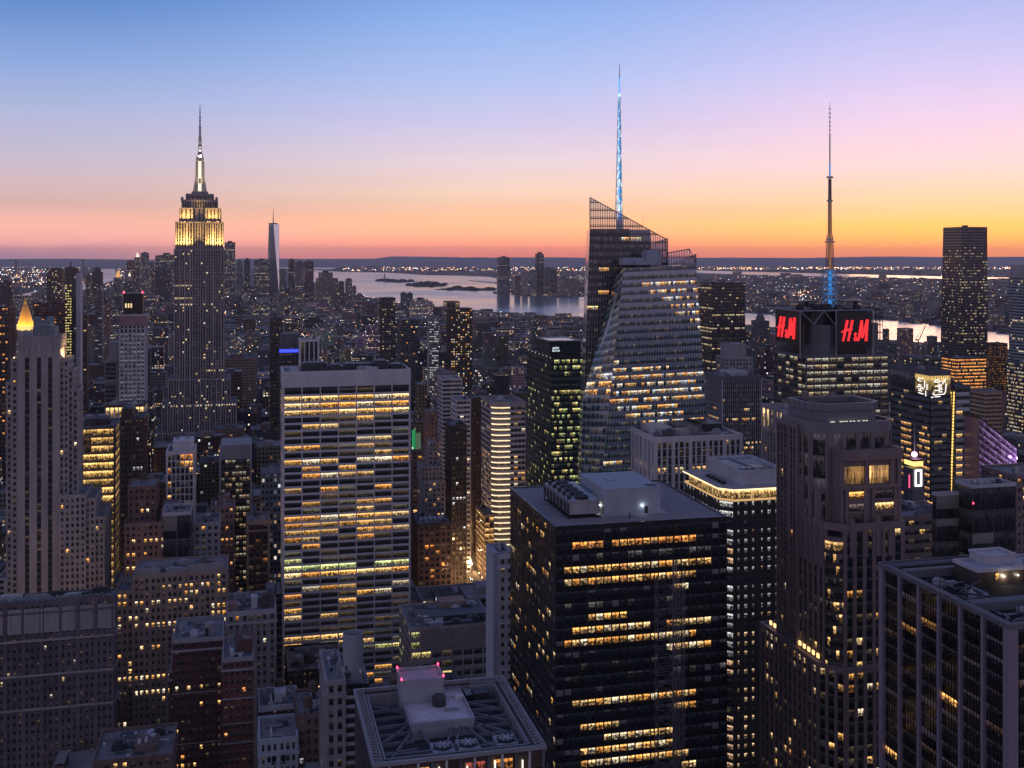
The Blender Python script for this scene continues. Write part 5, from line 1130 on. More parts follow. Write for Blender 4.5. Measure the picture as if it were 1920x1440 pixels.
simple(T, 'low pale blank wing at the left of the pale silver tower', 'building', 197, 223, 678, 990, 22, S(13, 4, .04, .05, .1, .1, GREYST, None, 0, lit=lambda *a: (.01, .01, .012), cap=.6), vis=752, kit=2, wins=0, pent=(.3, .2, 1.0, .9, 16))
# ---- left, far
simple(T, 'dark tower with orange windows at the left edge in front of the gold pyramid', 'skyscraper', -40, 29, 577, 1000, 30, S(2.8, 3.8, .4, .45, .4, .2, BROWNM, BLACK, .3, pal='amber', s=1.1, cap=.8), vis=760, kit=3, wins=40)
b = simple('gilded_roof_tower', 'stone building topped by a floodlit golden pyramid', 'skyscraper', 31, 64, 640, 1900, 32, S(3, 4, .5, .4, .4, .2, LIME, None, .1, cap=1.0), vis=635, kit=0, wins=0, fin=False)
GP = wallmat('gilded_roof', (.70, .40, .10), .5, .2, .1, .5, .0); xc = b.W / 2; pz = lambda py: b.z(py, xc, 16)
b.part('pyramid', emit('pyramid_ring', (1, .62, .2), 1.4)).tube((xc, 16, pz(617)), (xc, 16, pz(612)), 14.3, 8)
b.part('pyramid', GP).lathe(xc, 16, [(13.8, pz(611)), (9.2, pz(592)), (4.6, pz(574)), (3.2, pz(571)), (2.6, pz(566)), (.8, pz(561)), (.2, pz(557))], 8)
b.part('lantern_stage', LIME).tube((xc, 16, pz(640)), (xc, 16, pz(617)), 12.2, 8)
for k in range(6):
    a = 2*math.pi*k/6 + .3; l = bpy.data.lights.new('floodlight', 'SPOT'); l.energy = 120000; l.color = (1, .60, .16); l.spot_size = R(110); l.spot_blend = .6; l.shadow_soft_size = .6
    o = bpy.data.objects.new('floodlight', l); COL.objects.link(o); o.parent = b.root; o.location = (xc + 26*math.cos(a), 16 + 26*math.sin(a), pz(622)); o.rotation_euler = Vector((math.cos(a)*13, math.sin(a)*13, -24)).to_track_quat('Z', 'Y').to_euler()
b.finish()
b = simple(T, 'tall dark slab with a pale edge and one column of greenish windows', 'skyscraper', 122, 147, 503, 1500, 22, S(3.0, 3.7, .3, .4, .4, .2, BROWNM, BLACK, 0, lit=lambda e, j, i, nc, nr, rng: (.9, .75, .25) if i < 3 and rng.random() < .75 and j > 5 else ((.5, .4, .3) if rng.random() < .03 else None), cap=.8), vis=760, kit=3, wins=40, fin=False)
b.m('edge_pier', CONC).box(b.W, -.8, 0, b.W + 5.5, 22, b.z(512)); b.m('spire_stub', DARKM).tube((6, 8, b.H), (6, 8, b.H + 9), .8, 6); b.finish()
simple(T, 'thin dark tower right of the tall dark slab with the pale edge', 'skyscraper', 156, 166, 592, 1450, 20, S(3, 3.7, .3, .4, .3, .2, BROWNM, None, .05, cap=.6), vis=720, kit=1, wins=0)
simple(T, 'broad dark reddish slab behind the striped stone tower', 'skyscraper', 64, 121, 570, 1400, 24, S(3, 3.7, .3, .45, .3, .2, MAROON, None, .10, pal='amber', s=.8, cap=.8), vis=620, kit=2, wins=0)
simple(T, 'brown tower with a few lit rows beyond the broad reddish slab', 'skyscraper', 88, 120, 504, 2300, 30, S(3.4, 3.7, .35, .45, .3, .2, BROWNM, None, .12, pal='pale', cap=.8), vis=566, kit=2, wins=0, mast=1)
simple(T, 'dark banded tower left of the pale silver tower, far back', 'skyscraper', 178, 194, 546, 2000, 24, S(6, 3.7, 0, .5, 0, .3, SLATE, None, .08, pal='white', s=.5, cap=.8), vis=620, kit=1, wins=0)
simple(T, 'slim pinkish tower beside the pale silver tower, far back', 'skyscraper', 196, 207, 573, 1750, 18, S(3, 3.7, .5, .4, .4, .2, PINK, None, .05, cap=.8), vis=615, kit=0, wins=0, mast=2)
# ---- centre
b = simple('brick_block', 'reddish brown block with white stone corners beside the golden lit avenue', 'building', 772, 846, 985, 800, 34, S(4.2, 4.6, .36, .4, .45, .25, wallmat('warm_brick', (.19, .12, .10), .9, .2), None, .10, pal='amber', s=.8, cap=1.4, capmat=LIMED), vis=1105, kit=7, wins=60, fin=False)
for k in range(5): b.pbox('skylight', b.w(792 + k * 9), 12, b.zt, b.w(798 + k * 9), 20, b.zt + 1.5, PALEM)
b.finish()
b = simple('mesh_screen_building', 'low broad building with a perforated pale screen wall and messy dark roof', 'building', 770, 925, 1183, 560, 40, S(5.5, 5.2, .14, .40, .4, .3, GREYST, None, .25, pal='green', s=.7, cap=.8), vis=1262, kit=18, wins=50, fin=False)
ms = b.part('screen_wall', wallmat('perforated_panel', (.24, .22, .22), .7, .15)); ms.box(b.w(786), -.9, b.z(1222), b.W + .4, -.5, b.H + 1.5)
mh = b.part('perforation', BLACK)
for r_ in range(8):
    for k in range(34): x = b.w(788) + (b.W - b.w(788)) * (k + .3 + .35 * (r_ % 2)) / 34; z = b.z(1222) + (b.H - b.z(1222)) * (r_ + .6) / 8; mh.box(x - .22, -.97, z - .28, x + .22, -.9, z + .28)
b.pbox('roof_house', b.w(842), 26, b.zt, b.w(892), 36, b.zt + 5, TAN); b.pbox('roof_house', b.w(786), 10, b.zt, b.w(925), 22, b.zt + 3, DARKM); b.finish()
b = simple('slender_tower', 'slender pale tower with blank side wall and paired dark windows beside the black glass block', 'building', 936, 962, 1046, 425, 14, S(2.3, 3.6, .5, .5, .12, .08, CONC, None, .05, pal='pale', s=.7, cap=.5, capmat=WHITE), vis=1270, kit=2, wins=40, fin=False)
b.m('side_wall', wallmat('side_wall_blue', (.33, .37, .44), .7, .1)).box(-2.2, .4, 0, 0, 14, b.H + 1); ring(b.m('side_wall', wallmat('side_wall_blue', (.3, .3, .3))), rect(-2.2, .4, b.W, 14), rect(-1.9, .7, b.W - .3, 13.7), b.H + .9, b.H + 2); b.finish()
def cvl(e, j, i, nc, nr, rng):
    if rng.random() < (.12 if j < 9 else .4 if j < 16 else .25): c = rng.choice(PAL['warm']); k = rng.uniform(.3, .9); return (c[0]*k, c[1]*k, c[2]*k)
b = B('glass_office_block', 'office tower whose rounded corner is striped with bright white gold light', 'skyscraper', 927, 920, top=757, vis=905, wins=90)
W = b.w(985); D = b.d(905); r_ = 5.6; cvst = S(3.3, 4.6, .08, .42, .2, .35, GREYST, CONC, 0, lit=cvl, cap=1.0)
polyV = [(r_ * 2.4, 0), (W, 0), (W, D), (-1, D), (-1, r_)]
b.tier(polyV, 0, b.H - 3, cvst, edges=(0, 1, 2, 3), parapet=3.2)
n = 6; arc = []
for k in range(n + 1): t = k / n; arc.append(((-1) * (1-t)**2 + 2*t*(1-t)*.2 + t*t*r_*2.4, r_ * (1-t)**2 + 2*t*(1-t)*(-.6) + 0))
for k in range(n): b.facade((*arc[k], 0), (*arc[k+1], 0), (*arc[k+1], b.H - 3), (*arc[k], b.H - 3), S(20, 4.6, 0, .42, 0, .3, GREYST, CONC, 0, lit=lambda e, j, i, nc, nr, rng: (lambda k_: (1.0*k_, .62*k_, .26*k_))(.35 if j < 22 else .2)), edge=9)
sl_ = b.part('light_strip', emit('strip_white_gold', (1, .80, .52), 1.35)); zc = 8.0
while zc < b.H - 4:
    sl_ = b.part('light_strip', emit('strip_white_gold', (1, .8, .52), 1.35))
    for k in range(n): p, q_ = Vector(arc[k]), Vector(arc[k+1]); o_ = Vector((q_.y - p.y, p.x - q_.x)).normalized(); o_ = Vector(((q_-p).y, -(q_-p).x)).normalized() * .7; sl_.hexa([(*(p + o_), zc), (*(q_ + o_), zc), (*(q_ + o_*.3), zc), (*(p + o_*.3), zc), (*(p + o_), zc + .8), (*(q_ + o_), zc + .8), (*(q_ + o_*.3), zc + .8), (*(p + o_*.3), zc + .8)])
    zc += 4.6
b.kit(2, 4, W - 2, D - 2, b.H - 2, 5, 4); b.finish()
simple(T, 'narrow dark brown tower left of the rounded corner with bright stripes', 'skyscraper', 877, 905, 748, 965, 22, S(3.5, 3.8, .6, .3, .5, .2, BROWNM, MAROON, 0, lit=stl({0: lambda t: False}, 0, .01, 'amber'), cap=1.0), vis=1010, kit=2, wins=0)
simple('office_block', 'pale grey block with flat stepped top above the green glow', 'building', 820, 866, 712, 1000, 26, S(12, 3.9, .04, .5, .2, .3, CONC, CONC, .02, cap=.8), vis=770, kit=2, wins=0)
simple('office_block', 'white lined block left of the narrow dark brown tower', 'building', 846, 882, 752, 900, 24, S(3.2, 3.9, .1, .5, .2, .4, CONC, WHITE, .05, pal='pale', cap=.6), vis=800, kit=3, wins=30)
b = simple('setback_block', 'pale stone stepped block with a narrow turret beside the golden lit office slab', 'building', 786, 834, 905, 830, 24, S(3.0, 3.9, .5, .42, .3, .2, LIME, None, .12, s=1.0, cap=.8), vis=985, kit=2, wins=40, fin=False)
for (p0, p1, t_, y) in ((790, 831, 878, 3), (804, 820, 848, 7), (806, 817, 832, 9)): b.tier(rect(b.w(p0, y), y, b.w(p1, y), 24 - y * .4), b.H, b.z(t_, 0, y), S(3.0, 3.9, .5, .42, .3, .2, LIME, None, .05, cap=.6), parapet=.5)
b.finish()
simple('brick_block', 'dark pier fronted block between the stepped turret block and the narrow dark brown tower', 'building', 836, 874, 800, 850, 26, S(2.7, 3.8, .4, .4, .4, .2, BROWNM, LIMED, 0, lit=stl({6: lambda t: t > .2, 14: lambda t: t < .8, 15: lambda t: t < .9}, .7, .02, 'white', .9), cap=.8), vis=960, kit=3, wins=40)
simple('brick_block', 'brown block with three rows of small red lit windows above the green glow', 'building', 795, 836, 775, 1020, 26, S(2.8, 3.8, .5, .45, .3, .2, PINK, None, 0, lit=stl({1: lambda t: t > .3, 5: lambda t: t > .4, 7: lambda t: True}, .8, .02, 'amber', 1.2), cap=.8), vis=850, kit=3, tank=1, wins=30)
b = simple('low_building', 'low building bathed in green light beside the golden lit office slab', 'building', 769, 792, 845, 900, 14, S(4, 4, .3, .4, .3, .2, BROWN, None, .05, cap=.6), vis=870, kit=0, wins=0, fin=False)
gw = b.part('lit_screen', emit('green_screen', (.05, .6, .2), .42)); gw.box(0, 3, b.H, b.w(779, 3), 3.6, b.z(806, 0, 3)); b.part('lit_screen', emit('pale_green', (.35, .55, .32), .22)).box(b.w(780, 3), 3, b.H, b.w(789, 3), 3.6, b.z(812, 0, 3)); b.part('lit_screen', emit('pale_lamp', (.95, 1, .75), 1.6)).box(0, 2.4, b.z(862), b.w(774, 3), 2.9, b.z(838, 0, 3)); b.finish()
b = simple(T, 'dark green glass tower with white cloud sign and yellow lit floors', 'skyscraper', 1030, 700, 640, 700, 30, S(3, 4, .06, .4, .15, .1, BLACKG, None, 0, cap=.6), fin=False) if False else None
b = B(T, 'dark green glass tower with a small white script sign and yellow lit floors', 'skyscraper', 1034, 740, top=672, vis=900, wins=100)
W = b.w(1093); D = b.d(988); GG = wallmat('green_black_glass', (.02, .032, .032), .18, .3, .1, .6)
def slit(e, j, i, nc, nr, rng):
    p = ({0: .75, 4: .03, 8: .8, 9: .6, 10: .35, 12: .6, 13: .75, 14: .35}.get(j, .22 if j < 5 else .5)) * (1 if e == 0 else .16)
    if rng.random() < p: c = rng.choice(PAL['green']); k = rng.uniform(.2, .95); return (c[0]*k, c[1]*k, c[2]*k)
    return (.008, .012, .012)
zt = b.tier(rect(0, 0, W, D), 0, b.H - 1, S(1.9, 4.1, .1, .36, .12, .1, GG, None, 0, lit=slit, cap=.8), parapet=1.4)
x0 = b.w(1031, 5); cr_ = b.part('crown', GG); cr_.box(x0, 5, zt, W, D * .6, b.z(640, 0, 5)); ring(b.part('crown_rim', PALEM), rect(x0 - .2, 4.8, W + .2, D * .6 + .2), rect(x0 + .2, 5.2, W - .2, D * .6 - .2), b.z(640, 0, 5), b.z(640, 0, 5) + .5)
for k in range(20): b.part('roof_lamp', emit('roof_lamps', (1, 1, 1), 1)).box(-.3, D * (k + .3) / 20, zt + .3, 0, D * (k + .5) / 20, zt + .8) if k % 3 == 0 else None
b.kit(2, 1, W - 2, 4.5, zt, 3, 2)
cu = bpy.data.curves.new('script_sign', 'FONT'); cu.body = 'sales\nforce'; cu.size = 2.5; cu.shear = .25; cu.extrude = .15; cu.space_line = .72; cu.align_x = 'LEFT'
o = bpy.data.objects.new('script_sign', cu); COL.objects.link(o); o.parent = b.root; o.location = (b.w(1035, 5), 4.7, b.z(654.5, 0, 5)); o.rotation_euler = (R(90), 0, 0); cu.materials.append(emit('sign_white', (.8, .9, 1), 1.0))
bpy.context.view_layer.update(); me_ = bpy.data.meshes.new_from_object(o.evaluated_get(bpy.context.evaluated_depsgraph_get())); o2 = bpy.data.objects.new('script_sign_mesh', me_); bpy.data.objects.remove(o); o2.name = 'script_sign'; COL.objects.link(o2); o2.parent = b.root; o2.location = (b.w(1035, 5), 4.7, b.z(654.5, 0, 5)); o2.rotation_euler = (R(90), 0, 0)
b.finish()
simple('shop_building', 'low building with golden shopfront floors beside the lit avenue', 'building', 893, 926, 968, 885, 34, S(3.2, 4.4, .12, .25, .3, .3, TAN, BROWN, 0, lit=lambda e, j, i, nc, nr, rng: (lambda k: (1.0*k, .55*k, .18*k))(rng.uniform(.3, 1.2)) if rng.random() < .85 else None, cap=1.0), vis=1075, kit=4, wins=60)
# ---- centre, far
b = simple('apartment_tower', 'dark apartment tower with many scattered orange windows and a lit crown', 'skyscraper', 838, 885, 580, 1500, 28, S(3.2, 3.3, .4, .35, .4, .3, BROWNM, None, .3, pal='mix', s=.9, cap=.8), vis=700, kit=0, wins=0, fin=False)
b.tier(rect(b.w(838), 2, b.w(862), 26), b.H, b.z(568), S(6, 6, .3, .2, .3, .2, TAN, None, .6, pal='pale', s=.5, cap=.8)); b.finish()
simple('apartment_tower', 'dark tower with faint lights left of the orange window apartment tower', 'skyscraper', 712, 741, 560, 1480, 26, S(3, 3.3, .35, .4, .3, .2, BLACK, SLATE, .12, pal='pale', s=.5, cap=.8), vis=680, kit=3, wins=0, mast=1)
simple('apartment_tower', 'slim tower with silvery white windows left of the orange window apartment tower', 'skyscraper', 801, 822, 598, 1520, 20, S(2.8, 3.3, .3, .35, .3, .2, GREYST, None, .6, pal='white', s=.6, cap=.8), vis=685, kit=1, wins=0)
simple('office_block', 'grey block with a broad flat pale roof left of the silvery white slim tower', 'building', 745, 783, 601, 1560, 40, S(3.4, 3.8, .3, .4, .3, .2, SLATE, None, .08, cap=.8), vis=660, kit=2, wins=0)
b = simple('dark_slab_tower', 'dark slab with an orange lit notch above the golden lit office slab', 'skyscraper', 507, 522, 598, 1150, 24, S(3, 3.8, .4, .4, .3, .2, BROWNM, None, .02, cap=.8), vis=720, kit=1, wins=0)
b = simple('dark_box_building', 'dark box building with a glowing blue strip above the golden lit office slab', 'building', 523, 568, 655, 1100, 24, S(4, 3.8, .2, .4, .3, .2, SLATE, BLACK, .02, cap=.8), vis=695, kit=1, wins=0, fin=False)
b.part('blue_strip', emit('blue_strip', (.05, .08, 1.0), 1.6)).box(-.3, -.9, b.z(661), b.W + .3, -.4, b.z(655)); b.pbox('roof_house', 1, 6, b.zt, b.w(562, 6), 22, b.z(626, 0, 6), SLATE); b.finish()
simple('column_front_building', 'block with tall pale columns lit from below beside the glowing blue strip', 'building', 561, 597, 638, 1080, 20, S(4.0, 18, .22, .06, .8, .2, WHITE, LIMED, .12, pal='pale', s=.6, cap=1.4), vis=690, kit=3, wins=0)
# ---- right
simple(T, 'black slab tower with thin rows of lit windows right of the faceted glass tower', 'skyscraper', 1309, 1397, 532, 1280, 40, S(2.2, 3.9, .12, .45, .15, .15, BLACK, None, .05, prow=.28, pal='pale', s=.6, cap=.8), vis=705, kit=5, wins=40)
simple('stone_tower', 'grey stone block with deep set windows behind the thin white fin tower', 'building', 1344, 1410, 672, 1150, 30, S(3.6, 4, .4, .4, .6, .3, GREYST, None, .02, cap=1.0), vis=708, kit=2, wins=0, pent=(.1, .2, .85, .9, 14))
b = simple('hexagonal_tower', 'grey tower with rounded stepped cap standing against the river', 'skyscraper', 1409, 1442, 603, 1900, 30, S(3, 3.7, .35, .4, .4, .2, SLATE, None, .03, cap=.8), vis=650, kit=0, wins=0, fin=False)
b.part('cap', SLATE).lathe(b.W / 2, 15, [(b.W * .46, b.H), (b.W * .42, b.z(597)), (b.W * .30, b.z(592)), (b.W * .28, b.z(590))], 12); b.finish()
b = simple(T, 'office tower striped with thin white fins and a few yellow floors', 'skyscraper', 1321, 1427, 708, 900, 36, S(1.75, 4.0, .16, .42, .45, .1, CONC, BLACK, 0, lit=stl({8: lambda t: .2 < t < .85, 6: lambda t: .5 < t < .7, 14: lambda t: t > .5, 13: lambda t: t > .6}, .8, .02, 'warm', .8), cap=2.2, capmat=SLATE), vis=865, kit=4, wins=60, pent=(.3, .3, .8, .8, 3))
b = simple('stone_tower', 'stone block whose top storey glows between tall columns left of the stepped granite tower', 'building', 1500, 1540, 780, 520, 30, S(3.2, 4.2, .42, .35, .6, .2, GREYST, LIMED, .04, cap=.8), vis=900, fin=False, kit=3, wins=40, parapet=.8)
D = b.d(1430); b.tier(rect(0, 30, b.W, D), 0, b.H - 12, S(3.2, 4.2, .42, .35, .6, .2, GREYST, LIMED, .06, cap=.6)); b.tier(rect(0, 1, b.W, D), b.H - 12, b.H - .9, S(4.6, 11, .3, .06, .7, .2, GREYST, GREYST, 0, lit=lambda e, j, i, nc, nr, rng: (1.0, .66, .30), cap=1.0), parapet=.8)
b.finish()
# glowing corner sign tower
b = B(T, 'tower with gold lit top corner carrying white line signs and a bright gold light seam', 'skyscraper', 1744, 769, H=176, vis=900, wins=90)
W = b.w(1782); D = b.d(1671); H = b.H
def tlit(e, j, i, nc, nr, rng):
    if e == 3:
        t = i / nc
        if (.25 < t < .5 or t > .68) and 4 < j < 24 and rng.random() < .8: k = rng.uniform(.4, 1.1); return (1*k, .5*k, .16*k)
        return (.01, .01, .012) if rng.random() < .95 else (.3, .2, .1)
    return (.012, .012, .014) if rng.random() < .95 else (.4, .25, .1)
b.tier(rect(0, 0, W, D), 0, H - 13, S(3.2, 4.6, .08, .45, .15, .3, BLACKG, SLATE, 0, lit=tlit, cap=.4), roof=False)
b.tier(rect(0, 0, W, D), H - 13, H, S(1.6, 12, .1, .04, .15, .1, SLATE, None, 0, lit=lambda e, j, i, nc, nr, rng: (lambda k: (1.0*k, .66*k, .2*k))(.5) if (e == 0 or (e == 3 and i > nc * .62)) else (.015, .015, .02), cap=1), parapet=3)
sg = b.part('line_sign', emit('sign_lines', (1, .93, .85), 1.8))
def polys(mapf, lines, r=.28):
    for ln in lines:
        for p, q_ in zip(ln, ln[1:]): sg.tube(mapf(*p), mapf(*q_), r, 5)
PR = [[(1759.5,712.5),(1754,713),(1752,716.5),(1761,717),(1763.5,714.5)], [(1768,714),(1768,721)], [(1773.5,711),(1771.5,713),(1771.5,718)], [(1753.5,724.5),(1762,724.5)], [(1761,720),(1761,732)], [(1764.5,720.5),(1764.5,732),(1767,730)], [(1752,732.5),(1762,732.5)], [(1774,720),(1773,734),(1771,739.5),(1752,741),(1749.5,739),(1751.5,736.5)], [(1760,735.5),(1767,735.5)], [(1746,745.5),(1750,744.5)], [(1753,744.5),(1763,744)]]
polys(lambda px, py: (b.w(px, -.7), -.7, b.z(py, 0, -.7)), PR)
PL_ = [[(1730,710),(1722,709),(1721,713),(1727,714.5)], [(1734,713),(1733.5,727)], [(1738,720),(1738,731)], [(1722,721),(1727,722)], [(1719,726),(1722,723.5),(1728,726),(1732,730)], [(1722,729),(1727,729.5),(1727,727)], [(1722,732),(1728,733)], [(1722,736),(1731,739)], [(1735.5,733),(1735.5,743)]]
def lmap(px, py): y = b.d(px, -.7); return (-.7, y, b.z(py, -.7, y))
polys(lmap, PL_)
xw0, xw1 = b.w(1791, 1), b.w(1818, 1)
b.tier(rect(xw0, 1, xw1, D * .8), 0, b.z(728, xw0, 1), S(5, 5.4, .04, .48, .1, .4, SLATE, PALEM, 0, lit=lambda e, j, i, nc, nr, rng: (1, .55, .18) if i == 0 and j in (3, 6, 8, 9, 10, 11, 12, 13) else (.012, .012, .015), cap=.8), parapet=1)
b.m('seam_wall', BROWNM).box(W, 2, 0, xw0, D * .7, b.z(712, W, 2))
sm = b.part('light_seam', emit('seam_gold', (1, .62, .16), 1.8))
for (p0, p1, yy) in ((1783, 1776, .4), (1789, 1782, .4)):
    z = 20.0
    while z < b.z(738): t = (b.z(738) - z) / (b.z(738) - 20); x = b.w(p0 + (p1 - p0) * min(1, t * 1.6), yy); sm.box(x - .5, yy, z, x + .5, yy + .3, z + 1.7); z += 2.3
z = 20.0
while z < b.z(792): x = xw1; sm.box(x - .1, .2, z, x + .5, .7, z + 1.2); z += 2.6
b.kit(3, 6, W - 2, D - 4, H + 1, 5, 3); b.finish()
# pole tower
b = B('billboard_tower', 'slim white tower with gold box, pink glowing ball on a pole and white lit frame', 'tower', 1703, 700, top=946, vis=960, wins=0)
W = b.w(1735); b.tier(rect(0, 0, W, 14), 0, b.H, S(3, 4, .4, .4, .3, .2, CONC, None, .1, cap=.8))
x0, x1 = b.w(1711, 2), b.w(1733, 2); core = b.part('shaft', SLATE); core.box(x0, 2, b.H, x1, 12, b.z(880, 0, 2))
fw = b.part('lit_frame', emit('white_frame', (1, .95, .95), 3.0)); fx0, fx1, fz0, fz1 = b.w(1716, 1.4), b.w(1728.5, 1.4), b.z(913, 0, 1.4), b.z(882, 0, 1.4)
for (a, c, d_, e_) in ((fx0, fz0, fx0 + .9, fz1), (fx1 - .9, fz0, fx1, fz1), (fx0 + .9, fz0, fx1 - .9, fz0 + .9), (fx0 + .9, fz1 - .9, fx1 - .9, fz1)): fw.box(a, 1.2, c, d_, 1.7, e_)
b.part('gold_box', emit('gold_box', (1, .6, .16), 2.2)).box(b.w(1713, 2), 1.6, b.z(875, 0, 2), b.w(1730, 2), 12, b.z(865, 0, 2)); b.part('crown', BROWNM).box(b.w(1711, 2), 1.4, b.z(866, 0, 2), b.w(1732, 2), 12, b.z(862, 0, 2))
xb_, zb_ = b.w(1714.5, 6), b.z(853, 0, 6); b.part('ball', emit('ball_pink', (1, .50, .80), 3.2), smooth=True).lathe(xb_, 6, [(.01, zb_ - 1.9), (1.2, zb_ - 1.5), (1.8, zb_ - .7), (1.95, zb_), (1.8, zb_ + .7), (1.2, zb_ + 1.5), (.01, zb_ + 1.9)], 14)
b.part('pole', METAL).tube((xb_, 6, b.z(862)), (xb_, 6, b.z(798)), .38, 6)
l = bpy.data.lights.new('ball_lamp', 'POINT'); l.energy = 3500; l.color = (1, .5, .8); l.shadow_soft_size = 2.2; o = bpy.data.objects.new('ball_lamp', l); COL.objects.link(o); o.parent = b.root; o.location = (xb_, 2, zb_)
b.part('billboard', emit('billboard_warm', (1, .5, .16), 1.3)).box(b.w(1722, -1), -1.2, b.z(957, 0, -1), b.w(1750, -1), -.8, b.z(944, 0, -1)); b.part('billboard', emit('billboard_red', (1, .1, .25), 1.2)).box(b.w(1704, -1), -1.0, b.z(915, 0, -1), b.w(1706.5, -1), -.7, b.z(890, 0, -1))
b.finish()
# purple wedge
b = B('wedge_tower', 'glass wedge with sloping roofline glowing purple behind the dark box tower', 'building', 1836, 760, H=150, vis=905, wins=60)
W = b.w(1906); D = 26; ztl, ztr = b.z(784), b.z(842, W, 0)
PG = wallmat('violet_glass', (.20, .14, .24), .3, .2, .1, .6)
b.m('wall', PG).hexa([(0, 0, 0), (W, 0, 0), (W, D, 0), (0, D, 0), (0, 0, ztl), (W, 0, ztr), (W, D, ztr), (0, D, ztl)])
b.facade((0, 0, 0), (W, 0, 0), (W, 0, ztr), (0, 0, ztl), S(2.0, 4.6, .08, .10, .12, .1, PG, None, 0, lit=lambda e, j, i, nc, nr, rng: (lambda k: (.30*k, .17*k, .40*k) if j < 14 else (.5*k, .3*k, .25*k))(rng.uniform(.3, 1.0) * (.5 + i / nc)), cap=.5))
b.part('roof_edge', DARKM).hexa([(-.6, -.6, ztl), (W + .6, -.6, ztr), (W + .6, D, ztr), (-.6, D, ztl), (-.6, -.6, ztl + 1.3), (W + .6, -.6, ztr + 1.3), (W + .6, D, ztr + 1.3), (-.6, D, ztl + 1.3)])
b.part('lamp', emit('violet_lamp', (.85, .45, 1), 6)).box(W - .6, -.8, ztr - 7, W, -.4, ztr - 5.4)
l = bpy.data.lights.new('violet_lamp', 'POINT'); l.energy = 3000; l.color = (.7, .35, 1); l.shadow_soft_size = 1; o = bpy.data.objects.new('violet_lamp', l); COL.objects.link(o); o.parent = b.root; o.location = (W - 2, -4, ztr - 6)
b.foot.append(rect(0, 0, W, D)); b.finish()
simple('hotel_block', 'pinkish brown blank wall block with a dark slot on top behind the purple wedge', 'building', 1820, 1879, 736, 900, 26, S(30, 3.4, .02, .25, .1, .12, wallmat('rosy_panel', (.26, .19, .18), .8, .12), None, 0, lit=lambda *a: (.05, .035, .03), cap=.8), vis=800, kit=1, wins=0, fin=True)
b = B(T, 'dark windowless box tower with pale roof rim in front of the purple wedge', 'building', 1823, 430, top=913, vis=1050, wins=20)
W = b.w(1904); D = b.d(1792); b.tier(rect(0, 0, W, D), 0, b.H - .6, S(9, 9, .04, .03, .06, .06, BROWNM, None, 0, lit=lambda *a: (.006, .006, .008), cap=.4, capmat=PALEM), parapet=.9); b.kit(3, 3, W - 3, D - 3, b.H, 4, 1.5)
b.tier(rect(b.w(1755, 8), 8, 0, D), 0, b.z(928, 0, 8), S(9, 9, .04, .03, .06, .06, BROWNM, None, 0, lit=lambda *a: (.006, .006, .008), cap=.4, capmat=PALEM), parapet=.8); b.part('aircraft_light', REDL).lathe(b.w(1825, -.5), -.5, [(.15, b.z(945)), (.3, b.z(943)), (.1, b.z(941))], 8); b.finish()
simple('office_block', 'tan banded office block with yellow windows between granite tower and dark box tower', 'building', 1694, 1792, 972, 470, 24, S(2.6, 4.0, .06, .5, .15, .3, TAN, TAN, 0, lit=lambda e, j, i, nc, nr, rng: (lambda k: (1*k, .62*k, .2*k))(rng.uniform(.4, 1)) if (j in (0, 2, 3, 4) and (i > nc * .7) and rng.random() < .8) or rng.random() < .08 else None, cap=1.2), vis=1045, kit=9, wins=50)
b = simple('brown_block', 'brown block at the right edge above the bottom right black tower', 'building', 1905, 2040, 895, 500, 24, S(3, 4, .5, .5, .2, .1, GRANITE, None, .02, cap=.8), vis=1040, kit=1, wins=0)
# right, far
b = B(T, 'tall tapering dark glass tower with rows of lights against the orange sky', 'skyscraper', 1803, 1610, top=425, vis=700, wins=40)
W = b.w(1851); D = b.d(1767)
def mlit(e, j, i, nc, nr, rng):
    if j < 7: return (.02, .018, .022)
    p = {19: .9, 21: .5, 37: .8, 39: .7, 51: .9}.get(j, (.28 if (j * 13) % 5 else .55) if 7 < j < 34 else .2)
    if e == 3: p *= .55
    if rng.random() < p * .75: c = rng.choice(PAL['pale']); k = rng.uniform(.1, .6); return (c[0]*k, c[1]*k, c[2]*k)
    return (.01, .009, .012)
bp = rect(-4, -1, W + .5, D + 3); tp_ = rect(0, 0, W, D - 2)
b.tier(bp, 0, b.H - 1, S(2.7, 4.2, .08, .45, .12, .1, BLACKG, wallmat('violet_black', (.05, .042, .055), .3, .2), 0, lit=mlit, cap=.8), poly1=tp_, parapet=0); b.pbox('roof_unit', W * .25, 8, b.H, W * .38, 14, b.H + 2.4, DARKM); b.finish()
b = simple('office_block', 'broad block glowing with orange floors below the tall tapering dark tower', 'building', 1766, 1849, 673, 1480, 30, S(2.6, 4.6, .12, .42, .2, .2, BROWNM, None, .92, pal='amber', s=1.15, cap=1), vis=735, kit=2, wins=40)
b = simple(T, 'blue grey glass tower with a slanted lit roof edge at the right border', 'skyscraper', 1892, 1960, 520, 1500, 34, S(3, 4.2, .06, .45, .1, .15, BLUEG, BLUEM, 0, lit=stl({14: lambda t: True, 20: lambda t: t > .1, 24: lambda t: t > .3}, .7, .03, 'pale', .8), cap=.8), vis=680, kit=0, wins=30, fin=False)
za, zb_ = b.z(497), b.z(535, b.W, 0); b.part('slanted_crown', BLUEG).hexa([(0, 0, b.zt), (b.W, 0, b.zt), (b.W, 30, b.zt), (0, 30, b.zt), (0, 0, za), (b.W, 0, b.zt + .5), (b.W, 30, b.zt + .5), (0, 30, za)])
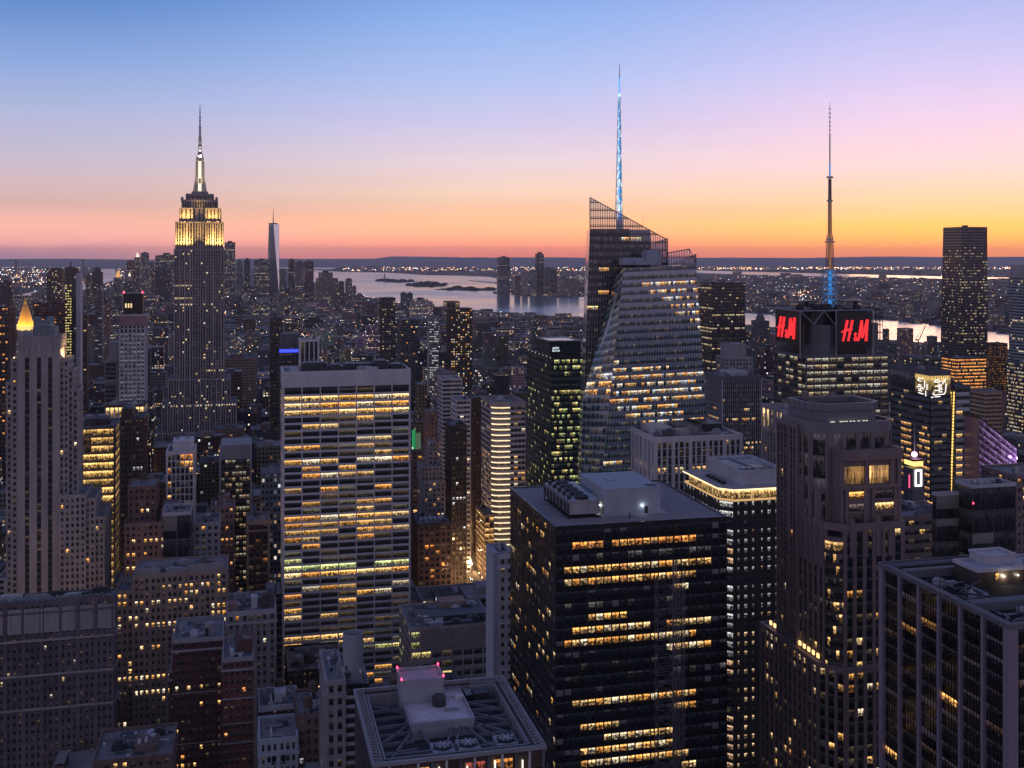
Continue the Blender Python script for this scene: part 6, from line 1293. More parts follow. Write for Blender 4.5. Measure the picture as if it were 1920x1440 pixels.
b.part('lit_edge', emit('edge_gold', (1, .72, .36), 1.4)).hexa([(0, -.8, za - 2.5), (b.W, -.8, b.zt - 1), (b.W, -.2, b.zt - 1), (0, -.2, za - 2.5), (0, -.8, za), (b.W, -.8, b.zt + 1.2), (b.W, -.2, b.zt + 1.2), (0, -.2, za)]); b.finish()
simple('office_block', 'block with rows of white windows below the blue grey tower at the right border', 'building', 1888, 1960, 683, 1250, 30, S(2.6, 4.2, .12, .45, .2, .2, SLATE, None, .6, pal='pale', s=.6, cap=.8), vis=770, kit=4, wins=0)
simple('office_block', 'dark brown block with a grid of dim orange windows beside the tall tapering tower', 'building', 1851, 1889, 645, 1650, 30, S(2.8, 3.6, .4, .4, .2, .2, BROWNM, None, .5, pal='amber', s=.35, cap=.8), vis=740, kit=2, wins=0)
simple('low_rink_building', 'low rounded block with a string of lamps left of the orange glowing floors', 'building', 1692, 1764, 672, 1300, 50, S(4, 3.6, .2, .45, .3, .4, SLATE, BROWNM, .15, pal='pale', s=.7, cap=1.2), vis=700, kit=6, wins=0)
for (p0, p1, t_, Y, lab) in ((1656, 1667, 618, 2100, 'narrow grey riverside tower right of the red letter tower'), (1682, 1712, 617, 2000, 'broad brown riverside tower against the water'), (1738, 1757, 632, 1800, 'grey riverside tower touching the tall tapering dark tower')):
    simple('apartment_tower', lab, 'building', p0, p1, t_, Y, 28, S(3.2, 3.4, .35, .4, .3, .2, SLATE if p0 != 1682 else PINK, None, .12, pal='mix', s=.6, cap=.8), vis=t_ + 45, kit=2, wins=0)
# ================================================================ ground, water, islands, hills
import numpy as np
def inpoly(x, y, poly):
    c = False; j = len(poly) - 1
    for i in range(len(poly)):
        xi, yi = poly[i]; xj, yj = poly[j]
        if (yi > y) != (yj > y) and x < (xj - xi) * (y - yi) / (yj - yi) + xi: c = not c
        j = i
    return c
WATER = [[(556,504),(640,510),(720,511),(800,516),(860,517),(915,519),(950,526),(945,540),(922,550),(985,556),(1030,559),(1100,557),(1180,560),(1320,575),(1400,588),(1460,592),(1560,596),(1660,600),(1760,611),(1850,622),(1980,634),(1980,672),(1860,657),(1760,648),(1660,643),(1440,618),(1400,613),(1095,599),(960,591),(830,581),(720,569),(650,553),(600,532),(548,520)],
         [(-80,488.6),(150,488.4),(330,489.2),(560,497),(640,500),(620,505),(500,503),(330,496),(200,497),(90,495),(-80,495)],
         [(-60,572),(20,557),(60,547),(94,540),(150,531),(190,522),(186,504),(216,504),(220,523),(170,541),(94,555),(60,562),(-60,590)],
         [(1270,506),(1400,509.5),(1500,512),(1600,514.5),(1790,519),(1900,521),(1900,524),(1760,523),(1600,519.5),(1480,517.5),(1400,515),(1270,511)]]
SHORE = [(-100,585),(60,562),(220,523),(330,505),(548,521),(600,533),(650,554),(720,570),(830,582),(960,592),(1095,600),(1400,615),(1660,645),(1760,650),(1860,659),(1980,674)]
def is_water(px, py): return any(inpoly(px, py, p) for p in WATER)
def sheet(name, poly, z, mat, kind='structure'):
    me = bpy.data.meshes.new(name); me.from_pydata([(p[0], p[1], z) for p in poly], [], [tuple(range(len(poly)))]); me.materials.append(mat)
    o = bpy.data.objects.new(name, me); COL.objects.link(o); o['kind'] = kind; return o
gm = bpy.data.materials.new('city_ground'); gm.use_nodes = True; t = NT(gm.node_tree)
g = t.new('ShaderNodeNewGeometry'); n1 = t.noise(g.outputs['Position'], .0012, 6, .65); n2 = t.noise(g.outputs['Position'], .02, 4, .6)
bb = t.new('ShaderNodeBsdfPrincipled'); t.put(bb.inputs['Base Color'], t.mix(n1, (.022, .022, .026), t.mix(n2, (.05, .047, .05), (.09, .085, .085)))); bb.inputs['Roughness'].default_value = .9
o_ = t.new('ShaderNodeOutputMaterial'); gm.node_tree.links.new(bb.outputs[0], o_.inputs[0])
sheet('ground', [(-60000, -3000), (60000, -3000), (60000, 42000), (-60000, 42000)], 0, gm)
wm = bpy.data.materials.new('water'); wm.use_nodes = True; t = NT(wm.node_tree); g = t.new('ShaderNodeNewGeometry')
n1 = t.noise(g.outputs['Position'], .004, 6, .7); n2 = t.noise(g.outputs['Position'], .0009, 4, .6)
bp_ = t.new('ShaderNodeBump'); bp_.inputs['Strength'].default_value = .35; bp_.inputs['Distance'].default_value = 3; t.put(bp_.inputs['Height'], n1)
bb = t.new('ShaderNodeBsdfPrincipled'); bb.inputs['Base Color'].default_value = (.10, .12, .17, 1); t.put(bb.inputs['Roughness'], t.mapr(n2, .3, .7, .12, .24)); bb.inputs['IOR'].default_value = 1.6; bb.inputs['Specular IOR Level'].default_value = 1.0
t.put(bb.inputs['Normal'], bp_.outputs[0]); o_ = t.new('ShaderNodeOutputMaterial'); wm.node_tree.links.new(bb.outputs[0], o_.inputs[0])
for nm, poly in zip(('harbour_water', 'sea', 'east_river', 'bay_water'), WATER): sheet(nm, [gpt(*p) for p in poly], 1.2, wm)
ISL = wallmat('island_green', (.022, .026, .02), .9, .4, .02, streak=False)
def island(name, poly, h, trees=0, seed=1):
    pts = [gpt(*p)[:2] for p in poly]; mb = MB()
    if Vector(pts[1]).to_2d() and sum(pts[i][0]*pts[(i+1)%len(pts)][1] - pts[(i+1)%len(pts)][0]*pts[i][1] for i in range(len(pts))) < 0: pts = pts[::-1]
    mb.prism(pts, -1, h); rng = random.Random(seed); xs = [p[0] for p in pts]; ys = [p[1] for p in pts]; k = 0
    while k < trees:
        x, y = rng.uniform(min(xs), max(xs)), rng.uniform(min(ys), max(ys))
        if inpoly(x, y, pts): r = rng.uniform(14, 34); mb.lathe(x, y, [(r, h), (r * .9, h + r * .25), (r * .4, h + r * .5)], 7); k += 1
    o = mb.build(name, ISL); o['kind'] = 'structure'; return o
island('island', [(704,527.5),(722,525),(752,524.5),(783,528.5),(745,530.5)], 4, 26, 1)
island('island', [(762,535.5),(790,530.5),(820,530.5),(838,535),(812,538.5),(780,538.5)], 4, 44, 2)
island('pier', [(815,543.5),(850,539.5),(880,541),(932,541.5),(928,545.5),(870,545.5)], 4, 24, 3)
island('pier', [(880,526.2),(930,529.5),(945,535),(941,535.4),(926,530.6),(880,527)], 3, 0, 4)
st = empty('statue', gpt(721, 526.5)); tag(st, 'tiny dark statue on a pedestal on the harbour island', 'statue')
mb = MB(); mb.prism(rect(-14, -14, 14, 14), 4, 24, rect(-8, -8, 8, 8)); mb.prism(rect(-8, -8, 8, 8), 24, 46, rect(-6, -6, 6, 6)); mb.build('pedestal', GREYST, st)
mb = MB(); mb.lathe(0, 0, [(5.5, 46), (4.5, 66), (5, 74), (2, 78), (2.6, 81), (2.2, 85)], 10); mb.tube((3, 0, 74), (5.5, 0, 92), 1.2, 6); mb.build('body', COPPER, st)
hl = MB(); rng = random.Random(5); HILL = wallmat('far_hills', (.20, .17, .20), .95, .3, .0006, streak=False)
for (Yh, base, amp, x0, x1, sd_) in ((27000, 118, 40, -20000, 16000, 1), (33000, 175, 34, -20000, 24000, 2), (39000, 205, 46, -6000, 28000, 3)):
    n = 160; pr = []
    for i in range(n + 1):
        x = x0 + (x1 - x0) * i / n; e = min(1, i / 8, (n - i) / 8)
        hgt = (base + amp * (math.sin(x * .00031 + sd_) * .5 + math.sin(x * .0011 + sd_ * 2) * .3 + rng.uniform(-.12, .12))) * e + 4
        pr.append((x, hgt))
    for (xa, ha), (xb, hb) in zip(pr, pr[1:]): hl.hexa([(xa, Yh - 2500, 0), (xb, Yh - 2500, 0), (xb, Yh + 2000, 0), (xa, Yh + 2000, 0), (xa, Yh - 300, ha), (xb, Yh - 300, hb), (xb, Yh + 300, hb), (xa, Yh + 300, ha)])
o = hl.build('hills', HILL); o['kind'] = 'structure'

# ================================================================ plain city buildings
class CM:
    def __init__(s): s.v = []; s.f = []; s.mi = []; s.uv = []; s.wc = []; s.wr = []
    def box(s, x0, y0, x1, y1, z0, z1, A, wc, wr, rc, u0=0):
        """A maps local (x, y) to output (x, y)"""
        n = len(s.v); c4 = [A(x0, y0), A(x1, y0), A(x1, y1), A(x0, y1)]
        s.v += [(*c, z0) for c in c4] + [(*c, z1) for c in c4]; L = [x1 - x0, y1 - y0, x1 - x0, y1 - y0]; u = u0
        for i in range(4):
            j = (i + 1) % 4; s.f.append((n+i, n+j, n+4+j, n+4+i)); s.mi.append(0); s.uv += [u, z0, u + L[i], z0, u + L[i], z1, u, z1]; u += math.ceil(L[i] / (wr[1] * 10)) * wr[1] * 10
            s.wc += list(wc) * 4; s.wr += list(wr) * 4
        s.f.append((n+4, n+5, n+6, n+7)); s.mi.append(1); s.uv += [0] * 8; s.wc += (list(rc) + [0]) * 4; s.wr += [0] * 16
    def build(s, name, parent=None):
        me = bpy.data.meshes.new(name); me.from_pydata(s.v, [], s.f); me.materials.append(CITY); me.materials.append(CROOF); me.polygons.foreach_set('material_index', s.mi)
        l = me.uv_layers.new(name='UVMap'); l.data.foreach_set('uv', s.uv)
        for nm, d in (('wcol', s.wc), ('wrnd', s.wr)): a = me.color_attributes.new(nm, 'FLOAT_COLOR', 'CORNER'); a.data.foreach_set('color', d)
        me.update(); o = bpy.data.objects.new(name, me); COL.objects.link(o)
        if parent is not None: o.parent = parent
        return o
CCOL = [('brown', (.12, .085, .075)), ('grey', (.17, .165, .18)), ('tan', (.22, .175, .155)), ('slate', (.085, .095, .115)), ('maroon', (.095, .05, .048)), ('pale', (.30, .285, .30)), ('charcoal', (.045, .046, .055))]
def ident(x, y): return (x, y)
def far_tower(px0, px1, top, Y, label, col=1, plit=.12, prow=.05, steps=(), cat='skyscraper', name='far_tower', crown=None, group=None, seed=0, depth=None, mast=0):
    b_ = B(name, label, cat, px0, Y, top=top, group=group); W = b_.w(px1); D = depth or max(20, W * .7); rng = random.Random(int(px0 * 13 + Y)); cm = CM()
    wc = (*CCOL[col][1], plit * .45); wr = (rng.random(), .32, .38, prow * .5); rc = (.12, .12, .14)
    z = 0
    lv = [(0.0, 1.0, b_.H)] + [(s[0], s[1], b_.z(s[2])) for s in steps]
    for (a, c, h) in lv: cm.box(W * a, D * a * .4, W * c, D * (1 - a * .3), z, h, ident, wc, wr, rc); z = h
    o = cm.build('wall', b_.root)
    mb = MB(); a, c, h = lv[-1]; mb.box(W * (a * .7 + c * .3), D * .3, h, W * (a * .3 + c * .7), D * .7, h + max(4, (c - a) * W * .12)); mb.build('penthouse', DARKM, b_.root)
    if crown: mb = MB(); mb.lathe(W * .5, D * .4, [(W * .34, lv[-1][2]), (W * .2, lv[-1][2] + W * .45), (.5, lv[-1][2] + W * .9)], 8); mb.build('crown', crown, b_.root)
    if mast: mb = MB(); mb.tube((W * .5, D * .5, h), (W * .5, D * .5, h + mast), 1.5, 5); mb.build('mast', METAL, b_.root)
    b_.foot.append(rect(0, 0, W, D)); b_.maxz = lv[-1][2]
    HEROES.append((px0, px1, top + 30, Y, [[b_.wp((x, y, 0)) for x, y in rect(0, 0, W, D)]], b_.root))
    return b_
ORC = emit('orange_crown', (1, .5, .16), .9); PLC = emit('pale_crown', (1, .88, .7), 1.1)
GD = 'downtown towers on the horizon'
for (a, c, t_, Y, lb, col, pl, pr_, kw) in (
    (421, 441, 454, 5900, 'slab just right of the floodlit crown skyscraper, tallest of the downtown group there', 3, .3, .2, {}),
    (443, 455, 489, 5800, 'low grey tower between the floodlit skyscraper and the tapering glass tower', 1, .15, .05, {}),
    (458, 469, 485, 5700, 'thin dark tower left of the tapering glass tower', 6, .15, .05, {}),
    (477, 505, 488, 5750, 'broad dark block in front of the tapering glass tower', 3, .2, .1, {}),
    (524, 536, 505, 5700, 'low tower hugging the right foot of the tapering glass tower', 1, .15, .1, {}),
    (541, 552, 486, 5600, 'thin dark tower first right of the tapering glass tower', 6, .12, .05, {}),
    (553, 570, 491, 5600, 'grey slab second right of the tapering glass tower', 1, .12, .05, {}),
    (571, 588, 490, 5500, 'pinkish slab beside the grey slab right of the tapering glass tower', 4, .1, .02, {}),
    (594, 634, 522, 5000, 'broad tan downtown block with stepped top near the harbour', 2, .12, .04, dict(steps=((.12, .75, 511),))),
    (648, 660, 523, 4900, 'slim tower at the harbour edge with a lower twin', 1, .15, .0, {}),
    (661, 668, 537, 4850, 'lower twin of the slim harbour edge tower', 1, .15, .0, {}),
    (635, 646, 528, 5000, 'small brown tower between tan block and slim harbour tower', 0, .12, .0, {}),
    (291, 327, 479, 5600, 'broad stepped tower left of the floodlit crown skyscraper', 3, .25, .2, dict(steps=((.15, 1.0, 477.5),))),
    (290, 322, 507, 5000, 'dark slab below the broad stepped downtown tower', 6, .1, .02, {}),
    (264, 279, 474, 5400, 'twin fluted silver tower with faint lights', 1, .2, .02, {}),
    (252, 263, 482, 5500, 'downtown tower with a bright white tip beside the fluted silver tower', 2, .25, .05, dict(crown=PLC)),
    (237, 252, 489, 5450, 'brown downtown tower left of the white tipped tower', 0, .2, .05, {}),
    (238, 247, 518, 4900, 'tower with slender glowing white pinnacle', 5, .3, .0, dict(crown=PLC)),
    (213, 229, 520, 4700, 'tower with an orange lit pointed top', 1, .15, .05, dict(crown=ORC)),
    (231, 258, 530, 4600, 'green grey block below the white pinnacle', 3, .2, .05, {}),
    (172, 192, 510, 4500, 'dark stepped tower left of the orange topped tower', 6, .12, .02, dict(steps=((.2, .8, 502),))),
    (280, 289, 492, 5300, 'narrow tower between fluted silver tower and broad stepped tower', 0, .2, .05, {}),
    (160, 172, 517, 4300, 'low brown tower behind the tall dark slab with pale edge', 0, .12, .02, {}),
    (0, 22, 528, 3000, 'red brown block at the left border above the dark orange windowed tower', 4, .1, .02, {})):
    far_tower(a, c, t_, Y, lb, col, pl, pr_, group=GD, name='downtown_tower', **kw)
GJ = 'towers across the river'
for (a, c, t_, Y, lb, col, pl, pr_, kw) in (
    (935, 956, 484, 7000, 'wide rounded tower standing alone at the water across the river', 3, .12, .12, dict(steps=((.08, .92, 482),))),
    (1006, 1020, 476, 7300, 'tallest slim tower across the river with notched top', 6, .1, .03, dict(steps=((.25, .75, 473),))),
    (1022, 1033, 502, 7200, 'mid height tower right of the tallest slim tower across the river', 3, .12, .03, {}),
    (995, 1006, 506, 7100, 'mid height tower left of the tallest slim tower across the river', 1, .15, .03, {}),
    (1029, 1045, 505, 7500, 'domed grey tower across the river', 6, .1, .03, dict(steps=((.2, .8, 502.5),))),
    (966, 976, 519, 7100, 'short tower right of the wide rounded tower across the river', 0, .2, .05, {}),
    (980, 990, 516, 7200, 'short pale tower across the river, left of the mid height ones', 5, .2, .05, {}),
    (1050, 1066, 521, 7300, 'low broad block across the river, rightmost before the faceted glass tower', 1, .2, .05, {}),
    (1070, 1086, 524, 7200, 'low brown block across the river touching the faceted glass tower', 0, .2, .05, {})):
    far_tower(a, c, t_, Y, lb, col, pl, pr_, group=GJ, name='riverside_tower', **kw)
far_tower(752, 762, 549, 4300, 'small tower by the harbour shore with lower neighbour', 1, .12, 0, name='riverside_tower'); far_tower(763, 774, 550, 4250, 'lower neighbour of the small tower by the harbour shore', 3, .1, 0, name='riverside_tower')
far_tower(772, 812, 566, 3900, 'riverside block with white lit roof terraces', 5, .45, .3, name='riverside_block', steps=((.1, .8, 562),), cat='building')
# suspension bridge far off on the left
Yb = 16500; br = empty('suspension_bridge', P(30, 487, Yb) * 1.0); br.location.z = 0; tag(br, 'faint suspension bridge with two pylons on the far left horizon', 'bridge')
xs_ = [0.0, (156 - 30) / F * Yb]; stb = wallmat('bridge_steel', (.12, .13, .15), .7, .1)
for x in xs_:
    mb = MB(); 
    for dy in (-14, 14): mb.box(x - 9, dy - 7, 0, x + 9, dy + 7, 212)
    mb.box(x - 8, -14, 196, x + 8, 14, 210); mb.build('pylon', stb, br)
mb = MB(); mb.box(xs_[0] - 900, -15, 68, xs_[1] + 900, 15, 78); mb.build('deck', stb, br)
mb = MB(); pts_ = [(xs_[0] - 900, 78)] + [(xs_[0] + (xs_[1] - xs_[0]) * k / 14, 84 + 122 * (2 * k / 14 - 1) ** 2) for k in range(15)] + [(xs_[1] + 900, 78)]
for p, q_ in zip(pts_, pts_[1:]): mb.tube((p[0], 0, p[1]), (q_[0], 0, q_[1]), 2.2, 4)
mb.build('cable', stb, br)
# tower crane
cr = empty('construction_crane', P(1722, 650, 1900)); cr.location.z = 0; tag(cr, 'small luffing construction crane against the river', 'crane'); u_ = 1900 / F; YEL = wallmat('crane_paint', (.16, .13, .12), .6, .1)
mb = MB(); zc_ = EYE - 160 * u_; mb.tube((0, 0, 0), (0, 0, zc_), 1.3, 4); mb.build('tower', YEL, cr)
mb = MB(); mb.tube((0, 0, zc_), (15 * u_, 0, zc_ + 33 * u_), .9, 4, .5); mb.tube((0, 0, zc_ + 2), (-6 * u_, 0, zc_ + 3), 1.1, 4); mb.tube((-3 * u_, 0, zc_), (-2 * u_, 0, zc_ + 10 * u_), .4, 4); mb.tube((-2 * u_, 0, zc_ + 10 * u_), (13 * u_, 0, zc_ + 30 * u_), .25, 4); mb.build('jib', YEL, cr)

# ---------------------------------------------------------------- street grid fill
rng = random.Random(11)
def ab(a, b_): return (-GS * a + GC * b_, GC * a + GS * b_)
OBST = []
for h in HEROES:
    for poly in h[4]:
        xs = [p[0] for p in poly]; ys = [p[1] for p in poly]; OBST.append((min(xs), max(xs), min(ys), max(ys), [(p[0], p[1]) for p in poly]))
def blocked(cs, r):
    for x0, x1, y0, y1, poly in OBST:
        cx_, cy_ = cs[-1]
        if cx_ < x0 - r or cx_ > x1 + r or cy_ < y0 - r or cy_ > y1 + r: continue
        for c in cs:
            if inpoly(c[0], c[1], poly): return True
        mnx, mxx = min(c[0] for c in cs), max(c[0] for c in cs); mny, mxy = min(c[1] for c in cs), max(c[1] for c in cs)
        la = [((x + GS*0)*GC + y*GS, -x*GS + y*GC) for x, y in poly]; lb = [(x*GC + y*GS, -x*GS + y*GC) for x, y in cs]
        if not (max(p[0] for p in la) + 2 < min(p[0] for p in lb) or min(p[0] for p in la) - 2 > max(p[0] for p in lb) or max(p[1] for p in la) + 2 < min(p[1] for p in lb) or min(p[1] for p in la) - 2 > max(p[1] for p in lb)): return True
    return False
VIS = [(h[0], h[1], h[2], h[3]) for h in HEROES]
def shore_py(px):
    for (x0, y0), (x1, y1) in zip(SHORE, SHORE[1:]):
        if x0 <= px <= x1: return y0 + (y1 - y0) * (px - x0) / (x1 - x0)
    return 560
fill = []
AVE = [(-1235, -1010), (-980, -760), (-730, -520), (-490, -300), (-270, -110), (-80, 150), (186, 420), (450, 670), (700, 920), (950, 1180), (1210, 1450), (1480, 1720), (1750, 1990), (2020, 2260), (2290, 2540), (-1490, -1265), (-1750, -1520), (-2010, -1780), (-2270, -2040), (-2530, -2300), (-2790, -2560)]
a = 330.0; street = 0
while a < 6400:
    dep = 30.0 if a < 1700 else (31.0 if a < 3000 else 34)
    for half in range(2):
        a0 = a + half * (dep + 1)
        for (b0, b1) in AVE:
            bb = b0
            while bb < b1 - 10:
                wd = min(b1 - bb, rng.choice([15, 18, 22, 26, 34, 46] if a < 1700 else [18, 24, 30, 38, 50] if a < 3000 else [26, 36, 48, 62])); 
                cs = [ab(a0, bb), ab(a0, bb + wd), ab(a0 + dep, bb + wd), ab(a0 + dep, bb), ab(a0 + dep / 2, bb + wd / 2)]
                bb += wd + (.6 if rng.random() < .8 else 6)
                Y = min(c[1] for c in cs)
                if Y < 380: continue
                pxs = [CX + F * c[0] / c[1] for c in cs]; p0, p1 = min(pxs), max(pxs)
                if p1 < -60 or p0 > 1980: continue
                pyg = HY + F * EYE / cs[-1][1]; pc = pxs[-1]
                if pyg < shore_py(pc) + 1.5: continue
                if blocked(cs, 60): continue
                u = rng.random()
                if Y < 720: H = rng.uniform(22, 62)
                elif Y < 1050: H = rng.uniform(34, 88) + (30 if u > .85 else 0)
                elif Y < 1700: H = rng.uniform(26, 74) + (45 if u > .88 else 0) + (30 if u > .97 else 0)
                elif Y < 2700: H = rng.uniform(18, 52) + (35 if u > .88 else 0) + (40 if u > .972 else 0)
                elif Y < 4600: H = rng.uniform(12, 34) + (28 if u > .9 else 0) + (30 if u > .98 else 0)
                else: H = rng.uniform(16, 50) + (45 if u > .85 and pc < 640 else 0)
                # never hide what the photograph shows
                lim = 470.0
                for (h0, h1, vis, hy) in VIS:
                    if Y < hy and p1 > h0 and p0 < h1: lim = max(lim, vis)
                if pc > 600: lim = max(lim, min(shore_py(p0), shore_py(p1)) - (9 if rng.random() < .12 else 4))
                if 835 < p1 and p0 < 930 and Y < 1000: lim = max(lim, 1118 if Y < 915 else 1000)
                Hm = EYE - (lim - HY) / F * Y
                if Hm < 6: continue
                H = min(H, Hm * (1 if Hm > H else rng.uniform(.72, 1)))
                fill.append(dict(Y=Y, H=H, a=a0, b=bb - wd, wd=wd, dep=dep, p0=p0, p1=p1, top=HY + F * (EYE - H) / Y, bot=pyg, cs=cs, ci=rng.choices(range(7), (5, 5, 3, 4, 2, 2, 3))[0], lit=rng.choice((.015, .03, .05, .09, .16)), r=rng.random()))
    a += 2 * dep + 1 + 17
# coarse visibility, front to back
S4 = 4; buf = np.zeros((360, 480), bool)
ev = [('f', f['Y'], f) for f in fill] + [('h', h[3], h) for h in HEROES]
htop = {}
for h in HEROES:
    pass
ev.sort(key=lambda e: e[1])
import itertools
TOPS = {}
for h in HEROES: 
    ob = h[5]; zs = []
    for ch in ob.children:
        if ch.type == 'MESH' and ch.name.split('.')[0] in ('wall', 'facade', 'spandrel'): zs += [max(v.co.z for v in ch.data.vertices)]
    TOPS[ob.name] = max(zs) if zs else 50
for kind, Y, e in ev:
    if kind == 'h': x0, x1, yt, yb = e[0], e[1], HY + F * (EYE - TOPS[e[5].name]) / Y, 1440
    else: x0, x1, yt, yb = e['p0'], e['p1'], e['top'], e['bot'] + 400
    i0, i1, j0, j1 = max(0, int(x0 / S4)), min(480, int(x1 / S4) + 1), max(0, int(yt / S4)), min(360, int(yb / S4))
    if kind == 'f': e['vis'] = int((~buf[j0:j1, i0:i1]).sum()) if i1 > i0 and j1 > j0 else 0
    if i1 > i0 and j1 > j0: buf[j0:j1, i0:i1] = True
order = sorted(fill, key=lambda f: -f['vis']); single = [f for f in order[:290] if f['vis'] > 0]; rest = order[len(single):]
def cityshape(cm, f, A, r):
    wc = (*[c * r.uniform(.75, 1.25) for c in CCOL[f['ci']][1]], f['lit'] * r.uniform(.6, 1.3)); wr = (r.random(), r.choice((.26, .3, .34, .4)), r.choice((.34, .37, .4)), r.choice((0, 0, 0, .05, .12)))
    k = r.uniform(.06, .26); rc = (k, k, k * 1.08); w_, d_, H = f['wd'], f['dep'], f['H']
    if H > 45 and r.random() < .5:
        z1 = H * r.uniform(.55, .8); cm.box(0, 0, w_, d_, 0, z1, A, wc, wr, rc); i = w_ * r.uniform(.08, .2); j = d_ * r.uniform(.08, .2); cm.box(i, j, w_ - i, d_ - j * .5, z1, H, A, wc, wr, rc); T0 = (i, j, w_ - i, d_ - j * .5); f['step'] = True
    else: cm.box(0, 0, w_, d_, 0, H, A, wc, wr, rc); T0 = (0, 0, w_, d_); f['step'] = False
    return T0, wc, wr, rc
def refname(f):
    best = None; pc = (f['p0'] + f['p1']) / 2
    for h in NAMED:
        d = abs((h[0] + h[1]) / 2 - pc) + abs(f['top'] - h[2]) * .6
        if best is None or d < best[0]: best = (d, h)
    h = best[1]; hc = (h[0] + h[1]) / 2
    return ('behind ' if h[0] - 4 < pc < h[1] + 4 and f['Y'] > h[3] else 'before ' if h[0] - 4 < pc < h[1] + 4 else 'left of ' if pc < hc else 'right of ') + h[4]
NAMED = [(327, 419, 640, 1300, 'the gold crown skyscraper'), (500, 523, 500, 6100, 'the tapering glass tower'), (224, 277, 650, 980, 'the pale silver tower'), (531, 768, 740, 652, 'the golden lit office slab'), (838, 885, 620, 1500, 'the orange window tower'), (712, 741, 610, 1480, 'the faint light tower'), (801, 822, 620, 1520, 'the silvery white slim tower'), (1030, 1093, 720, 700, 'the script sign tower'), (1100, 1320, 640, 590, 'the faceted glass tower'), (1309, 1397, 600, 1280, 'the black slab tower'), (1321, 1427, 740, 900, 'the white fin tower'), (1460, 1665, 660, 640, 'the red letter tower'), (1766, 1851, 600, 1610, 'the tall tapering dark tower'), (1672, 1790, 740, 769, 'the white line sign tower'), (927, 985, 800, 760, 'the bright striped corner tower'), (820, 866, 740, 1000, 'the pale stepped block'), (122, 155, 620, 1500, 'the pale edged slab'), (415, 470, 880, 740, 'the side framed tower'), (313, 368, 890, 700, 'the white gridded tower'), (935, 956, 500, 7000, 'the lone riverside tower'), (1656, 1712, 630, 2000, 'the riverside towers'), (523, 568, 660, 1100, 'the glowing blue strip'), (1892, 1960, 600, 1500, 'the right border tower'), (33, 112, 700, 620, 'the striped stone tower')]
lab = {}
for f in single:
    r = random.Random(int(f['a'] * 31 + f['b'])); f['rr'] = r
    ang = G; root_loc = (*f['cs'][0], 0)
    cm = CM(); T0, wc, wr, rc = cityshape(cm, f, ident, r); o = cm.build('city_building'); o.location = root_loc; o.rotation_euler = (0, 0, G)
    roof = 'flat roof'; x0, y0, x1, y1 = T0; H = f['H']
    if f['Y'] < 2600:
        mb = MB(); ring(mb, rect(x0 - .2, y0 - .2, x1 + .2, y1 + .2), rect(x0 + .35, y0 + .35, x1 - .35, y1 - .35), H + .01, H + .9); mb.build('parapet', ROOF if f['ci'] != 5 else CONC, o)
        if r.random() < .8: mb = MB(); pw, pd, ph = (x1-x0) * r.uniform(.2, .45), (y1-y0) * r.uniform(.25, .5), r.uniform(2.5, 5); px_, py_ = x0 + r.uniform(.1, .5) * (x1-x0), y0 + r.uniform(.15, .45) * (y1-y0); mb.box(px_, py_, H + .02, px_ + pw, py_ + pd, H + ph); mb.box(px_ - .2, py_ - .2, H + ph, px_ + pw + .2, py_ + pd + .2, H + ph + .3); mb.build('penthouse', r.choice([GREYST, BROWN, SLATE, DARKM, TAN]), o); roof = 'roof hut'
        if r.random() < .4 and f['Y'] < 2000:
            mb = MB(); x, y = x0 + (x1-x0) * r.uniform(.6, .85), y0 + (y1-y0) * r.uniform(.3, .8); mb.tube((x, y, H + 2.6), (x, y, H + 6), 1.8, 12); mb.tube((x, y, H + 6), (x, y, H + 7.2), 1.95, 12, .1)
            for k in range(4): t_ = k * 1.5708 + .78; mb.tube((x + 1.4*math.cos(t_), y + 1.4*math.sin(t_), H), (x + 1.4*math.cos(t_), y + 1.4*math.sin(t_), H + 2.7), .16, 4)
            mb.build('water_tank', WOOD, o); roof = 'roof water tank'
        if f['Y'] < 1500:
            for k in range(r.randint(1, 4)): mb = MB(); x, y, s_ = x0 + (x1-x0) * r.uniform(.05, .85), y0 + (y1-y0) * r.uniform(.05, .85), r.uniform(1, 2.4); mb.box(x, y, H + .02, x + s_, y + s_ * .7, H + r.uniform(.8, 1.8)); mb.build('roof_unit', r.choice([METAL, DARKM, PALEM]), o)
    size = 'tall' if H > 85 else 'midrise' if H > 40 else 'low'; lt = 'unlit' if f['lit'] < .04 else 'dimly lit' if f['lit'] < .1 else 'bright'
    if f['step']: roof = roof.replace('flat roof', 'stepped top').replace('roof ', 'stepped, ')
    L = f"{size} {CCOL[f['ci']][0]} block, {lt}, {roof}, {refname(f)}"
    lab.setdefault(L, []).append((f['p0'], o)); o['category'] = 'building'; o['group'] = 'ordinary buildings filling the street grid'
ORD = ['leftmost', 'second', 'third', 'fourth', 'fifth', 'sixth', 'seventh', 'eighth', 'ninth', 'tenth', 'eleventh', 'twelfth']
for L, it in lab.items():
    it.sort(key=lambda t: t[0])
    for k, (_, o) in enumerate(it): o['label'] = L if len(it) == 1 else (f"{L}, leftmost" if k == 0 else f"{L}, {ORD[min(k, 11)]} from left")
cm = CM()
for f in rest:
    r = random.Random(int(f['a'] * 31 + f['b'])); c0 = f['cs'][0]
    A = lambda x, y, c0=c0: (c0[0] + x * GC - y * GS, c0[1] + x * GS + y * GC)
    T0, wc, wr, rc = cityshape(cm, f, A, r); x0, y0, x1, y1 = T0
    if f['Y'] < 3200 and r.random() < .75: pw, pd = (x1-x0) * r.uniform(.2, .45), (y1-y0) * r.uniform(.25, .5); px_, py_ = x0 + r.uniform(.1, .5) * (x1-x0), y0 + r.uniform(.15, .45) * (y1-y0); cm.box(px_, py_, px_ + pw, py_ + pd, f['H'], f['H'] + r.uniform(2, 5), A, (*wc[:3], .0), wr, rc)
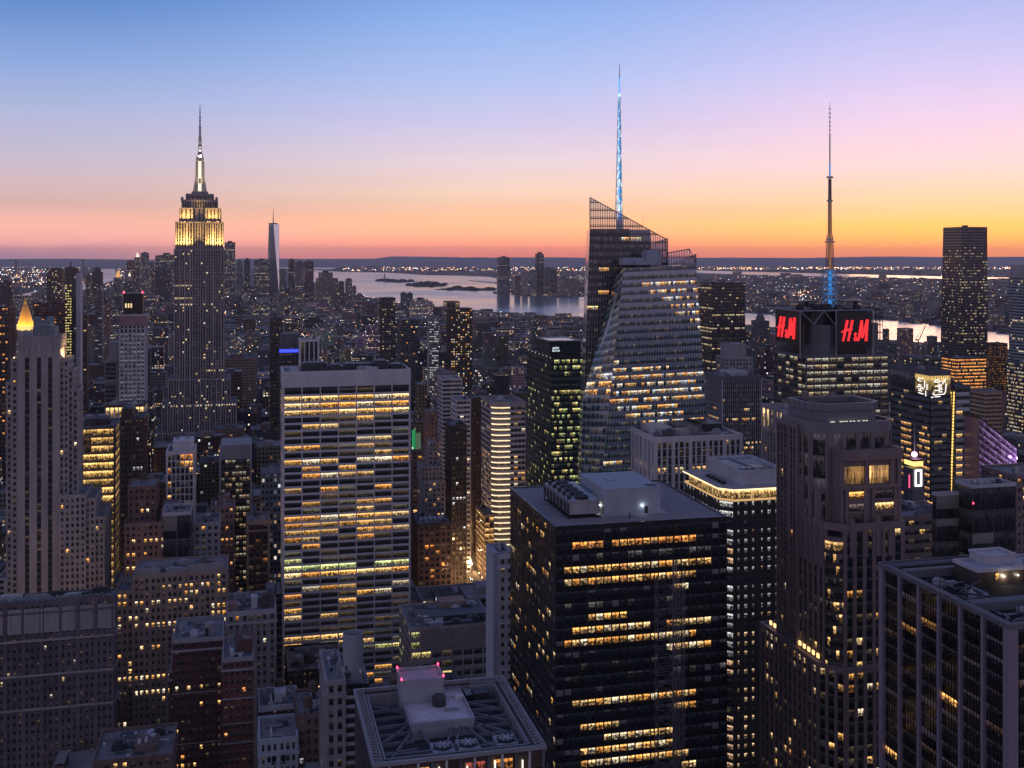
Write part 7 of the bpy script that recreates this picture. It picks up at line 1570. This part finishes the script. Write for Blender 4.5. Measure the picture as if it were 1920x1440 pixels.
o = cm.build('distant_city_buildings'); tag(o, 'carpet of small distant city buildings', 'buildings', kind='stuff')
print('fill', len(fill), 'single', len(single))
# land beyond the water: low houses and sheds
cm = CM(); n = 0; rng = random.Random(21)
while n < 5200:
    px, py = rng.uniform(-60, 1980), 490 + 150 * rng.random() ** 2.0
    if is_water(px, py) or is_water(px, py + 1.2) or py > shore_py(px) - (3 if px > 560 else 6) or (560 < px < 930 and 515 < py): continue
    p = gpt(px, py); Y = p.y; s_ = 1 + Y / 9000
    w_, d_ = rng.uniform(14, 46) * s_, rng.uniform(14, 34) * s_; H = rng.uniform(5, 16) + (rng.uniform(10, 40) if rng.random() < .06 else 0)
    if px > 1300 and py > 560 or px < 200: H *= 1.2
    an = rng.uniform(-.5, .9); ca, sa = math.cos(an), math.sin(an); A = lambda x, y, p=p, ca=ca, sa=sa: (p.x + x * ca - y * sa, p.y + x * sa + y * ca)
    k = rng.uniform(.5, 1.4); c = CCOL[rng.choices(range(7), (4, 4, 2, 4, 3, 2, 4))[0]][1]; cm.box(-w_/2, -d_/2, w_/2, d_/2, 0, H, A, (c[0]*k, c[1]*k, c[2]*k, rng.choice((0, .02, .06, .15))), (rng.random(), .4, .4, 0), (.06, .06, .07)); n += 1
o = cm.build('far_shore_buildings'); tag(o, 'low houses and sheds on the far shores', 'buildings', kind='stuff')
# lamps
def lamps(name, label, pts, mats):
    mb = MB(); mb2 = None
    for (p, s_, mi) in pts: mb.box(p[0]-s_, p[1]-s_, p[2], p[0]+s_, p[1]+s_, p[2]+2*s_, mi)
    o = mb.build(name, mats); tag(o, label, 'lights', kind='stuff')
LM = [emit('lamp_orange', (1, .42, .14), 10), emit('lamp_warm', (1, .68, .36), 11), emit('lamp_white', (.95, .95, 1), 10), emit('lamp_red', (1, .12, .12), 8)]
pts_ = []; rng = random.Random(31)
def scat(n, x0, x1, y0, y1, w_, bias=1.0, sz=1.0):
    k = 0
    while k < n:
        px, py = rng.uniform(x0, x1), y0 + (y1 - y0) * rng.random() ** bias
        if is_water(px, py): k += .2; continue
        p = gpt(px, py); pts_.append(((p.x, p.y, 8), max(.5, p.y * .00011 * sz * rng.uniform(.5, 1.25)), rng.choices(range(4), w_)[0])); k += 1
scat(1300, 1300, 1960, 492, 506, (6, 5, 2, .3), 1, 1.7); scat(700, 1330, 1960, 518, 600, (4, 4, 3, .5), 1.3); scat(420, 640, 1100, 497, 509, (5, 5, 3, .2), 1, 1.6); scat(240, 940, 1100, 512, 556, (4, 4, 4, .3), 1)
scat(380, -20, 95, 500, 540, (3, 5, 4, .3), 1, 1.3); scat(380, 90, 330, 497, 545, (3, 5, 4, .3), 1); scat(80, 330, 640, 494, 503, (3, 4, 4, .3)); scat(60, 1470, 1530, 546, 566, (6, 5, 2, 0), 1, 1.3)
lamps('far_street_lights', 'scattered lamps on the far shores', pts_, LM)
pts_ = []; rng = random.Random(32)
for (b0, b1) in AVE:
    a = 500.0
    while a < 5600:
        for s_ in (-2.5, 2.5):
            x, y = ab(a + rng.uniform(-4, 4), b0 - 14 + s_ * 3)
            px, py = CX + F * x / y, HY + F * EYE / y
            if -50 < px < 1970 and py > shore_py(px) + 3 and not (px > 1640 and a < 620): pts_.append(((x, y, 9), max(.28, y * .00011), rng.choices(range(4), (4, 5, 2, .2))[0]))
        a += 34
for k in range(4200):
    f = rng.choice(fill); x, y = f['cs'][rng.randint(0, 3)]; pts_.append(((x + rng.uniform(-6, 6), y + rng.uniform(-6, 6), rng.uniform(5, f['H'] + 3)), max(.3, y * .00014), rng.choices(range(4), (3, 4, 4, 1))[0]))
lamps('street_lights', 'street and roof lamps scattered through the city', pts_, LM)

# ================================================================ lit avenue with traffic
AS = wallmat('asphalt', (.055, .053, .052), .75, .3, .05, streak=False); bA = 168.0
o = sheet('avenue', [(*ab(420, bA - 13), 0), (*ab(420, bA + 13), 0), (*ab(3600, bA + 13), 0), (*ab(3600, bA - 13), 0)], .05, AS)
pvm = wallmat('pavement_slabs', (.16, .15, .15), .8, .2, .1, streak=False)
for s_ in (-1, 1):
    mb = MB(); c4 = [ab(420, bA + s_ * 13.1), ab(3600, bA + s_ * 13.1), ab(3600, bA + s_ * 16.8), ab(420, bA + s_ * 16.8)]
    mb.prism(c4 if s_ < 0 else c4[::-1], 0, .16); o = mb.build('pavement', pvm); o['kind'] = 'structure'
mb = MB()
for k in range(60):
    for s_ in (-6.5, -3.2, 0, 3.2, 6.5): a = 640 + k * 9; p = [ab(a, bA + s_ - .08), ab(a, bA + s_ + .08), ab(a + 3.5, bA + s_ + .08), ab(a + 3.5, bA + s_ - .08)]; n = len(mb.v); mb.v += [(*c, .06) for c in p]; mb.f.append((n, n+1, n+2, n+3)); mb.mi.append(0)
for a in (838, 914): 
    for k in range(14): s_ = -12 + k * 1.8; p = [ab(a, bA + s_), ab(a, bA + s_ + .8), ab(a + 3.4, bA + s_ + .8), ab(a + 3.4, bA + s_)]; n = len(mb.v); mb.v += [(*c, .062) for c in p]; mb.f.append((n, n+1, n+2, n+3)); mb.mi.append(0)
o = mb.build('road_markings', wallmat('road_paint', (.7, .7, .7), .7, .2, .5)); o['kind'] = 'structure'
HLT, TLT = emit('headlight', (1, .93, .8), 16), emit('taillight', (1, .06, .03), 10)
paints = [wallmat('car_yellow', (.55, .33, .03), .3, .05, .5, .6), wallmat('car_black', (.015, .015, .018), .25, .05, .5, .6), wallmat('car_white', (.6, .6, .6), .3, .05, .5, .6)]
WIN = wallmat('car_glass', (.01, .012, .015), .1, .05, .5, .8); TYR = wallmat('tyre_rubber', (.015, .015, .015), .8, .1, .5)
def car_proto(paint, label):
    r_ = empty('car', (0, 0, 0)); tag(r_, label, 'car', 'cars on the lit avenue')
    mb = MB(); mb.prism([(-.9, -2.2), (.9, -2.2), (.92, 2.2), (-.92, 2.2)], .35, .95, [(-.85, -2.15), (.85, -2.15), (.88, 2.15), (-.88, 2.15)]); mb.prism([(-.82, -1.5), (.82, -1.5), (.82, 1.0), (-.82, 1.0)], .95, 1.5, [(-.66, -1.0), (.66, -1.0), (.66, .4), (-.66, .4)]); mb.build('body', paint, r_)
    mb = MB(); mb.prism([(-.845, -1.3), (.845, -1.3), (.845, .85), (-.845, .85)], 1.0, 1.4, [(-.72, -.95), (.72, -.95), (.72, .4), (-.72, .4)]); mb.build('window', WIN, r_)
    for x in (-.8, .8):
        for y in (-1.4, 1.4): mb = MB(); mb.tube((x - .12, y, .34), (x + .12, y, .34), .34, 12); mb.build('wheel', TYR, r_)
        mb = MB(); mb.box(x * .8 - .2, 2.16, .6, x * .8 + .2, 2.26, .82); mb.build('headlight', HLT, r_); mb = MB(); mb.box(x * .8 - .2, -2.26, .66, x * .8 + .2, -2.16, .86); mb.build('taillight', TLT, r_)
    return r_
protos = [car_proto(p, f'{c} car among the traffic on the lit avenue') for p, c in zip(paints, ('yellow', 'black', 'white'))]; used = [False] * 3; rng = random.Random(8)
for k in range(46):
    a = 690 + k * 7.6 + rng.uniform(-2, 2); lane = rng.choice((-8.2, -4.9, -1.6, 1.6, 4.9, 8.2)); q_ = rng.choices((0, 1, 2), (4, 3, 2))[0]
    if used[q_]:
        r_ = protos[q_].copy(); COL.objects.link(r_)
        for ch in protos[q_].children: c = ch.copy(); COL.objects.link(c); c.parent = r_
    else: r_ = protos[q_]; used[q_] = True
    r_.location = (*ab(a, bA + lane), .08); r_.rotation_euler = (0, 0, G + (math.pi if lane > -2 else 0))
LP = wallmat('lamp_post', (.1, .1, .1), .5, .1, .5)
def lamp_post():
    r_ = empty('street_lamp', (0, 0, 0)); tag(r_, 'street lamp standing along the lit avenue', 'street lamp', 'street lamps along the lit avenue')
    mb = MB(); mb.tube((0, 0, 0), (0, 0, 9), .12, 6, .07); mb.tube((0, 0, 9), (2, 0, 9.4), .06, 5); mb.build('pole', LP, r_); mb = MB(); mb.box(1.5, -.22, 9.2, 2.5, .22, 9.4); mb.build('lamp_head', emit('lamp_head_glow', (1, .62, .28), 14), r_); return r_
pp = None
for k in range(26):
    for s_ in (-1, 1):
        if pp is None: r_ = pp = lamp_post()
        else:
            r_ = pp.copy(); COL.objects.link(r_)
            for ch in pp.children: c = ch.copy(); COL.objects.link(c); c.parent = r_
        a = 680 + k * 34 if k < 14 else 540 + (k - 14) * 40
        if k >= 14: r_['group'] = 'street lamps along the left avenue'; r_['label'] = 'street lamp standing along the narrow avenue behind the striped stone tower'
        bA_, hw_ = (bA, 13.6) if k < 14 else (-95, 11.5)
        r_.location = (*ab(a, bA_ + s_ * hw_), .16); r_.rotation_euler = (0, 0, G + (math.pi if s_ > 0 else 0))
        if k < 11 or (k >= 14 and s_ > 0):
            l = bpy.data.lights.new('street_lamp', 'POINT'); l.energy = 9000; l.color = (1, .56, .24); l.shadow_soft_size = .5; o = bpy.data.objects.new('street_lamp_light', l); COL.objects.link(o); o.parent = r_; o.location = (2, 0, 8.9)
# steam
SM = bpy.data.materials.new('steam'); SM.use_nodes = True; t = NT(SM.node_tree); tc = t.new('ShaderNodeTexCoord'); nn_ = t.noise(tc.outputs['Object'], .35, 3)
pv = t.new('ShaderNodeVolumePrincipled'); pv.inputs['Color'].default_value = (.9, .84, .86, 1); pv.inputs['Density'].default_value = .10; o_ = t.new('ShaderNodeOutputMaterial'); SM.node_tree.links.new(pv.outputs[0], o_.inputs['Volume'])
def steam(name, label, px, py, Y, u, path):
    mb = MB(); p = P(px, py, Y)
    mb.lathe(0, 0, [(r_ * u, z * u) for r_, z in path], 10); o = mb.build(name, SM); o.location = p; tag(o, label, 'steam', kind='thing')
steam('steam_plume', 'pale pink steam puff rising beside the lattice mast', 1484, 576, 650, 650 / F, [(3, 0), (4, 8), (5, 16), (7.5, 24), (7, 30), (3, 34)])
steam('steam_plume', 'thin grey steam wisp above the sloping lattice screen', 1206, 424, 628, 628 / F, [(2, 0), (2.5, 7), (3.2, 13), (2.6, 18), (1, 21)])

# ================================================================ haze
HZ = bpy.data.materials.new('haze'); HZ.use_nodes = True; t = NT(HZ.node_tree)
pv = t.new('ShaderNodeVolumePrincipled'); pv.inputs['Color'].default_value = (.97, .93, .98, 1); pv.inputs['Density'].default_value = HAZE; pv.inputs['Anisotropy'].default_value = .0
o_ = t.new('ShaderNodeOutputMaterial'); HZ.node_tree.links.new(pv.outputs[0], o_.inputs['Volume'])
if HAZE > 0:
    mb = MB(); mb.box(-61000, -3200, -2, 61000, 43000, 560); o = mb.build('haze', HZ); o['kind'] = 'stuff'; o['label'] = 'thin evening haze over the whole city'; o['category'] = 'haze'
